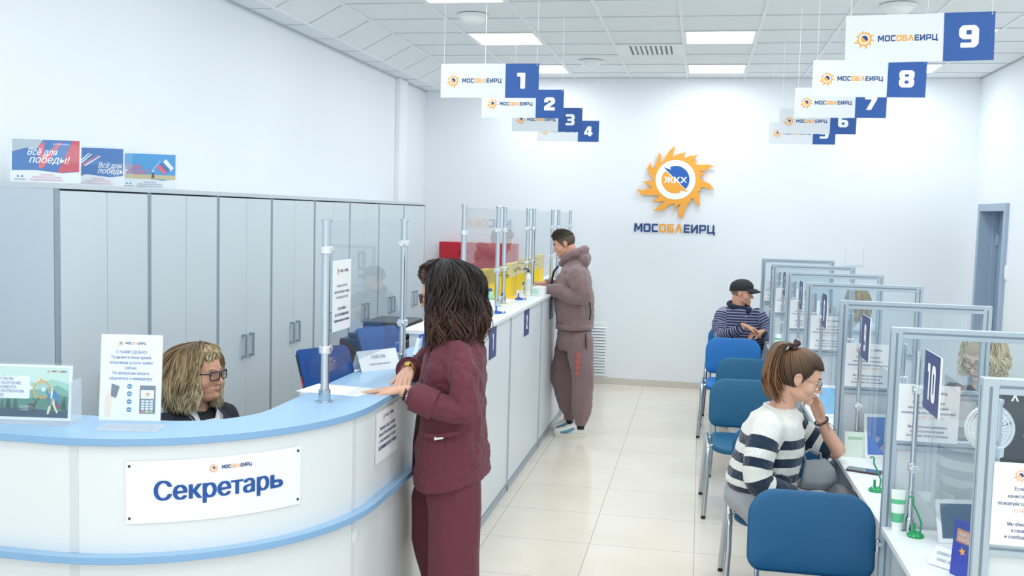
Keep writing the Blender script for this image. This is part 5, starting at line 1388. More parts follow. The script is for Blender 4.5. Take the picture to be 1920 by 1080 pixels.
class Locks:
    """tapering locks of hair collected in one mesh with a root-to-tip attribute"""
    def __init__(self): self.v = []; self.f = []; self.t = []
    def lock(self, pts, w, flat=.55, n=5, shade=0.0, ref=None):
        k = len(self.v); prev = None; m = len(pts)
        for i, p in enumerate(pts):
            t = (pts[min(i + 1, m - 1)] - pts[max(i - 1, 0)]).normalized()
            a = (p - ref) if ref is not None else Vector((0, 0, 1))
            s = t.cross(a); s = s.normalized() if s.length > 1e-6 else t.orthogonal().normalized()
            u = t.cross(s); u01 = i / (m - 1)
            wd = w * (.55 + .45 * min(1, u01 * 4)) * (1 - max(0, (u01 - .6) / .4) ** 2 * .8)
            for j in range(n):
                an = 2 * PI * j / n
                self.v.append(p + s * math.cos(an) * wd + u * math.sin(an) * wd * flat); self.t.append(min(1, max(0, u01 + shade)))
        for i in range(m - 1):
            for j in range(n):
                self.f.append((k + i * n + j, k + i * n + (j + 1) % n, k + (i + 1) * n + (j + 1) % n, k + (i + 1) * n + j))
        self.f.append(tuple(k + j for j in reversed(range(n)))); self.f.append(tuple(k + (m - 1) * n + j for j in range(n)))
    def build(self, name, m, parent):
        return skin_mesh(name, np.array([tuple(p) for p in self.v]), self.f, [m], parent, attrs={'along': self.t})

def long_hair(M, parent, m, R, zend, top=.118, n=420, wave=.014, freq=3.0, width=.008, seed=1, bangs=None, inner=.72, thr=None, zface=.05, name='hair', shade=.12, crown=(0, -.015), part=0.0):
    """M: head frame with world-up z; R(phi): shell radius; zend(phi): where locks end; phi=0 faces forward (+y local), pi is the back.
    thr(q): how far forward (+y) a lock may come at local point q below zface, so that the face stays free"""
    rnd = random.Random(seed); L = Locks()
    for q in range(n):
        phi = rnd.uniform(-PI, PI)
        lay = rnd.uniform(inner, 1.0) ** .8
        r = R(phi) * lay; ze = zend(phi) + rnd.uniform(-.035, .03)
        isb = bangs and abs(phi) < bangs[0]
        if isb: ze = bangs[1] + rnd.uniform(-.014, .030)
        if isb and rnd.random() < .35: continue
        kf = .92 if isb else .4
        nz = Vector((math.sin(phi) * 1.6, math.cos(phi) * 1.6, lay * 2.5 + seed))
        ph1 = 9 * noise.noise(nz) + rnd.gauss(0, .55); ph2 = 9 * noise.noise(nz + Vector((5, 3, 1))) + rnd.gauss(0, .55)
        am = wave * rnd.uniform(.6, 1.25); fr = freq * (1 + .25 * noise.noise(nz * 1.5)); jit = rnd.gauss(0, .007)
        am *= .45 if isb else 1
        drift = rnd.gauss(0, .06); pts = []; N = 22; zt = top * (.80 + .20 * lay) + rnd.gauss(0, .003); bad = False
        zk = .02 if ze < .02 else ze + .008
        for i in range(N):
            t = i / (N - 1)
            if t < kf:
                a = t / kf * PI / 2
                rr = r * (.10 + .90 * math.sin(a)); z = zk + (zt - zk) * math.cos(a)
                if isb: rr *= 1 - .16 * max(0, t - .55) / .45
            else:
                u = (t - kf) / (1 - kf)
                rr = r * (1 + .05 * math.sin(u * PI) - .10 * u * u) * (.84 if isb else 1); z = zk + (ze - zk) * u
            g = t ** .7
            pp = phi + part * t + drift * t + math.sin(t * fr * 3 + ph2) * am * 1.1 / max(r, .05) * g
            rr += math.sin(t * fr * 4 + ph1) * am * g
            p = Vector((math.sin(pp) * rr + crown[0], math.cos(pp) * rr + crown[1], z + math.sin(t * fr * 5 + ph1) * am * .3 * g))
            if thr is not None and p.z < zface + jit:
                lim = thr(p) + jit
                if p.y > lim:
                    if p.y > lim + .05 or isb: bad = True; break
                    p.y = lim - (p.y - lim) * .15
            pts.append(M @ p)
        if bad: continue
        L.lock(pts, width * rnd.uniform(.6, 1.3), shade=rnd.uniform(-shade, shade), ref=M @ Vector((0, 0, -.02)))
    return L.build(name, m, parent)

def shoe(parent, toe, heel, m_up, m_sole, accent=None, h=.085, w=.046, name='shoe', z0=0.0):
    t, h_ = Vector((toe[0], toe[1], z0)), Vector((heel[0], heel[1], z0)); d = (t - h_); Ln = d.length; d.normalize(); sd = d.cross(Vector((0, 0, 1)))
    B = Blob(); up = Vector((0, 0, 1))
    secs = [(0, .026, .70), (.07, .035, 1.0), (.22, .038, 1.12), (.38, .037, 1.0), (.52, .039, .74), (.70, w * .92, .50), (.86, w * .84, .38), (.96, .030, .30), (1.0, .016, .22)]
    B.loft([(h_ + d * (u * Ln) + up * (.022 + h * k / 2), sd * ww, up * (h * k / 2 + .012)) for u, ww, k in secs], ex=2.5)
    co, nr, fs = B.grow(.005, 4)
    o = skin_mesh(name, co, fs, [m_up], parent)
    b = MB(); out = []
    for k in range(25):
        u = k / 24; wv = .034 + (w - .036) * math.sin(min(1, u * 1.15) * PI * .8); wv *= (1 - max(0, (u - .86) / .14) ** 2) ** .5 if u < 1 else 0
        wv *= (1 - max(0, (.08 - u) / .08) ** 2) ** .5 if u > 0 else .3
        out.append((u * Ln * 1.03 - .006, max(wv, .004)))
    poly = [(a, -c) for a, c in out] + [(a, c) for a, c in reversed(out)]
    b.prism(poly, .0, .026, m_sole, frame((h_.x, h_.y, z0 + .0005), d, v=-sd if False else up.cross(d)))
    b.build('sole', o, bevel=.010, seg=3)
    if accent:
        B2 = Blob(); 
        for s in (-1, 1):
            B2.limb([h_ + d * (Ln * .42) + sd * (s * .039) + up * .075, h_ + d * (Ln * .6) + sd * (s * .043) + up * .05, h_ + d * (Ln * .78) + sd * (s * .041) + up * .042], [.012, .015, .010], 8, 4)
        co, nr, fs = B2.grow(.004, 2); skin_mesh('side_panel', co, fs, [accent], o)
        bl = MB()
        for q in range(5):
            u = .40 + q * .07; bl.tube([h_ + d * (Ln * u) + sd * .022 + up * (.115 - .10 * (u - .36)), h_ + d * (Ln * u) + up * (.122 - .10 * (u - .36)), h_ + d * (Ln * u) - sd * .022 + up * (.115 - .10 * (u - .36))], .003, m_sole, 6)
        bl.build('laces', o, smooth=60)
    return o
skin_a = mat('skin_fair', '#dfae95', .5, var=.05, scale=25, sub=.08); skin_b = mat('skin_warm', '#d9a287', .5, var=.05, scale=25, sub=.08); skin_c = mat('skin_pale', '#e3bda9', .5, var=.04, scale=25, sub=.08)
lip_a = mat('lip_rose', '#b96f68', .4, var=.04); lip_b = mat('lip_natural', '#c07b6b', .45, var=.04)
# ------------------------------------------------------------------ woman in the burgundy suit at the reception desk
def woman_burgundy():
    t = thing('person', 'woman with long dark curly hair in a burgundy trouser suit, hands on the reception desk', 'person', (-1.05, 4.2, 0))
    wool = mat('burgundy_wool', '#652637', .75, var=.07, scale=30, bump=.35, bscale=500, sheen=.08)
    hc = Vector((-1.112, 4.22, 1.557)); M = head_frame(hc, (-1, .03, 0), .20, 0, 1.0)
    # body
    B = Blob(); head_prims(B, M, nose=1.2)
    B.limb([M @ Vector((0, -.028, -.05)), (-1.085, 4.215, 1.42), (-1.07, 4.21, 1.34)], [.052, .050, .062], 16)
    B.loft([((-1.05, 4.21, 1.33), (0, .13, 0), (.05, 0, 0)), ((-1.045, 4.21, 1.25), (0, .16, 0), (.09, 0, 0)), ((-1.05, 4.2, 1.08), (0, .13, 0), (.085, 0, 0)), ((-1.05, 4.2, .92), (0, .16, 0), (.10, 0, 0)), ((-1.05, 4.2, .82), (0, .15, 0), (.09, 0, 0))])
    # near (left) arm, forearm along the desk, flat hand
    B.limb([(-1.0, 4.07, 1.30), (-.950, 3.99, 1.20), (-.945, 3.965, 1.09), (-1.08, 3.955, 1.115), (-1.205, 3.95, 1.160)], [.045, .040, .036, .032, .023], 14)
    hand(B, (-1.215, 3.95, 1.168), (-1, -.06, -.10), (-.06, 0, -1), 1, curl=(.05, .05, .06, .10), spread=.05, thumb=(.5, .1), s=1.0)
    # far (right) arm, forearm pointing to the camera, hand over the other wrist
    B.limb([(-1.10, 4.34, 1.30), (-1.235, 4.45, 1.22), (-1.31, 4.45, 1.155), (-1.285, 4.32, 1.185), (-1.258, 4.20, 1.205)], [.045, .040, .036, .031, .023], 14)
    hand(B, (-1.255, 4.19, 1.205), (.10, -1, -.32), (-.1, -.25, -1), -1, curl=(.22, .25, .3, .35), spread=.05, thumb=(.5, .25), s=.98)
    # legs
    for (hy, kx, fx, y2) in ((4.11, -1.02, -.99, 4.09), (4.29, -1.09, -1.10, 4.30)):
        B.limb([(-1.04, hy, .84), (kx, y2, .48), (fx, y2, .09)], [.085, .058, .038], 14)
    co, nr, fs = B.grow(.0042, 3)
    skin_mesh('body', co, fs, [skin_a, lip_a], t, face_mats(co, fs, M, 1))
    eyes(M, t, (0, 1, -.15))
    glasses(M, t, mat('glasses_plum', '#5a1f30', .25, var=.05), .027, .019, .0028, .3, fwd=.098)
    # jacket: torso, lapels, rolled sleeves
    J = Blob()
    def ring(z, x0, x1, hy, cy=4.2): return (((x0 + x1) / 2, cy, z), (0, hy, 0), ((x1 - x0) / 2, 0, 0))
    J.loft([ring(.715, -1.205, -.878, .215), ring(.80, -1.205, -.885, .21), ring(.88, -1.20, -.893, .20), ring(.98, -1.185, -.905, .185), ring(1.08, -1.175, -.912, .18), ring(1.18, -1.172, -.908, .19), ring(1.25, -1.165, -.91, .195), ring(1.31, -1.145, -.92, .18), ring(1.35, -1.12, -.935, .145), ring(1.382, -1.10, -.955, .105), ring(1.405, -1.085, -.985, .07)], n=36, ex=2.4)
    J.limb([(-1.0, 4.07, 1.315), (-.962, 4.015, 1.24), (-.945, 3.985, 1.16), (-.940, 3.972, 1.095), (-1.0, 3.962, 1.092), (-1.08, 3.957, 1.115), (-1.145, 3.953, 1.135)], [.062, .064, .060, .056, .055, .053, .051], 18)
    J.limb([(-1.08, 4.33, 1.31), (-1.20, 4.42, 1.25), (-1.30, 4.465, 1.165), (-1.295, 4.36, 1.18), (-1.275, 4.275, 1.195)], [.062, .062, .056, .053, .049], 18)
    co, nr, fs = J.grow(.006, 5)
    co = fine(fold(co, nr, .010, (10, 10, 9), 3.1), nr, 2.0)
    wz = np.clip((.84 - co[:, 2]) / .12, 0, 1); co[:, 2] += wz * .05 * np.clip((co[:, 0] + 1.08) / .2, 0, 1) ** 1.3
    jk = skin_mesh('jacket', co, fs, [wool], t)
    # cuffs, turned back
    for (a, c) in (((-1.06, 3.957, 1.108), (-1.158, 3.953, 1.142)), ((-1.288, 4.33, 1.184), (-1.273, 4.262, 1.197))):
        a, c = Vector(a), Vector(c); q = a.lerp(c, .0)
        C = MB(); d = (c - a).normalized()
        C.tube([a, a + (c - a) * .03, a.lerp(c, .5), c, c - d * .004, c - d * .03], [.057, .0615, .061, .060, .052, .044], wool, 24, cap=False, flat=1.05); C.build('cuff', jk, smooth=50)
    # lapels and collar
    lp = MB()
    def strip(pts, ws, nrm, th=.005):
        vs = []; n = len(pts)
        for p, (wa, wb) in zip(pts, ws):
            p = Vector(p); vs += [p + Vector(wa), p + Vector(wb)]
        lp.add(vs, [(2 * i, 2 * i + 1, 2 * i + 3, 2 * i + 2) for i in range(n - 1)], wool)
    strip([(-1.115, 4.125, 1.375), (-1.165, 4.135, 1.28), (-1.188, 4.155, 1.16), (-1.196, 4.18, 1.05)], [((.0, -.05, .0), (0, .02, 0)), ((.035, -.06, .02), (-.006, .01, 0)), ((.022, -.045, 0), (-.006, .005, 0)), ((.0, -.006, 0), (-.004, .004, 0))], None)
    strip([(-1.115, 4.295, 1.375), (-1.165, 4.285, 1.28), (-1.19, 4.265, 1.16), (-1.196, 4.21, 1.05)], [((0, -.02, 0), (0, .05, 0)), ((-.006, -.01, 0), (.03, .05, 0)), ((-.006, -.005, 0), (.02, .04, 0)), ((-.004, -.004, 0), (0, .006, 0))], None)
    lo = lp.build('lapel', jk, smooth=60); sd = lo.modifiers.new('thick', 'SOLIDIFY'); sd.thickness = .006; sd.offset = 0
    cb = MB(); cb.tube([(-1.125, 4.12, 1.365), (-1.07, 4.105, 1.395), (-1.0, 4.14, 1.405), (-.975, 4.21, 1.405), (-1.0, 4.28, 1.405), (-1.07, 4.315, 1.395), (-1.125, 4.30, 1.365)], .016, wool, 10, flat=1.5); cb.build('collar', jk, smooth=60)
    # front edge panel of the open jacket and welt pocket with a bit of tissue
    fp = MB(); fp.add([(-1.20, 4.16, 1.05), (-1.205, 4.24, 1.05), (-1.245, 4.25, .80), (-1.232, 4.24, .735), (-1.222, 4.17, .76), (-1.212, 4.14, .90)], [(0, 1, 2, 3, 4, 5)], mat('burgundy_lining', '#3a1a28', .6)); f2 = fp.build('front_edge', jk); s2 = f2.modifiers.new('thick', 'SOLIDIFY'); s2.thickness = .006
    pw = MB(); pw.tube([(-1.115, 3.989, .972), (-1.06, 3.982, .968), (-1.0, 3.981, .985), (-.965, 3.986, .992)], .0055, wool, 8, flat=2.0); pw.build('pocket_welt', jk, smooth=60)
    pw = MB(); pw.prism([(-.022, -.006), (.02, .0), (.012, .012), (-.018, .008)], 0, .003, paper, frame((-1.05, 3.980, .962), (1, 0, .1), v=(0, 0, 1))); pw.build('pocket_tissue', jk)
    tp = MB(); tp.lathe([(.062, 1.33), (.075, 1.28), (.08, 1.20)], mat('top_mauve', '#55303c', .7), 20, Matrix.Translation((-1.075, 4.21, 0))); tp.build('blouse', t, smooth=50)
    nk = MB(); nk.tube([(-1.115, 4.16, 1.40), (-1.145, 4.195, 1.34), (-1.155, 4.21, 1.30), (-1.145, 4.225, 1.34), (-1.115, 4.26, 1.40)], .0022, mat('gold', '#d9b45a', .25, 1.0, var=.05), 6); nk.ell((-1.157, 4.21, 1.293), (.004, .006, .009), mat('gold', ''), None, 10, 8); nk.build('necklace', t, smooth=60)
    # trousers
    T_ = Blob()
    T_.loft([((-1.045, 4.2, .95), (0, .155, 0), (.115, 0, 0)), ((-1.045, 4.2, .84), (0, .18, 0), (.135, 0, 0)), ((-1.04, 4.2, .74), (0, .19, 0), (.14, 0, 0))], n=32)
    T_.loft([((-1.02, 4.11, .80), (0, .09, 0), (.125, 0, 0)), ((-1.005, 4.105, .62), (0, .095, 0), (.118, 0, 0)), ((-1.003, 4.10, .42), (0, .095, 0), (.113, 0, 0)), ((-.997, 4.095, .22), (0, .095, 0), (.112, 0, 0)), ((-.985, 4.09, .05), (0, .098, 0), (.112, 0, 0))], n=30)
    T_.loft([((-1.08, 4.285, .80), (0, .09, 0), (.125, 0, 0)), ((-1.135, 4.29, .62), (0, .095, 0), (.118, 0, 0)), ((-1.135, 4.30, .42), (0, .095, 0), (.116, 0, 0)), ((-1.09, 4.305, .22), (0, .095, 0), (.11, 0, 0)), ((-1.08, 4.305, .05), (0, .098, 0), (.11, 0, 0))], n=30)
    co, nr, fs = T_.grow(.007, 4); co = fold(co, nr, .009, (9, 9, 1.6), 8.2)
    skin_mesh('trousers', co, fs, [wool], t)
    for (toe, heel) in (((-1.13, 4.09), (-.90, 4.09)), ((-1.22, 4.31), (-.99, 4.31))):
        shoe(t, toe, heel, mat('shoe_black', '#23242a', .4), mat('shoe_sole_black', '#17181b', .6), h=.07)
    # watch, bracelets
    gold = mat('gold', '')
    wb = MB(); c = Vector((-1.262, 4.222, 1.204)); ax = Vector((-.1, 1, .12)).normalized(); F = frame(c, ax.orthogonal(), n=ax)
    for k in range(18):
        a = 2 * PI * k / 18; p = F @ Vector((.0315 * math.cos(a), .0285 * math.sin(a), 0)); wb.box((-.005, -.0085, -.002), (.005, .0085, .003), gold, frame(p, ax.cross(p - c), v=ax))
    wb.build('watch_band', t, bevel=.001)
    wb = MB(); wb.lathe([(.016, 0), (.0165, .004), (.014, .007), (.001, .007)], gold, 20, frame(F @ Vector((.0, -.0, 0)) + Vector((0, -.012, .030)), (1, 0, 0), n=(0, -.35, 1))); wb.build('watch_case', t, smooth=40)
    br = MB(); c = Vector((-1.178, 3.951, 1.147)); ax = Vector((-1, -.03, .30)).normalized(); F = frame(c, ax.orthogonal(), n=ax); silver = mat('silver_link', '#d5d9dc', .2, 1.0, var=.05)
    for k in range(16):
        a = 2 * PI * k / 16; p = F @ Vector((.031 * math.cos(a), .031 * math.sin(a), 0)); br.ell((0, 0, 0), (.0075, .0045, .004), silver, frame(p, ax.cross(p - c) if k % 2 else ax, n=(p - c)), 10, 8)
    br.build('chain_bracelet', t, smooth=60)
    br = MB(); c2 = c + ax * .014
    for k in range(22):
        a = 2 * PI * k / 22; p = c2 + (F.to_3x3() @ Vector((.029 * math.cos(a), .029 * math.sin(a), 0))); br.ell(p, (.0042, .0042, .0042), mat('bead_dark', '#2d2f2c', .3), None, 8, 6)
    br.build('bead_bracelet', t, smooth=60)
    # hair
    hm = attr_mat('hair_dark_curly', 'along', [(0, '#1c1718'), (.45, '#2a1f1e'), (.8, '#4a3129'), (1, '#5d4034')], .5, spec=.35)
    Mh = head_frame(hc, (-1, .03, 0), 0, 0, 1.0)
    hair_cap(M, hm, 1.06, .03, .055, -.08).build('scalp_hair', t, smooth=60)
    def R(p):
        c_ = math.cos(p); return .148 + (.122 - .148) * max(0, c_) + (.185 - .150) * max(0, -c_)
    def ze(p):
        a = abs(p); return -.20 - .03 * math.sin(a)
    long_hair(Mh, t, hm, R, ze, top=.150, n=3200, wave=.034, freq=3.0, width=.0042, seed=5, bangs=(1.0, .056), inner=.55, thr=lambda q: .060 - .36 * max(0, abs(q.x) - .02), zface=.050, shade=.2)
woman_burgundy()
# ------------------------------------------------------------------ man in the mauve tracksuit at the counter
def man_tracksuit():
    t = thing('person', 'man in a mauve hooded tracksuit and pale trainers leaning on the white counter', 'person', (-1.02, 8.5, 0))
    fl = mat('mauve_fleece', '#83696a', .85, var=.06, scale=25, bump=.3, bscale=300, sheen=.3); blk = mat('black_cord', '#17181b', .5)
    hc = Vector((-1.165, 8.5, 1.668)); M = head_frame(hc, (-1, -.10, 0), .40, 0, 1.0)
    B = Blob(); head_prims(B, M, male=True)
    B.limb([M @ Vector((0, -.03, -.05)), (-1.085, 8.50, 1.545), (-1.06, 8.5, 1.46)], [.058, .060, .075], 16)
    B.loft([((-1.06, 8.5, 1.44), (0, .18, 0), (.08, 0, 0)), ((-1.06, 8.5, 1.28), (0, .18, 0), (.11, 0, 0)), ((-1.05, 8.5, 1.05), (0, .15, 0), (.11, 0, 0)), ((-1.03, 8.5, .92), (0, .16, 0), (.11, 0, 0)), ((-1.03, 8.5, .84), (0, .15, 0), (.10, 0, 0))])
    B.limb([(-1.0, 8.28, 1.42), (-.955, 8.25, 1.26), (-1.10, 8.27, 1.255), (-1.275, 8.33, 1.283)], [.055, .046, .040, .028], 14)
    hand(B, (-1.285, 8.335, 1.286), (-1, .18, -.02), (0, .25, -1), 1, curl=(.35, .4, .45, .5), thumb=(.7, .3), s=1.05)
    B.limb([(-1.10, 8.70, 1.42), (-1.14, 8.74, 1.28), (-1.25, 8.68, 1.285), (-1.34, 8.61, 1.305)], [.055, .046, .040, .028], 14)
    hand(B, (-1.35, 8.605, 1.306), (-.8, -.45, -.02), (0, .1, -1), -1, curl=(.4, .45, .5, .55), thumb=(.7, .3), s=1.05)
    for (hp, kn, an) in (((-1.03, 8.40, .88), (-.965, 8.40, .50), (-.955, 8.41, .10)), ((-1.04, 8.60, .88), (-1.15, 8.60, .50), (-1.075, 8.61, .10))):
        B.limb([hp, kn, an], [.09, .06, .042], 14)
    co, nr, fs = B.grow(.0052, 3)
    brow = mat('brow_dark', '#4a3a34', .7, var=0)
    skin_mesh('body', co, fs, [skin_b, lip_b, brow], t, face_mats(co, fs, M, 1, 2)); eyes(M, t, (0, 1, -.4))
    # hoodie
    J = Blob()
    def ring(z, x0, x1, hy, cy=8.5): return (((x0 + x1) / 2, cy, z), (0, hy, 0), ((x1 - x0) / 2, 0, 0))
    J.loft([ring(.945, -1.185, -.905, .20), ring(.99, -1.20, -.89, .215), ring(1.06, -1.215, -.885, .225), ring(1.16, -1.225, -.89, .23), ring(1.28, -1.225, -.905, .235), ring(1.38, -1.20, -.92, .235), ring(1.44, -1.17, -.94, .21), ring(1.49, -1.15, -.965, .15), ring(1.525, -1.13, -.99, .10)], n=36)
    J.limb([(-1.01, 8.28, 1.415), (-.975, 8.245, 1.33), (-.950, 8.24, 1.245), (-1.03, 8.25, 1.232), (-1.13, 8.28, 1.255), (-1.225, 8.31, 1.277)], [.085, .085, .076, .068, .060, .048], 18)
    J.limb([(-1.08, 8.71, 1.415), (-1.13, 8.75, 1.30), (-1.20, 8.72, 1.27), (-1.30, 8.64, 1.297)], [.085, .080, .066, .050], 18)
    # hood lying on the back of the neck
    J.limb([(-1.16, 8.43, 1.525), (-1.09, 8.395, 1.575), (-1.01, 8.43, 1.61), (-.975, 8.50, 1.625), (-1.01, 8.57, 1.61), (-1.09, 8.605, 1.575), (-1.16, 8.57, 1.525)], [.020, .030, .038, .040, .038, .030, .020], 14)
    J.limb([(-1.15, 8.43, 1.52), (-1.185, 8.50, 1.49), (-1.15, 8.57, 1.52)], [.020, .022, .020], 12)
    J.ball((-.99, 8.5, 1.535), (.065, .10, .085)); J.ball((-1.06, 8.5, 1.515), (.085, .105, .055))
    co, nr, fs = J.grow(.007, 5); co = fine(fold(co, nr, .012, (8, 8, 6), 1.7), nr, 6.0, .0045)
    jk = skin_mesh('hoodie', co, fs, [fl], t)
    for (a, c, r) in (((-1.218, 8.308, 1.276), (-1.275, 8.33, 1.283), .041), ((-1.29, 8.645, 1.297), (-1.335, 8.615, 1.304), .041)):
        a, c = Vector(a), Vector(c); b = MB(); b.tube([a, a.lerp(c, .2), a.lerp(c, .8), c, c + (a - c) * .1], [r + .006, r + .004, r + .001, r - .001, r - .008], fl, 20, cap=False); b.build('cuff', jk, smooth=60)
    b = MB(); pts = rrect(.29, .41, .13, 7)
    vs = [(-1.045 + p[0], 8.5 + p[1], z) for z in (.935, .985) for p in pts]; n = len(pts); b.add(vs, [(i, (i + 1) % n, n + (i + 1) % n, n + i) for i in range(n)], fl); w_ = b.build('waistband', jk, smooth=60); m_ = w_.modifiers.new('thick', 'SOLIDIFY'); m_.thickness = .012; m_.offset = 1
    for dy, zz in ((-.055, 1.29), (-.005, 1.26)):
        b = MB(); b.tube([(-1.195, 8.46 + dy, 1.475), (-1.228, 8.44 + dy, 1.43), (-1.242, 8.435 + dy, 1.36), (-1.243, 8.43 + dy, zz)], .007, blk, 8); b.build('drawstring', jk, smooth=60)
    b = MB(); b.tube([(-.905, 8.35, 1.18), (-.893, 8.34, 1.10), (-.90, 8.33, 1.03)], .006, blk, 8); b.build('pocket_zip', jk, smooth=60)
    # joggers
    T_ = Blob()
    T_.loft([((-1.045, 8.5, 1.0), (0, .165, 0), (.125, 0, 0)), ((-1.045, 8.5, .90), (0, .185, 0), (.145, 0, 0)), ((-1.045, 8.5, .80), (0, .185, 0), (.15, 0, 0)), ((-1.045, 8.5, .75), (0, .165, 0), (.13, 0, 0))], n=32)
    T_.limb([(-.99, 8.40, .85), (-.965, 8.395, .66), (-.945, 8.40, .50), (-.95, 8.405, .34), (-.955, 8.41, .22), (-.957, 8.41, .15)], [.118, .108, .095, .092, .078, .055], 20)
    T_.limb([(-1.09, 8.60, .85), (-1.13, 8.605, .66), (-1.155, 8.60, .50), (-1.125, 8.605, .34), (-1.09, 8.61, .22), (-1.08, 8.61, .155)], [.118, .108, .095, .090, .078, .055], 20)
    co, nr, fs = T_.grow(.007, 4); co = fine(fold(co, nr, .011, (9, 9, 4), 4.4), nr, 7.0, .004)
    tr = skin_mesh('joggers', co, fs, [fl], t)
    for (x, y) in ((-.957, 8.41), (-1.08, 8.61)):
        b = MB(); b.lathe([(.048, .105), (.050, .11), (.052, .155), (.056, .165)], fl, 20, Matrix.Translation((x, y, 0))); b.build('ankle_cuff', tr, smooth=60)
        b = MB(); b.lathe([(.040, .07), (.043, .075), (.045, .150), (.040, .155)], blk, 18, Matrix.Translation((x, y, 0))); b.build('sock', t, smooth=60)
    b = MB(); b.tube([(-.925, 8.292, .92), (-.918, 8.288, .83), (-.916, 8.29, .79)], .010, blk, 8, flat=.5); b.build('pocket_zip', tr, smooth=60)
    M2 = frame((-.985, 8.284, .66), (0, -.03, 1), v=(-1, -.12, 0)); b = MB(); red = mat('print_red', '#e2574f', .6, var=0)
    b.text('PARIS', .05, red, M2, at=(0, -.02), z=.006, bold=.03, fit=.19); b.build('lettering', tr)
    # trainers
    up = mat('trainer_cream', '#e9e9e3', .6, var=.06, scale=40); so = mat('trainer_sole', '#e3e1d2', .6, var=.05); ac = mat('trainer_blue', '#5b98b4', .5, var=.06)
    shoe(t, (-1.185, 8.385), (-.90, 8.425), up, so, ac, h=.095, w=.05, name='trainer'); shoe(t, (-1.235, 8.585), (-1.02, 8.625), up, so, ac, h=.095, w=.05, name='trainer')
    # hair
    hm = attr_mat('hair_short_brown', 'along', [(0, '#2c2622'), (1, '#4b4038')], .6)
    hair_cap(M, mat('hair_clipped', '#5a4c44', .8, var=.12, scale=160), 1.02, .052, .060, -.050).build('clipped_hair', t, smooth=60)
    rnd = random.Random(4); L = Locks(); c = Vector((0, -.012, .025))
    for k in range(1500):
        th = rnd.uniform(0, 1.30); ph = rnd.uniform(-PI, PI)
        d = Vector((math.sin(th) * math.sin(ph), math.sin(th) * math.cos(ph), math.cos(th)))
        p = c + Vector((d.x * .0745, d.y * .0975, d.z * .0885))
        if p.y > .06 and p.z < .075: continue
        ln = .030 * (1 - .75 * min(1, th / 1.25)) + .006
        side = Vector((d.x, d.y, d.z)); fw = Vector((rnd.uniform(-.3, .3), .9, .1)) if th < .9 else Vector((0, .2, -1))
        pts = [M @ (p + side * (ln * .55 * s) + fw * (ln * .75 * s * s)) for s in (0, .33, .66, 1)]
        L.lock(pts, .0035, n=4, shade=rnd.uniform(-.2, .2))
    L.build('hair', hm, t)
man_tracksuit()
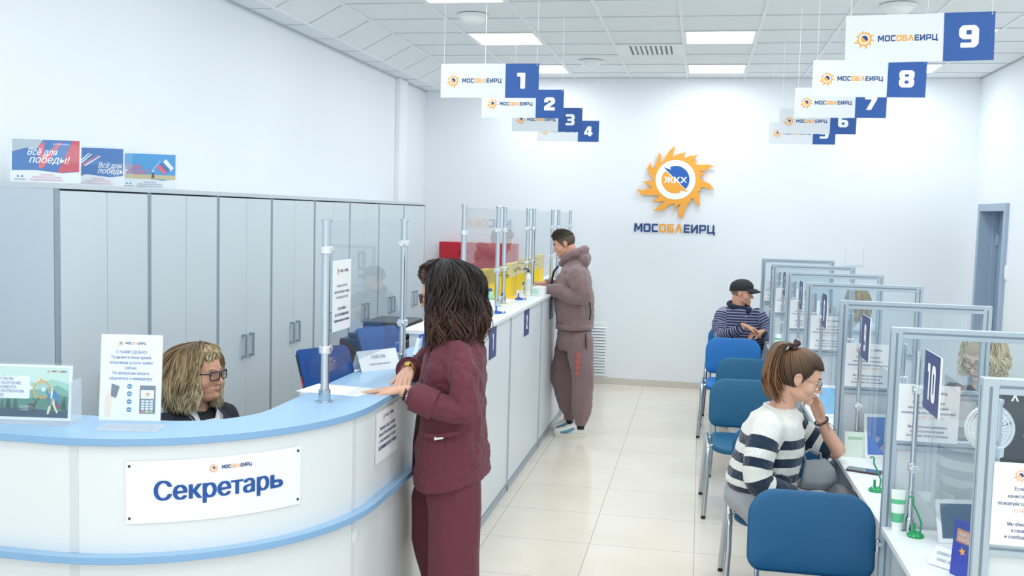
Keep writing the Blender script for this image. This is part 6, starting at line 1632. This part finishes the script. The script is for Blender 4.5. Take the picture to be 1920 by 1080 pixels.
# ------------------------------------------------------------------ seated woman in the striped sweater
def woman_striped():
    t = thing('person', 'seated woman in a white and navy striped sweater and glasses, cheek resting on her hand', 'person', (.38, 4.85, 0))
    hc = Vector((.490, 4.80, 1.185)); M = head_frame(hc, (1, .02, 0), .30, .0, 1.06)
    B = Blob(); head_prims(B, M)
    B.limb([M @ Vector((0, -.03, -.05)), (.425, 4.82, 1.06), (.395, 4.83, .98)], [.052, .054, .066], 16)
    B.loft([((.385, 4.84, .98), (0, .15, 0), (.07, 0, 0)), ((.38, 4.85, .88), (0, .15, 0), (.10, 0, 0)), ((.36, 4.85, .72), (0, .13, 0), (.10, 0, 0)), ((.33, 4.86, .60), (0, .16, 0), (.12, 0, 0)), ((.33, 4.86, .53), (0, .16, 0), (.12, 0, 0))])
    # near (right) arm resting in the lap
    B.limb([(.325, 4.665, .955), (.295, 4.60, .83), (.315, 4.58, .705), (.42, 4.62, .66), (.52, 4.70, .63)], [.047, .042, .038, .032, .023], 14)
    hand(B, (.53, 4.71, .627), (.9, .4, -.12), (0, 0, -1), 1, curl=(.3, .35, .4, .45), s=.98)
    # far (left) arm: elbow on the desk edge, hand at the cheek
    B.limb([(.45, 5.00, .96), (.56, 5.02, .86), (.695, 4.965, .80), (.655, 4.94, .875), (.605, 4.905, .965)], [.047, .042, .040, .034, .024], 14)
    hand(B, (.600, 4.90, .975), (-.36, -.18, .95), (-.55, -.75, -.30), 1, curl=(.35, .45, .6, .7), spread=.05, thumb=(.5, .5), s=.98)
    for (hy, kx, ky, fx, fy) in ((4.77, .72, 4.70, .70, 4.66), (4.94, .74, 4.90, .72, 4.88)):
        B.limb([(.33, hy, .54), (kx, ky, .53), (fx, fy, .10)], [.09, .062, .04], 14)
    co, nr, fs = B.grow(.0042, 3)
    brow = mat('brow_brown', '#6d5142', .7, var=0)
    skin_mesh('body', co, fs, [skin_a, lip_a, brow], t, face_mats(co, fs, M, 1, 2)); eyes(M, t, (0, 1, -.35))
    glasses(M, t, mat('glasses_rim_dark', '#4a3a36', .3, var=.1), .026, .016, .0013, .35, drop=-.010, fwd=.098, temple=mat('glasses_tortoise', '#8a6a4a', .35, var=.75, scale=90))
    # sweater with stripe coordinate
    J = Blob()
    tor = [((.34, 4.855, .625), (0, .175, 0), (.16, 0, 0)), ((.335, 4.855, .665), (0, .19, 0), (.17, 0, 0)), ((.35, 4.85, .74), (0, .19, 0), (.165, 0, 0)), ((.37, 4.85, .83), (0, .185, 0), (.16, 0, 0)), ((.38, 4.845, .91), (0, .19, 0), (.145, 0, 0)), ((.39, 4.84, .97), (0, .185, 0), (.12, 0, 0)), ((.40, 4.835, 1.01), (0, .13, 0), (.09, 0, 0)), ((.405, 4.83, 1.03), (0, .085, 0), (.07, 0, 0))]
    J.loft(tor, n=36)
    armN = [(.345, 4.68, .955), (.315, 4.625, .87), (.300, 4.59, .77), (.325, 4.585, .705), (.39, 4.605, .68), (.445, 4.635, .66)]
    armF = [(.43, 4.99, .955), (.52, 5.02, .88), (.60, 5.01, .83), (.655, 4.985, .81)]
    J.limb(armN, [.078, .072, .068, .064, .056, .048], 18); J.limb(armF, [.078, .070, .060, .052], 18)
    co, nr, fs = J.grow(.0065, 4)
    def along(P, pts):
        best = np.full(len(P), 9e9); tt = np.zeros(len(P)); acc = 0
        for a, b in zip(pts[:-1], pts[1:]):
            a, b = np.array(a), np.array(b); d = b - a; L = np.linalg.norm(d); u = np.clip(((P - a) @ d) / (L * L), 0, 1)
            ds = np.linalg.norm(P - (a + u[:, None] * d), axis=1); m = ds < best; best[m] = ds[m]; tt[m] = acc + u[m] * L; acc += L
        return best, tt
    dN, tN = along(co, armN); dF, tF = along(co, armF)
    z = co[:, 2] + .10 * (co[:, 0] - .38) * 0
    # torso axis distance decides sleeve or body
    ax = np.interp(co[:, 2], [.6, .75, .9, 1.03], [.34, .35, .38, .405])
    dT = np.sqrt(((co[:, 0] - ax) / .16) ** 2 + ((co[:, 1] - 4.85) / .18) ** 2)
    s = 1.03 - z                                        # distance down from the collar
    slN = (dN < .086) & (co[:, 1] < 4.695 + .02) & ((co[:, 1] < 4.668) | (tN > .12)); slF = (dF < .086) & (co[:, 0] > .50)
    sa = np.where(slN, .055 + tN, np.where(slF, .055 + tF * .95, s))
    co2 = fine(fold(co, nr, .006, (10, 10, 8), 2.2), nr, 3.0, .003)
    # stripes: white yoke, then navy / white bands
    st = [0.0, .148, .198, .248, .292, .335, .372]
    edges = [(0, 'w'), (.128, 'n'), (.172, 'w'), (.216, 'n'), (.258, 'w'), (.298, 'n'), (.338, 'w'), (.372, 'n'), (.41, 'n')]
    stops = [(min(1, e / .5), '#e9e9e4' if k == 'w' else '#1f3147') for e, k in edges]
    kn = attr_mat('striped_knit', 'stripe', stops, .85, const=True, bump=.5, bscale=260, sheen=.3)
    nt = kn.node_tree; wv = nt.nodes.new('ShaderNodeTexWave'); wv.wave_type = 'BANDS'; wv.bands_direction = 'DIAGONAL'; wv.inputs['Scale'].default_value = 55; wv.inputs['Distortion'].default_value = .3
    tc = nt.nodes.new('ShaderNodeTexCoord'); mp = nt.nodes.new('ShaderNodeMapping'); mp.inputs['Scale'].default_value = (1, 1, .0); nt.links.new(tc.outputs['Object'], mp.inputs['Vector']); nt.links.new(mp.outputs[0], wv.inputs['Vector'])
    for n_ in nt.nodes:
        if n_.type == 'BUMP': nt.links.new(wv.outputs['Fac'], n_.inputs['Height']); n_.inputs['Distance'].default_value = .003
    sw = skin_mesh('sweater', co2, fs, [kn], t, attrs={'stripe': np.clip(sa / .5, 0, 1)})
    wh = mat('knit_white', '#e9e9e4', .85, bump=.4, bscale=260); nv = mat('knit_navy', '#1f3147', .85)
    b = MB(); b.tube([(.335, 4.83, 1.035), (.36, 4.765, 1.03), (.425, 4.745, 1.005), (.475, 4.79, .975), (.487, 4.835, .968), (.475, 4.88, .975), (.425, 4.92, 1.005), (.36, 4.90, 1.03), (.335, 4.83, 1.035)], .011, wh, 10, cap=False); b.build('neck_rib', sw, smooth=60)
    for a, c, r in (((.437, 4.63, .662), (.465, 4.65, .652), .047), ((.645, 4.989, .812), (.668, 4.98, .807), .051)):
        a, c = Vector(a), Vector(c); b = MB(); b.tube([a, a.lerp(c, .2), a.lerp(c, .9), c], [r, r + .003, r + .001, r - .008], nv, 20, cap=False); b.build('cuff', sw, smooth=60)
    b = MB(); b.tube([(.36, 4.76, 1.01), (.46, 4.775, .955), (.505, 4.80, .925), (.46, 4.90, .955)], .0012, mat('silver_link', '#d5d9dc'), 6); b.ell((.508, 4.80, .912), (.004, .007, .010), mat('silver_link', ''), None, 10, 8); b.build('pendant_necklace', t, smooth=60)
    # trousers
    gm = mat('grey_cotton', '#a9acb2', .8, var=.05, scale=20, bump=.3, bscale=350)
    T_ = Blob(); T_.ball((.335, 4.86, .585), (.175, .20, .12))
    T_.limb([(.33, 4.77, .565), (.52, 4.73, .56), (.72, 4.70, .55), (.715, 4.68, .40), (.705, 4.66, .12)], [.115, .10, .085, .08, .07], 18); T_.limb([(.33, 4.95, .565), (.53, 4.92, .56), (.735, 4.90, .55), (.73, 4.89, .40), (.72, 4.88, .12)], [.115, .10, .085, .08, .07], 18)
    co, nr, fs = T_.grow(.007, 4); co = fold(co, nr, .009, (9, 9, 9), 6.1); skin_mesh('trousers', co, fs, [gm], t)
    for (x, y) in ((.70, 4.655), (.715, 4.875)):
        shoe(t, (x + .07, y - .07), (x - .09, y + .08), mat('shoe_grey', '#7d8087', .6), mat('shoe_sole_white', '#e5e5e2', .6), h=.06)
    # bracelet with loose cord ends
    bd = mat('bead_dark', '#2d2f2c'); c = Vector((.610, 4.909, .955)); ax_ = Vector((-.5, -.25, .85)).normalized(); F = frame(c, ax_.orthogonal(), n=ax_); b = MB()
    for k in range(20):
        a = 2 * PI * k / 20; b.ell(F @ Vector((.032 * math.cos(a), .032 * math.sin(a), .003 * (k % 2))), (.0055, .0055, .0055), bd, None, 8, 6)
    b.tube([F @ Vector((.0, -.034, 0)), F @ Vector((.015, -.037, -.03)), F @ Vector((.02, -.036, -.07))], .0014, mat('cord_dark', '#2a2024', .6), 5); b.tube([F @ Vector((.0, -.034, 0)), F @ Vector((-.012, -.037, -.02)), F @ Vector((-.016, -.036, -.045))], .0014, mat('cord_dark', ''), 5)
    b.build('bracelet', t, smooth=60)
    # hair drawn back to a high pony tail
    hm = attr_mat('hair_brown_ponytail', 'along', [(0, '#4a392f'), (.5, '#5d4636'), (1, '#8a6242')], .45, spec=.4)
    hair_cap(M, hm, 1.045, .045, .058, -.045).build('scalp_hair', t, smooth=60)
    rnd = random.Random(11); L = Locks(); cc = Vector((0, -.012, .025)); rr = Vector((.0775, .101, .0925)); kd = Vector((0, -.50, .80)).normalized()
    knot = cc + Vector((0, kd.y * .108, kd.z * .104))
    for k in range(620):
        ph = rnd.uniform(-PI, PI); c_ = math.cos(ph)
        zl = .060 if c_ > .45 else (-.062 if c_ < -.25 else -.062 + (.060 + .062) * ((c_ + .25) / .70) ** 1.6)
        zl += rnd.uniform(-.004, .012)
        zn = max(-.98, min(.98, (zl - cc.z) / rr.z)); q = math.sqrt(1 - zn * zn); d0 = Vector((math.sin(ph) * q, math.cos(ph) * q, zn))
        pts = []
        off = rnd.uniform(1.0, 1.05)
        for i in range(12):
            s_ = i / 11; om = math.acos(max(-1, min(1, d0.dot(kd)))); d = (d0 * math.sin((1 - s_) * om) + kd * math.sin(s_ * om)) / max(1e-4, math.sin(om))
            g = off + .03 * math.sin(s_ * PI) + .03 * s_
            pts.append(M @ (cc + Vector((d.x * rr.x * g, d.y * rr.y * g, d.z * rr.z * g))))
        L.lock(pts, .0042, n=5, shade=rnd.uniform(-.1, .25), ref=M @ cc)
    kw = M @ knot
    for k in range(170):
        sp = Vector((rnd.gauss(0, .014), rnd.gauss(0, .026), 0)); ln = rnd.uniform(.75, 1.05); ph1 = rnd.uniform(0, 6.28)
        base = [(0, 0, 0), (-.035, -.005, .022), (-.075, -.012, .010), (-.102, -.018, -.045), (-.116, -.022, -.11), (-.115, -.024, -.17), (-.092, -.022, -.22), (-.07, -.02, -.25)]
        pts = []
        for i, q in enumerate(base):
            u = i / 7; pts.append(kw + Vector(q) * ln + Vector((sp.x * (.3 + u * 1.0), sp.y * (.4 + .75 * math.sin(u * 2.4)), 0)) + Vector((math.sin(ph1 + u * 5) * .004, math.cos(ph1 + u * 4) * .004, 0)))
        pts, _ = spline(pts, [1] * 8, 2)
        L.lock(pts, .0068, n=5, shade=.25 + rnd.uniform(-.1, .3))
    L.build('hair', hm, t)
    b = MB(); F = frame(kw + Vector((.0, 0, .004)), (0, 1, 0), n=(-.75, 0, .55)); sc = mat('scrunchie_plum', '#3c2228', .6, var=.3, scale=60)
    pts = [F @ Vector(((.024 + .005 * math.sin(5 * a)) * math.cos(a), (.024 + .005 * math.sin(5 * a)) * math.sin(a), .005 * math.cos(7 * a))) for a in [2 * PI * k / 40 for k in range(41)]]
    b.tube(pts, [.011 + .003 * math.sin(k * 1.7) for k in range(41)], sc, 10, cap=False); b.build('scrunchie', t, smooth=60)
woman_striped()
# grey bag on her lap
bag = thing('handbag', 'grey soft handbag on the lap of the woman in the striped sweater', 'bag', (.56, 4.80, .63))
gb = mat('bag_grey', '#878b91', .5, var=.06, scale=20, bump=.2, bscale=120)
Bg = Blob(); Bg.loft([((.585, 4.80, .655), (.075, .03, 0), (-.012, .035, 0)), ((.60, 4.80, .69), (.085, .035, 0), (-.014, .042, 0)), ((.595, 4.805, .74), (.075, .03, 0), (-.012, .03, 0)), ((.575, 4.81, .79), (.05, .02, 0), (-.006, .010, 0))], n=24)
co, nr, fs = Bg.grow(.006, 3); co = fold(co, nr, .007, (12, 12, 6), 5.0); skin_mesh('bag_body', co, fs, [gb], bag)
b = MB(); b.tube([(.535, 4.79, .775), (.52, 4.785, .82), (.55, 4.795, .84), (.60, 4.815, .82), (.61, 4.82, .765)], .006, gb, 8); b.build('strap', bag, smooth=60)
# ------------------------------------------------------------------ man in the cap
def man_cap():
    t = thing('person', 'seated man in a dark flat-topped cap and a navy striped polo shirt, looking right', 'person', (.40, 9.80, 0))
    hc = Vector((.418, 9.75, 1.212)); M = head_frame(hc, (1, -.12, 0), .10, 0, 1.03)
    B = Blob(); head_prims(B, M, male=True, full=1.08)
    B.limb([M @ Vector((0, -.03, -.05)), (.385, 9.76, 1.09), (.385, 9.77, 1.03)], [.060, .062, .080], 16)
    B.loft([((.40, 9.78, 1.02), (.16, 0, 0), (0, .08, 0)), ((.41, 9.78, .85), (.17, 0, 0), (0, .12, 0)), ((.40, 9.80, .62), (.17, 0, 0), (0, .14, 0)), ((.40, 9.82, .54), (.17, 0, 0), (0, .14, 0))])
    B.limb([(.24, 9.74, 1.0), (.215, 9.64, .86), (.25, 9.54, .80), (.36, 9.45, .87), (.44, 9.42, .92)], [.055, .048, .042, .036, .028], 14)
    hand(B, (.45, 9.415, .925), (.95, -.05, -.30), (-.25, .0, -1), -1, curl=(.35, .4, .5, .6), s=1.05)
    B.limb([(.58, 9.74, 1.0), (.66, 9.70, .86), (.64, 9.58, .82), (.585, 9.46, .865)], [.055, .048, .042, .028], 14)
    hand(B, (.58, 9.45, .87), (-.75, -.35, -.25), (.1, .2, -1), 1, curl=(.5, .6, .7, .8), s=1.05)
    for s, kx in ((-1, .28), (1, .54)):
        B.limb([(.40 + s * .10, 9.80, .55), (kx, 9.42, .53), (kx, 9.36, .10)], [.09, .062, .042], 12)
    co, nr, fs = B.grow(.0058, 3)
    brow = mat('brow_dark', '#4a3a34'); skin_mesh('body', co, fs, [skin_b, lip_b, brow], t, face_mats(co, fs, M, 1, 2)); eyes(M, t, (0, 1, -.1))
    J = Blob()
    J.loft([((.41, 9.80, .60), (.215, 0, 0), (0, .18, 0)), ((.415, 9.795, .70), (.225, 0, 0), (0, .185, 0)), ((.415, 9.79, .85), (.215, 0, 0), (0, .165, 0)), ((.41, 9.78, .97), (.20, 0, 0), (0, .14, 0)), ((.405, 9.775, 1.04), (.15, 0, 0), (0, .11, 0)), ((.40, 9.77, 1.075), (.095, 0, 0), (0, .085, 0))], n=34)
    aL = [(.255, 9.75, .99), (.215, 9.68, .88), (.235, 9.57, .81), (.33, 9.48, .85), (.40, 9.435, .895)]; aR = [(.57, 9.75, .99), (.65, 9.71, .88), (.655, 9.61, .825), (.605, 9.50, .85)]
    J.limb(aL, [.082, .078, .066, .055, .042], 16); J.limb(aR, [.082, .076, .062, .045], 16)
    co, nr, fs = J.grow(.008, 4)
    def along(P, pts):
        best = np.full(len(P), 9e9); tt = np.zeros(len(P)); acc = 0
        for a, b in zip(pts[:-1], pts[1:]):
            a, b = np.array(a), np.array(b); d = b - a; L = np.linalg.norm(d); u = np.clip(((P - a) @ d) / (L * L), 0, 1)
            ds = np.linalg.norm(P - (a + u[:, None] * d), axis=1); m = ds < best; best[m] = ds[m]; tt[m] = acc + u[m] * L; acc += L
        return best, tt
    d1, t1 = along(co, aL); d2, t2 = along(co, aR)
    s = 1.2 - co[:, 2]; s = np.where((d1 < .088) & ((co[:, 0] < .27) | (co[:, 1] < 9.61)), t1 + .15, np.where((d2 < .088) & ((co[:, 0] > .58) | (co[:, 1] < 9.61)), t2 + .15, s))
    m = bpy.data.materials.new('polo_stripes'); m.use_nodes = True; nt = m.node_tree; bs = nt.nodes['Principled BSDF']; bs.inputs['Roughness'].default_value = .85
    at = nt.nodes.new('ShaderNodeAttribute'); at.attribute_name = 'stripe'; mu = nt.nodes.new('ShaderNodeMath'); mu.operation = 'MULTIPLY'; mu.inputs[1].default_value = 38.0; fr_ = nt.nodes.new('ShaderNodeMath'); fr_.operation = 'FRACT'; rp = nt.nodes.new('ShaderNodeValToRGB'); rp.color_ramp.interpolation = 'CONSTANT'
    rp.color_ramp.elements[0].color = lin('#272c4f'); rp.color_ramp.elements[1].position = .58; rp.color_ramp.elements[1].color = lin('#8d90a8')
    nt.links.new(at.outputs['Fac'], mu.inputs[0]); nt.links.new(mu.outputs[0], fr_.inputs[0]); nt.links.new(fr_.outputs[0], rp.inputs['Fac']); nt.links.new(rp.outputs['Color'], bs.inputs['Base Color'])
    co = fold(co, nr, .009, (9, 9, 8), 7.7); sw = skin_mesh('polo_shirt', co, fs, [m], t, attrs={'stripe': s})
    nv = mat('polo_navy', '#1d2344', .8)
    b = MB(); b.tube([(.49, 9.67, 1.035), (.45, 9.70, 1.06), (.335, 9.68, 1.075), (.29, 9.77, 1.10), (.335, 9.86, 1.11), (.43, 9.86, 1.10), (.485, 9.79, 1.07), (.50, 9.72, 1.045), (.47, 9.655, 1.02)], .017, nv, 10, flat=1.5); b.build('collar', sw, smooth=60)
    for a, c in (((.385, 9.445, .888), (.425, 9.425, .912)), ((.61, 9.505, .848), (.585, 9.465, .862))):
        a, c = Vector(a), Vector(c); b = MB(); b.tube([a, a.lerp(c, .2), a.lerp(c, .9), c], [.045, .046, .042, .034], nv, 16, cap=False); b.build('cuff', sw, smooth=60)
    for k in range(3):
        b = MB(); b.ell((.455 + .002 * k, 9.638 - .004 * k, .99 - .05 * k), (.006, .003, .006), mat('button_pale', '#c9ccd6', .4), None, 8, 6); b.build('button', sw)
    jn = mat('dark_jeans', '#2b3040', .85, var=.1, scale=20); T_ = Blob(); T_.ball((.40, 9.83, .56), (.19, .18, .12))
    for s_, kx in ((-1, .28), (1, .54)): T_.limb([(.40 + s_ * .10, 9.80, .55), (kx, 9.42, .53), (kx, 9.37, .35), (kx, 9.36, .10)], [.115, .085, .08, .07], 16)
    co, nr, fs = T_.grow(.009, 3); skin_mesh('trousers', co, fs, [jn], t)
    for kx in (.28, .54): shoe(t, (kx, 9.20), (kx, 9.44), mat('shoe_black', '#23242a'), mat('shoe_sole_tan', '#b9a58a', .6))
    # cap
    cm = mat('cap_black', '#24272b', .75, var=.06, bump=.3, bscale=300); B = Blob(); c = Vector((0, -.014, .035))
    cp = MB(); vs = []; fs = []; nu, nvv = 40, 12
    for i in range(nvv + 1):
        th = PI * .5 * i / nvv
        for j in range(nu):
            ph = 2 * PI * j / nu; x, y, z = math.sin(th) * math.cos(ph), math.sin(th) * math.sin(ph), math.cos(th)
            k = 1 + .06 * math.sin(th * 2)
            vs.append((x * .083 * k, -.014 + y * .108 * k, .040 + z * .088 - .0 + (.018 * y if th > 1.2 else .010 * y)))
    for j in range(nu): vs.append((math.cos(2 * PI * j / nu) * .082, -.014 + math.sin(2 * PI * j / nu) * .107, .040 - .022 + .02 * math.sin(2 * PI * j / nu)))
    for i in range(nvv + 1):
        for j in range(nu): fs.append((i * nu + j, (i + 1) * nu + j, (i + 1) * nu + (j + 1) % nu, i * nu + (j + 1) % nu))
    cp.add(vs, fs, cm, M); cap = cp.build('cap', t, smooth=60)
    br = MB(); vs = []; fs = []; n1, n2 = 20, 6
    for i in range(n1 + 1):
        a = math.radians(-68 + 136 * i / n1)
        for j in range(n2 + 1):
            u = j / n2; r0 = Vector((math.sin(a) * .080, math.cos(a) * .104 - .014)); ln = .075 * math.cos(a * .95) ** .6
            vs.append((r0.x, r0.y + ln * u, .046 - .022 * u * u - .16 * r0.x * r0.x / .08 * u * 2))
    for i in range(n1):
        for j in range(n2): fs.append((i * (n2 + 1) + j, i * (n2 + 1) + j + 1, (i + 1) * (n2 + 1) + j + 1, (i + 1) * (n2 + 1) + j))
    br.add(vs, fs, cm, M); bo = br.build('peak', cap, smooth=60); md = bo.modifiers.new('thick', 'SOLIDIFY'); md.thickness = .006
    hair_cap(M, mat('hair_stubble', '#8f7666', .8, var=.1, scale=150), 1.012, .0, .05, -.035).build('clipped_hair', t, smooth=60)
man_cap()
tag((lambda b: (b.tube([(.655, 9.66, .80), (.66, 9.63, .84), (.63, 9.58, .86), (.60, 9.54, .85)], [.02, .03, .028, .015], mat('bag_black', '#1c1d20', .5), 12), b.build('pouch', smooth=60))[1])(MB()), 'small black pouch held in the crook of the arm of the man in the cap', 'pouch')

# ------------------------------------------------------------------ secretary behind the reception desk
def staff(name_label, hc, fwd, tilt, s, skin, lipm, hair_stops, hair_fn, jacket_col, sh_half, desc, gl=None, jaw=1.1, face_turn=0.0, seed=1, base_xy=None, look=(0, 1, 0), body=True):
    x, y, z = hc
    t = thing('person', name_label, 'person', (x, y, 0))
    f = Vector(fwd).normalized(); lat = Vector((f.y, -f.x, 0))
    M = head_frame(hc, fwd, tilt, 0, s)
    tw = Matrix.Rotation(face_turn, 3, 'Z'); bf = tw @ f; bl = Vector((bf.y, -bf.x, 0)); o = Vector((x, y, 0)) - bf * .035
    B = Blob(); head_prims(B, M, full=jaw)
    if jaw > 1.1:
        B.ell((0, .030, -.092), (.050, .046, .034), DUMMY, M); B.ell((0, .045, -.055), (.060, .030, .040), DUMMY, M)
    def at(a, b, zz): return o + bl * a + bf * b + Vector((0, 0, zz))
    B.limb([M @ Vector((0, -.03, -.05)), at(0, -.01, z - .14), at(0, -.015, z - .21)], [.054, .056, .07], 16)
    zs = z - .215
    B.loft([(at(0, -.02, zs), bl * .14, bf * .07), (at(0, -.015, zs - .15), bl * .16, bf * .11), (at(0, -.01, zs - .35), bl * .15, bf * .12), (at(0, -.01, zs - .46), bl * .16, bf * .12)])
    for q in (-1, 1):
        B.limb([at(q * .17, -.02, zs - .03), at(q * .205, .02, zs - .20), at(q * .20, .06, zs - .29), at(q * .16, .20, zs - .27), at(q * .12, .28, zs - .25)], [.05, .044, .04, .034, .024], 12)
        hand(B, at(q * .118, .285, zs - .248), bf, (0, 0, -1), -q, curl=(.3, .35, .4, .45), s=.98)
        B.limb([at(q * .09, 0, zs - .46), at(q * .10, .40, zs - .44), at(q * .10, .42, .09)], [.085, .06, .04], 12)
    co, nr, fs = B.grow(.0045 if body else .006, 3)
    skin_mesh('body', co, fs, [skin, lipm, mat('brow_light', '#8d6f57', .7, var=0)], t, face_mats(co, fs, M, 1, 2)); eyes(M, t, look)
    J = Blob()
    J.loft([(at(0, -.01, zs - .47), bl * .20, bf * .16), (at(0, -.01, zs - .36), bl * .20, bf * .16), (at(0, -.012, zs - .15), bl * (sh_half - .01), bf * .145), (at(0, -.018, zs - .04), bl * sh_half, bf * .115), (at(0, -.025, zs + .015), bl * .15, bf * .09), (at(0, -.03, zs + .04), bl * .085, bf * .07)], n=32)
    for q in (-1, 1):
        J.limb([at(q * .175, -.02, zs - .035), at(q * .215, .02, zs - .19), at(q * .205, .07, zs - .285), at(q * .165, .19, zs - .27), at(q * .13, .26, zs - .253)], [.076, .068, .06, .052, .042], 16)
    co, nr, fs = J.grow(.007, 4); co = fold(co, nr, .006, (10, 10, 8), seed)
    jk = skin_mesh('jacket', co, fs, [mat(jacket_col[0], jacket_col[1], .8, var=.05, scale=20)], t)
    wh = mat('blouse_white', '#eceef2', .7, var=.02)
    for q in (-1, 1):
        b = MB(); b.add([at(q * .015, .085, zs - .075), at(q * .058, .075, zs + .035), at(q * .075, .0, zs + .085), at(q * .088, .0, zs + .055), at(q * .082, .085, zs + .0), at(q * .05, .118, zs - .05)], [(0, 1, 2, 3, 4, 5)], wh); c_ = b.build('blouse_collar', t, smooth=60); md = c_.modifiers.new('thick', 'SOLIDIFY'); md.thickness = .006
    b = MB(); b.add([at(-.05, .10, zs + .0), at(.05, .10, zs + .0), at(.045, .13, zs - .08), at(.0, .153, zs - .17), at(-.045, .13, zs - .08)], [(0, 1, 2, 3, 4)], wh); b.build('blouse_front', t)
    T_ = Blob(); T_.ball(at(0, 0, zs - .45), (.18, .18, .11))
    for q in (-1, 1): T_.limb([at(q * .09, 0, zs - .46), at(q * .10, .40, zs - .44), at(q * .10, .42, .12)], [.105, .08, .06], 14)
    co, nr, fs = T_.grow(.009, 3); skin_mesh('trousers', co, fs, [mat('office_trousers', '#232733', .8)], t)
    hm = attr_mat('hair_' + name_label.split()[0] + str(seed), 'along', hair_stops, .5, spec=.35)
    Mh = head_frame(hc, fwd, 0, 0, s)
    hair_fn(M, Mh, t, hm)
    if gl: glasses(M, t, *gl)
    # office chair under the sitter
    return t, at, zs
def chair_under(at, zs, lab):
    p = at(0, 0, 0); t = thing('office_chair', lab, 'office chair', (p.x, p.y, 0), 'office chairs of the staff')
    fm = mat('office_chair_black', '#2a2d33', .7, var=.05)
    b = MB(); b.prism(rrect(.46, .44, .08, 5), zs - .60, zs - .535, fm, Matrix.Translation(at(0, .04, 0))); b.build('seat', t, bevel=.015)
    b = MB(); d = (at(0, 1, 0) - at(0, 0, 0)); F = frame(at(0, -.235, zs - .36), (at(1, 0, 0) - at(0, 0, 0)), v=(0, 0, 1)); b.prism(rrect(.40, .30, .08, 5), -.02, .02, fm, F); b.build('backrest', t, bevel=.012)
    b = MB(); b.tube([at(0, -.22, zs - .57), at(0, -.262, zs - .52), at(0, -.258, zs - .40)], .018, fm, 8); b.build('back_bracket', t, smooth=40)
    b = MB(); b.tube([at(0, .04, .09), at(0, .04, zs - .60)], .025, chrome, 12); b.build('column', t, smooth=40)
    for k in range(5):
        a = 2 * PI * k / 5; b = MB(); q = at(0, .04, 0); e = q + Vector((math.cos(a) * .27, math.sin(a) * .27, .065)); b.tube([q + Vector((0, 0, .10)), e], [.02, .013], fm, 8); l = b.build('leg', t, smooth=40)
        b = MB(); b.lathe([(.028, -.012), (.03, 0), (.028, .012)], fm, 14, frame(e + Vector((0, 0, -.034)), (0, 0, 1), n=(math.sin(a), -math.cos(a), 0))); b.build('caster', l, smooth=40)

def hair_secretary(M, Mh, t, hm):
    hair_cap(M, hm, 1.06, .032, .072, -.07).build('scalp_hair', t, smooth=60)
    def R(p): c_ = math.cos(p); return .128 + (.098 - .128) * max(0, c_) + (.175 - .128) * max(0, -c_)
    def ze(p): return -.135 - .03 * max(0, -math.cos(p))
    long_hair(Mh, t, hm, R, ze, top=.128, n=2200, wave=.020, freq=2.8, width=.0046, seed=9, bangs=(.72, .056), inner=.6, thr=lambda q: .050 - .30 * max(0, abs(q.x) - .04), zface=.042, shade=.32, part=.25)
tS, atS, zS = staff('woman with wavy blonde hair and dark-rimmed glasses seated behind the reception desk', (-2.308, 4.30, 1.124), (1, -.14, 0), .0, 1.08, skin_b, lip_a, [(0, '#5d4a38'), (.3, '#8a7252'), (.7, '#b8a27d'), (1, '#d6c6a6')], hair_secretary, ('suit_dark', '#20242e'), .215, '', (mat('glasses_navy', '#1e2540', .25), .027, .019, .0028, .3, -.004, .097), 1.16, -.25, 9, look=(.25, 1, .15))
chair_under(atS, zS, 'black office chair under the secretary behind the reception desk')
def hair_short(M, Mh, t, hm):
    hair_cap(M, hm, 1.06, .032, .052, -.07).build('scalp_hair', t, smooth=60)
    def R(p): c_ = math.cos(p); return .108 + (.102 - .108) * max(0, c_) + (.135 - .108) * max(0, -c_)
    def ze(p): return -.085
    long_hair(Mh, t, hm, R, ze, top=.128, n=900, wave=.022, freq=3.2, width=.0050, seed=21, bangs=(.85, .060), inner=.62, thr=lambda q: .054 - .35 * max(0, abs(q.x) - .04), zface=.048, shade=.25)
t3, at3, z3 = staff('woman with short pale blonde hair and glasses looking down behind the right-hand glass', (1.565, 5.86, 1.187), (-.66, -.75, 0), .38, 1.05, skin_c, lip_a, [(0, '#a89678'), (.4, '#cdbf9f'), (1, '#e3d9c0')], hair_short, ('suit_navy', '#2b3350'), .20, '', (mat('glasses_taupe', '#5b4a48', .3), .027, .018, .002, .3, -.008, .097), 1.02, 0, 21, look=(0, 1, -.5), body=False)
chair_under(at3, z3, 'black office chair under the woman with short pale blonde hair')
def hair_far(M, Mh, t, hm):
    hair_cap(M, hm, 1.06, .030, .055, -.07).build('scalp_hair', t, smooth=60)
    def R(p): c_ = math.cos(p); return .105 + (.10 - .105) * max(0, c_) + (.125 - .105) * max(0, -c_)
    def ze(p): return -.16
    long_hair(Mh, t, hm, R, ze, top=.122, n=420, wave=.010, freq=2.0, width=.0075, seed=31, bangs=(.8, .060), inner=.65, thr=lambda q: .054 - .35 * max(0, abs(q.x) - .04), zface=.048, shade=.25)
t4, at4, z4 = staff('woman with straight fair hair behind the partitions at the far right desk', (1.47, 9.80, 1.165), (-.85, -.35, 0), .35, 1.05, skin_c, lip_a, [(0, '#9a8464'), (.5, '#b89f7c'), (1, '#cdb898')], hair_far, ('blouse_pale', '#e6e9ee'), .20, '', None, 1.0, 0, 31, look=(0, 1, -.5), body=False)
chair_under(at4, z4, 'black office chair under the woman at the far right desk')
bpy.context.view_layer.update()
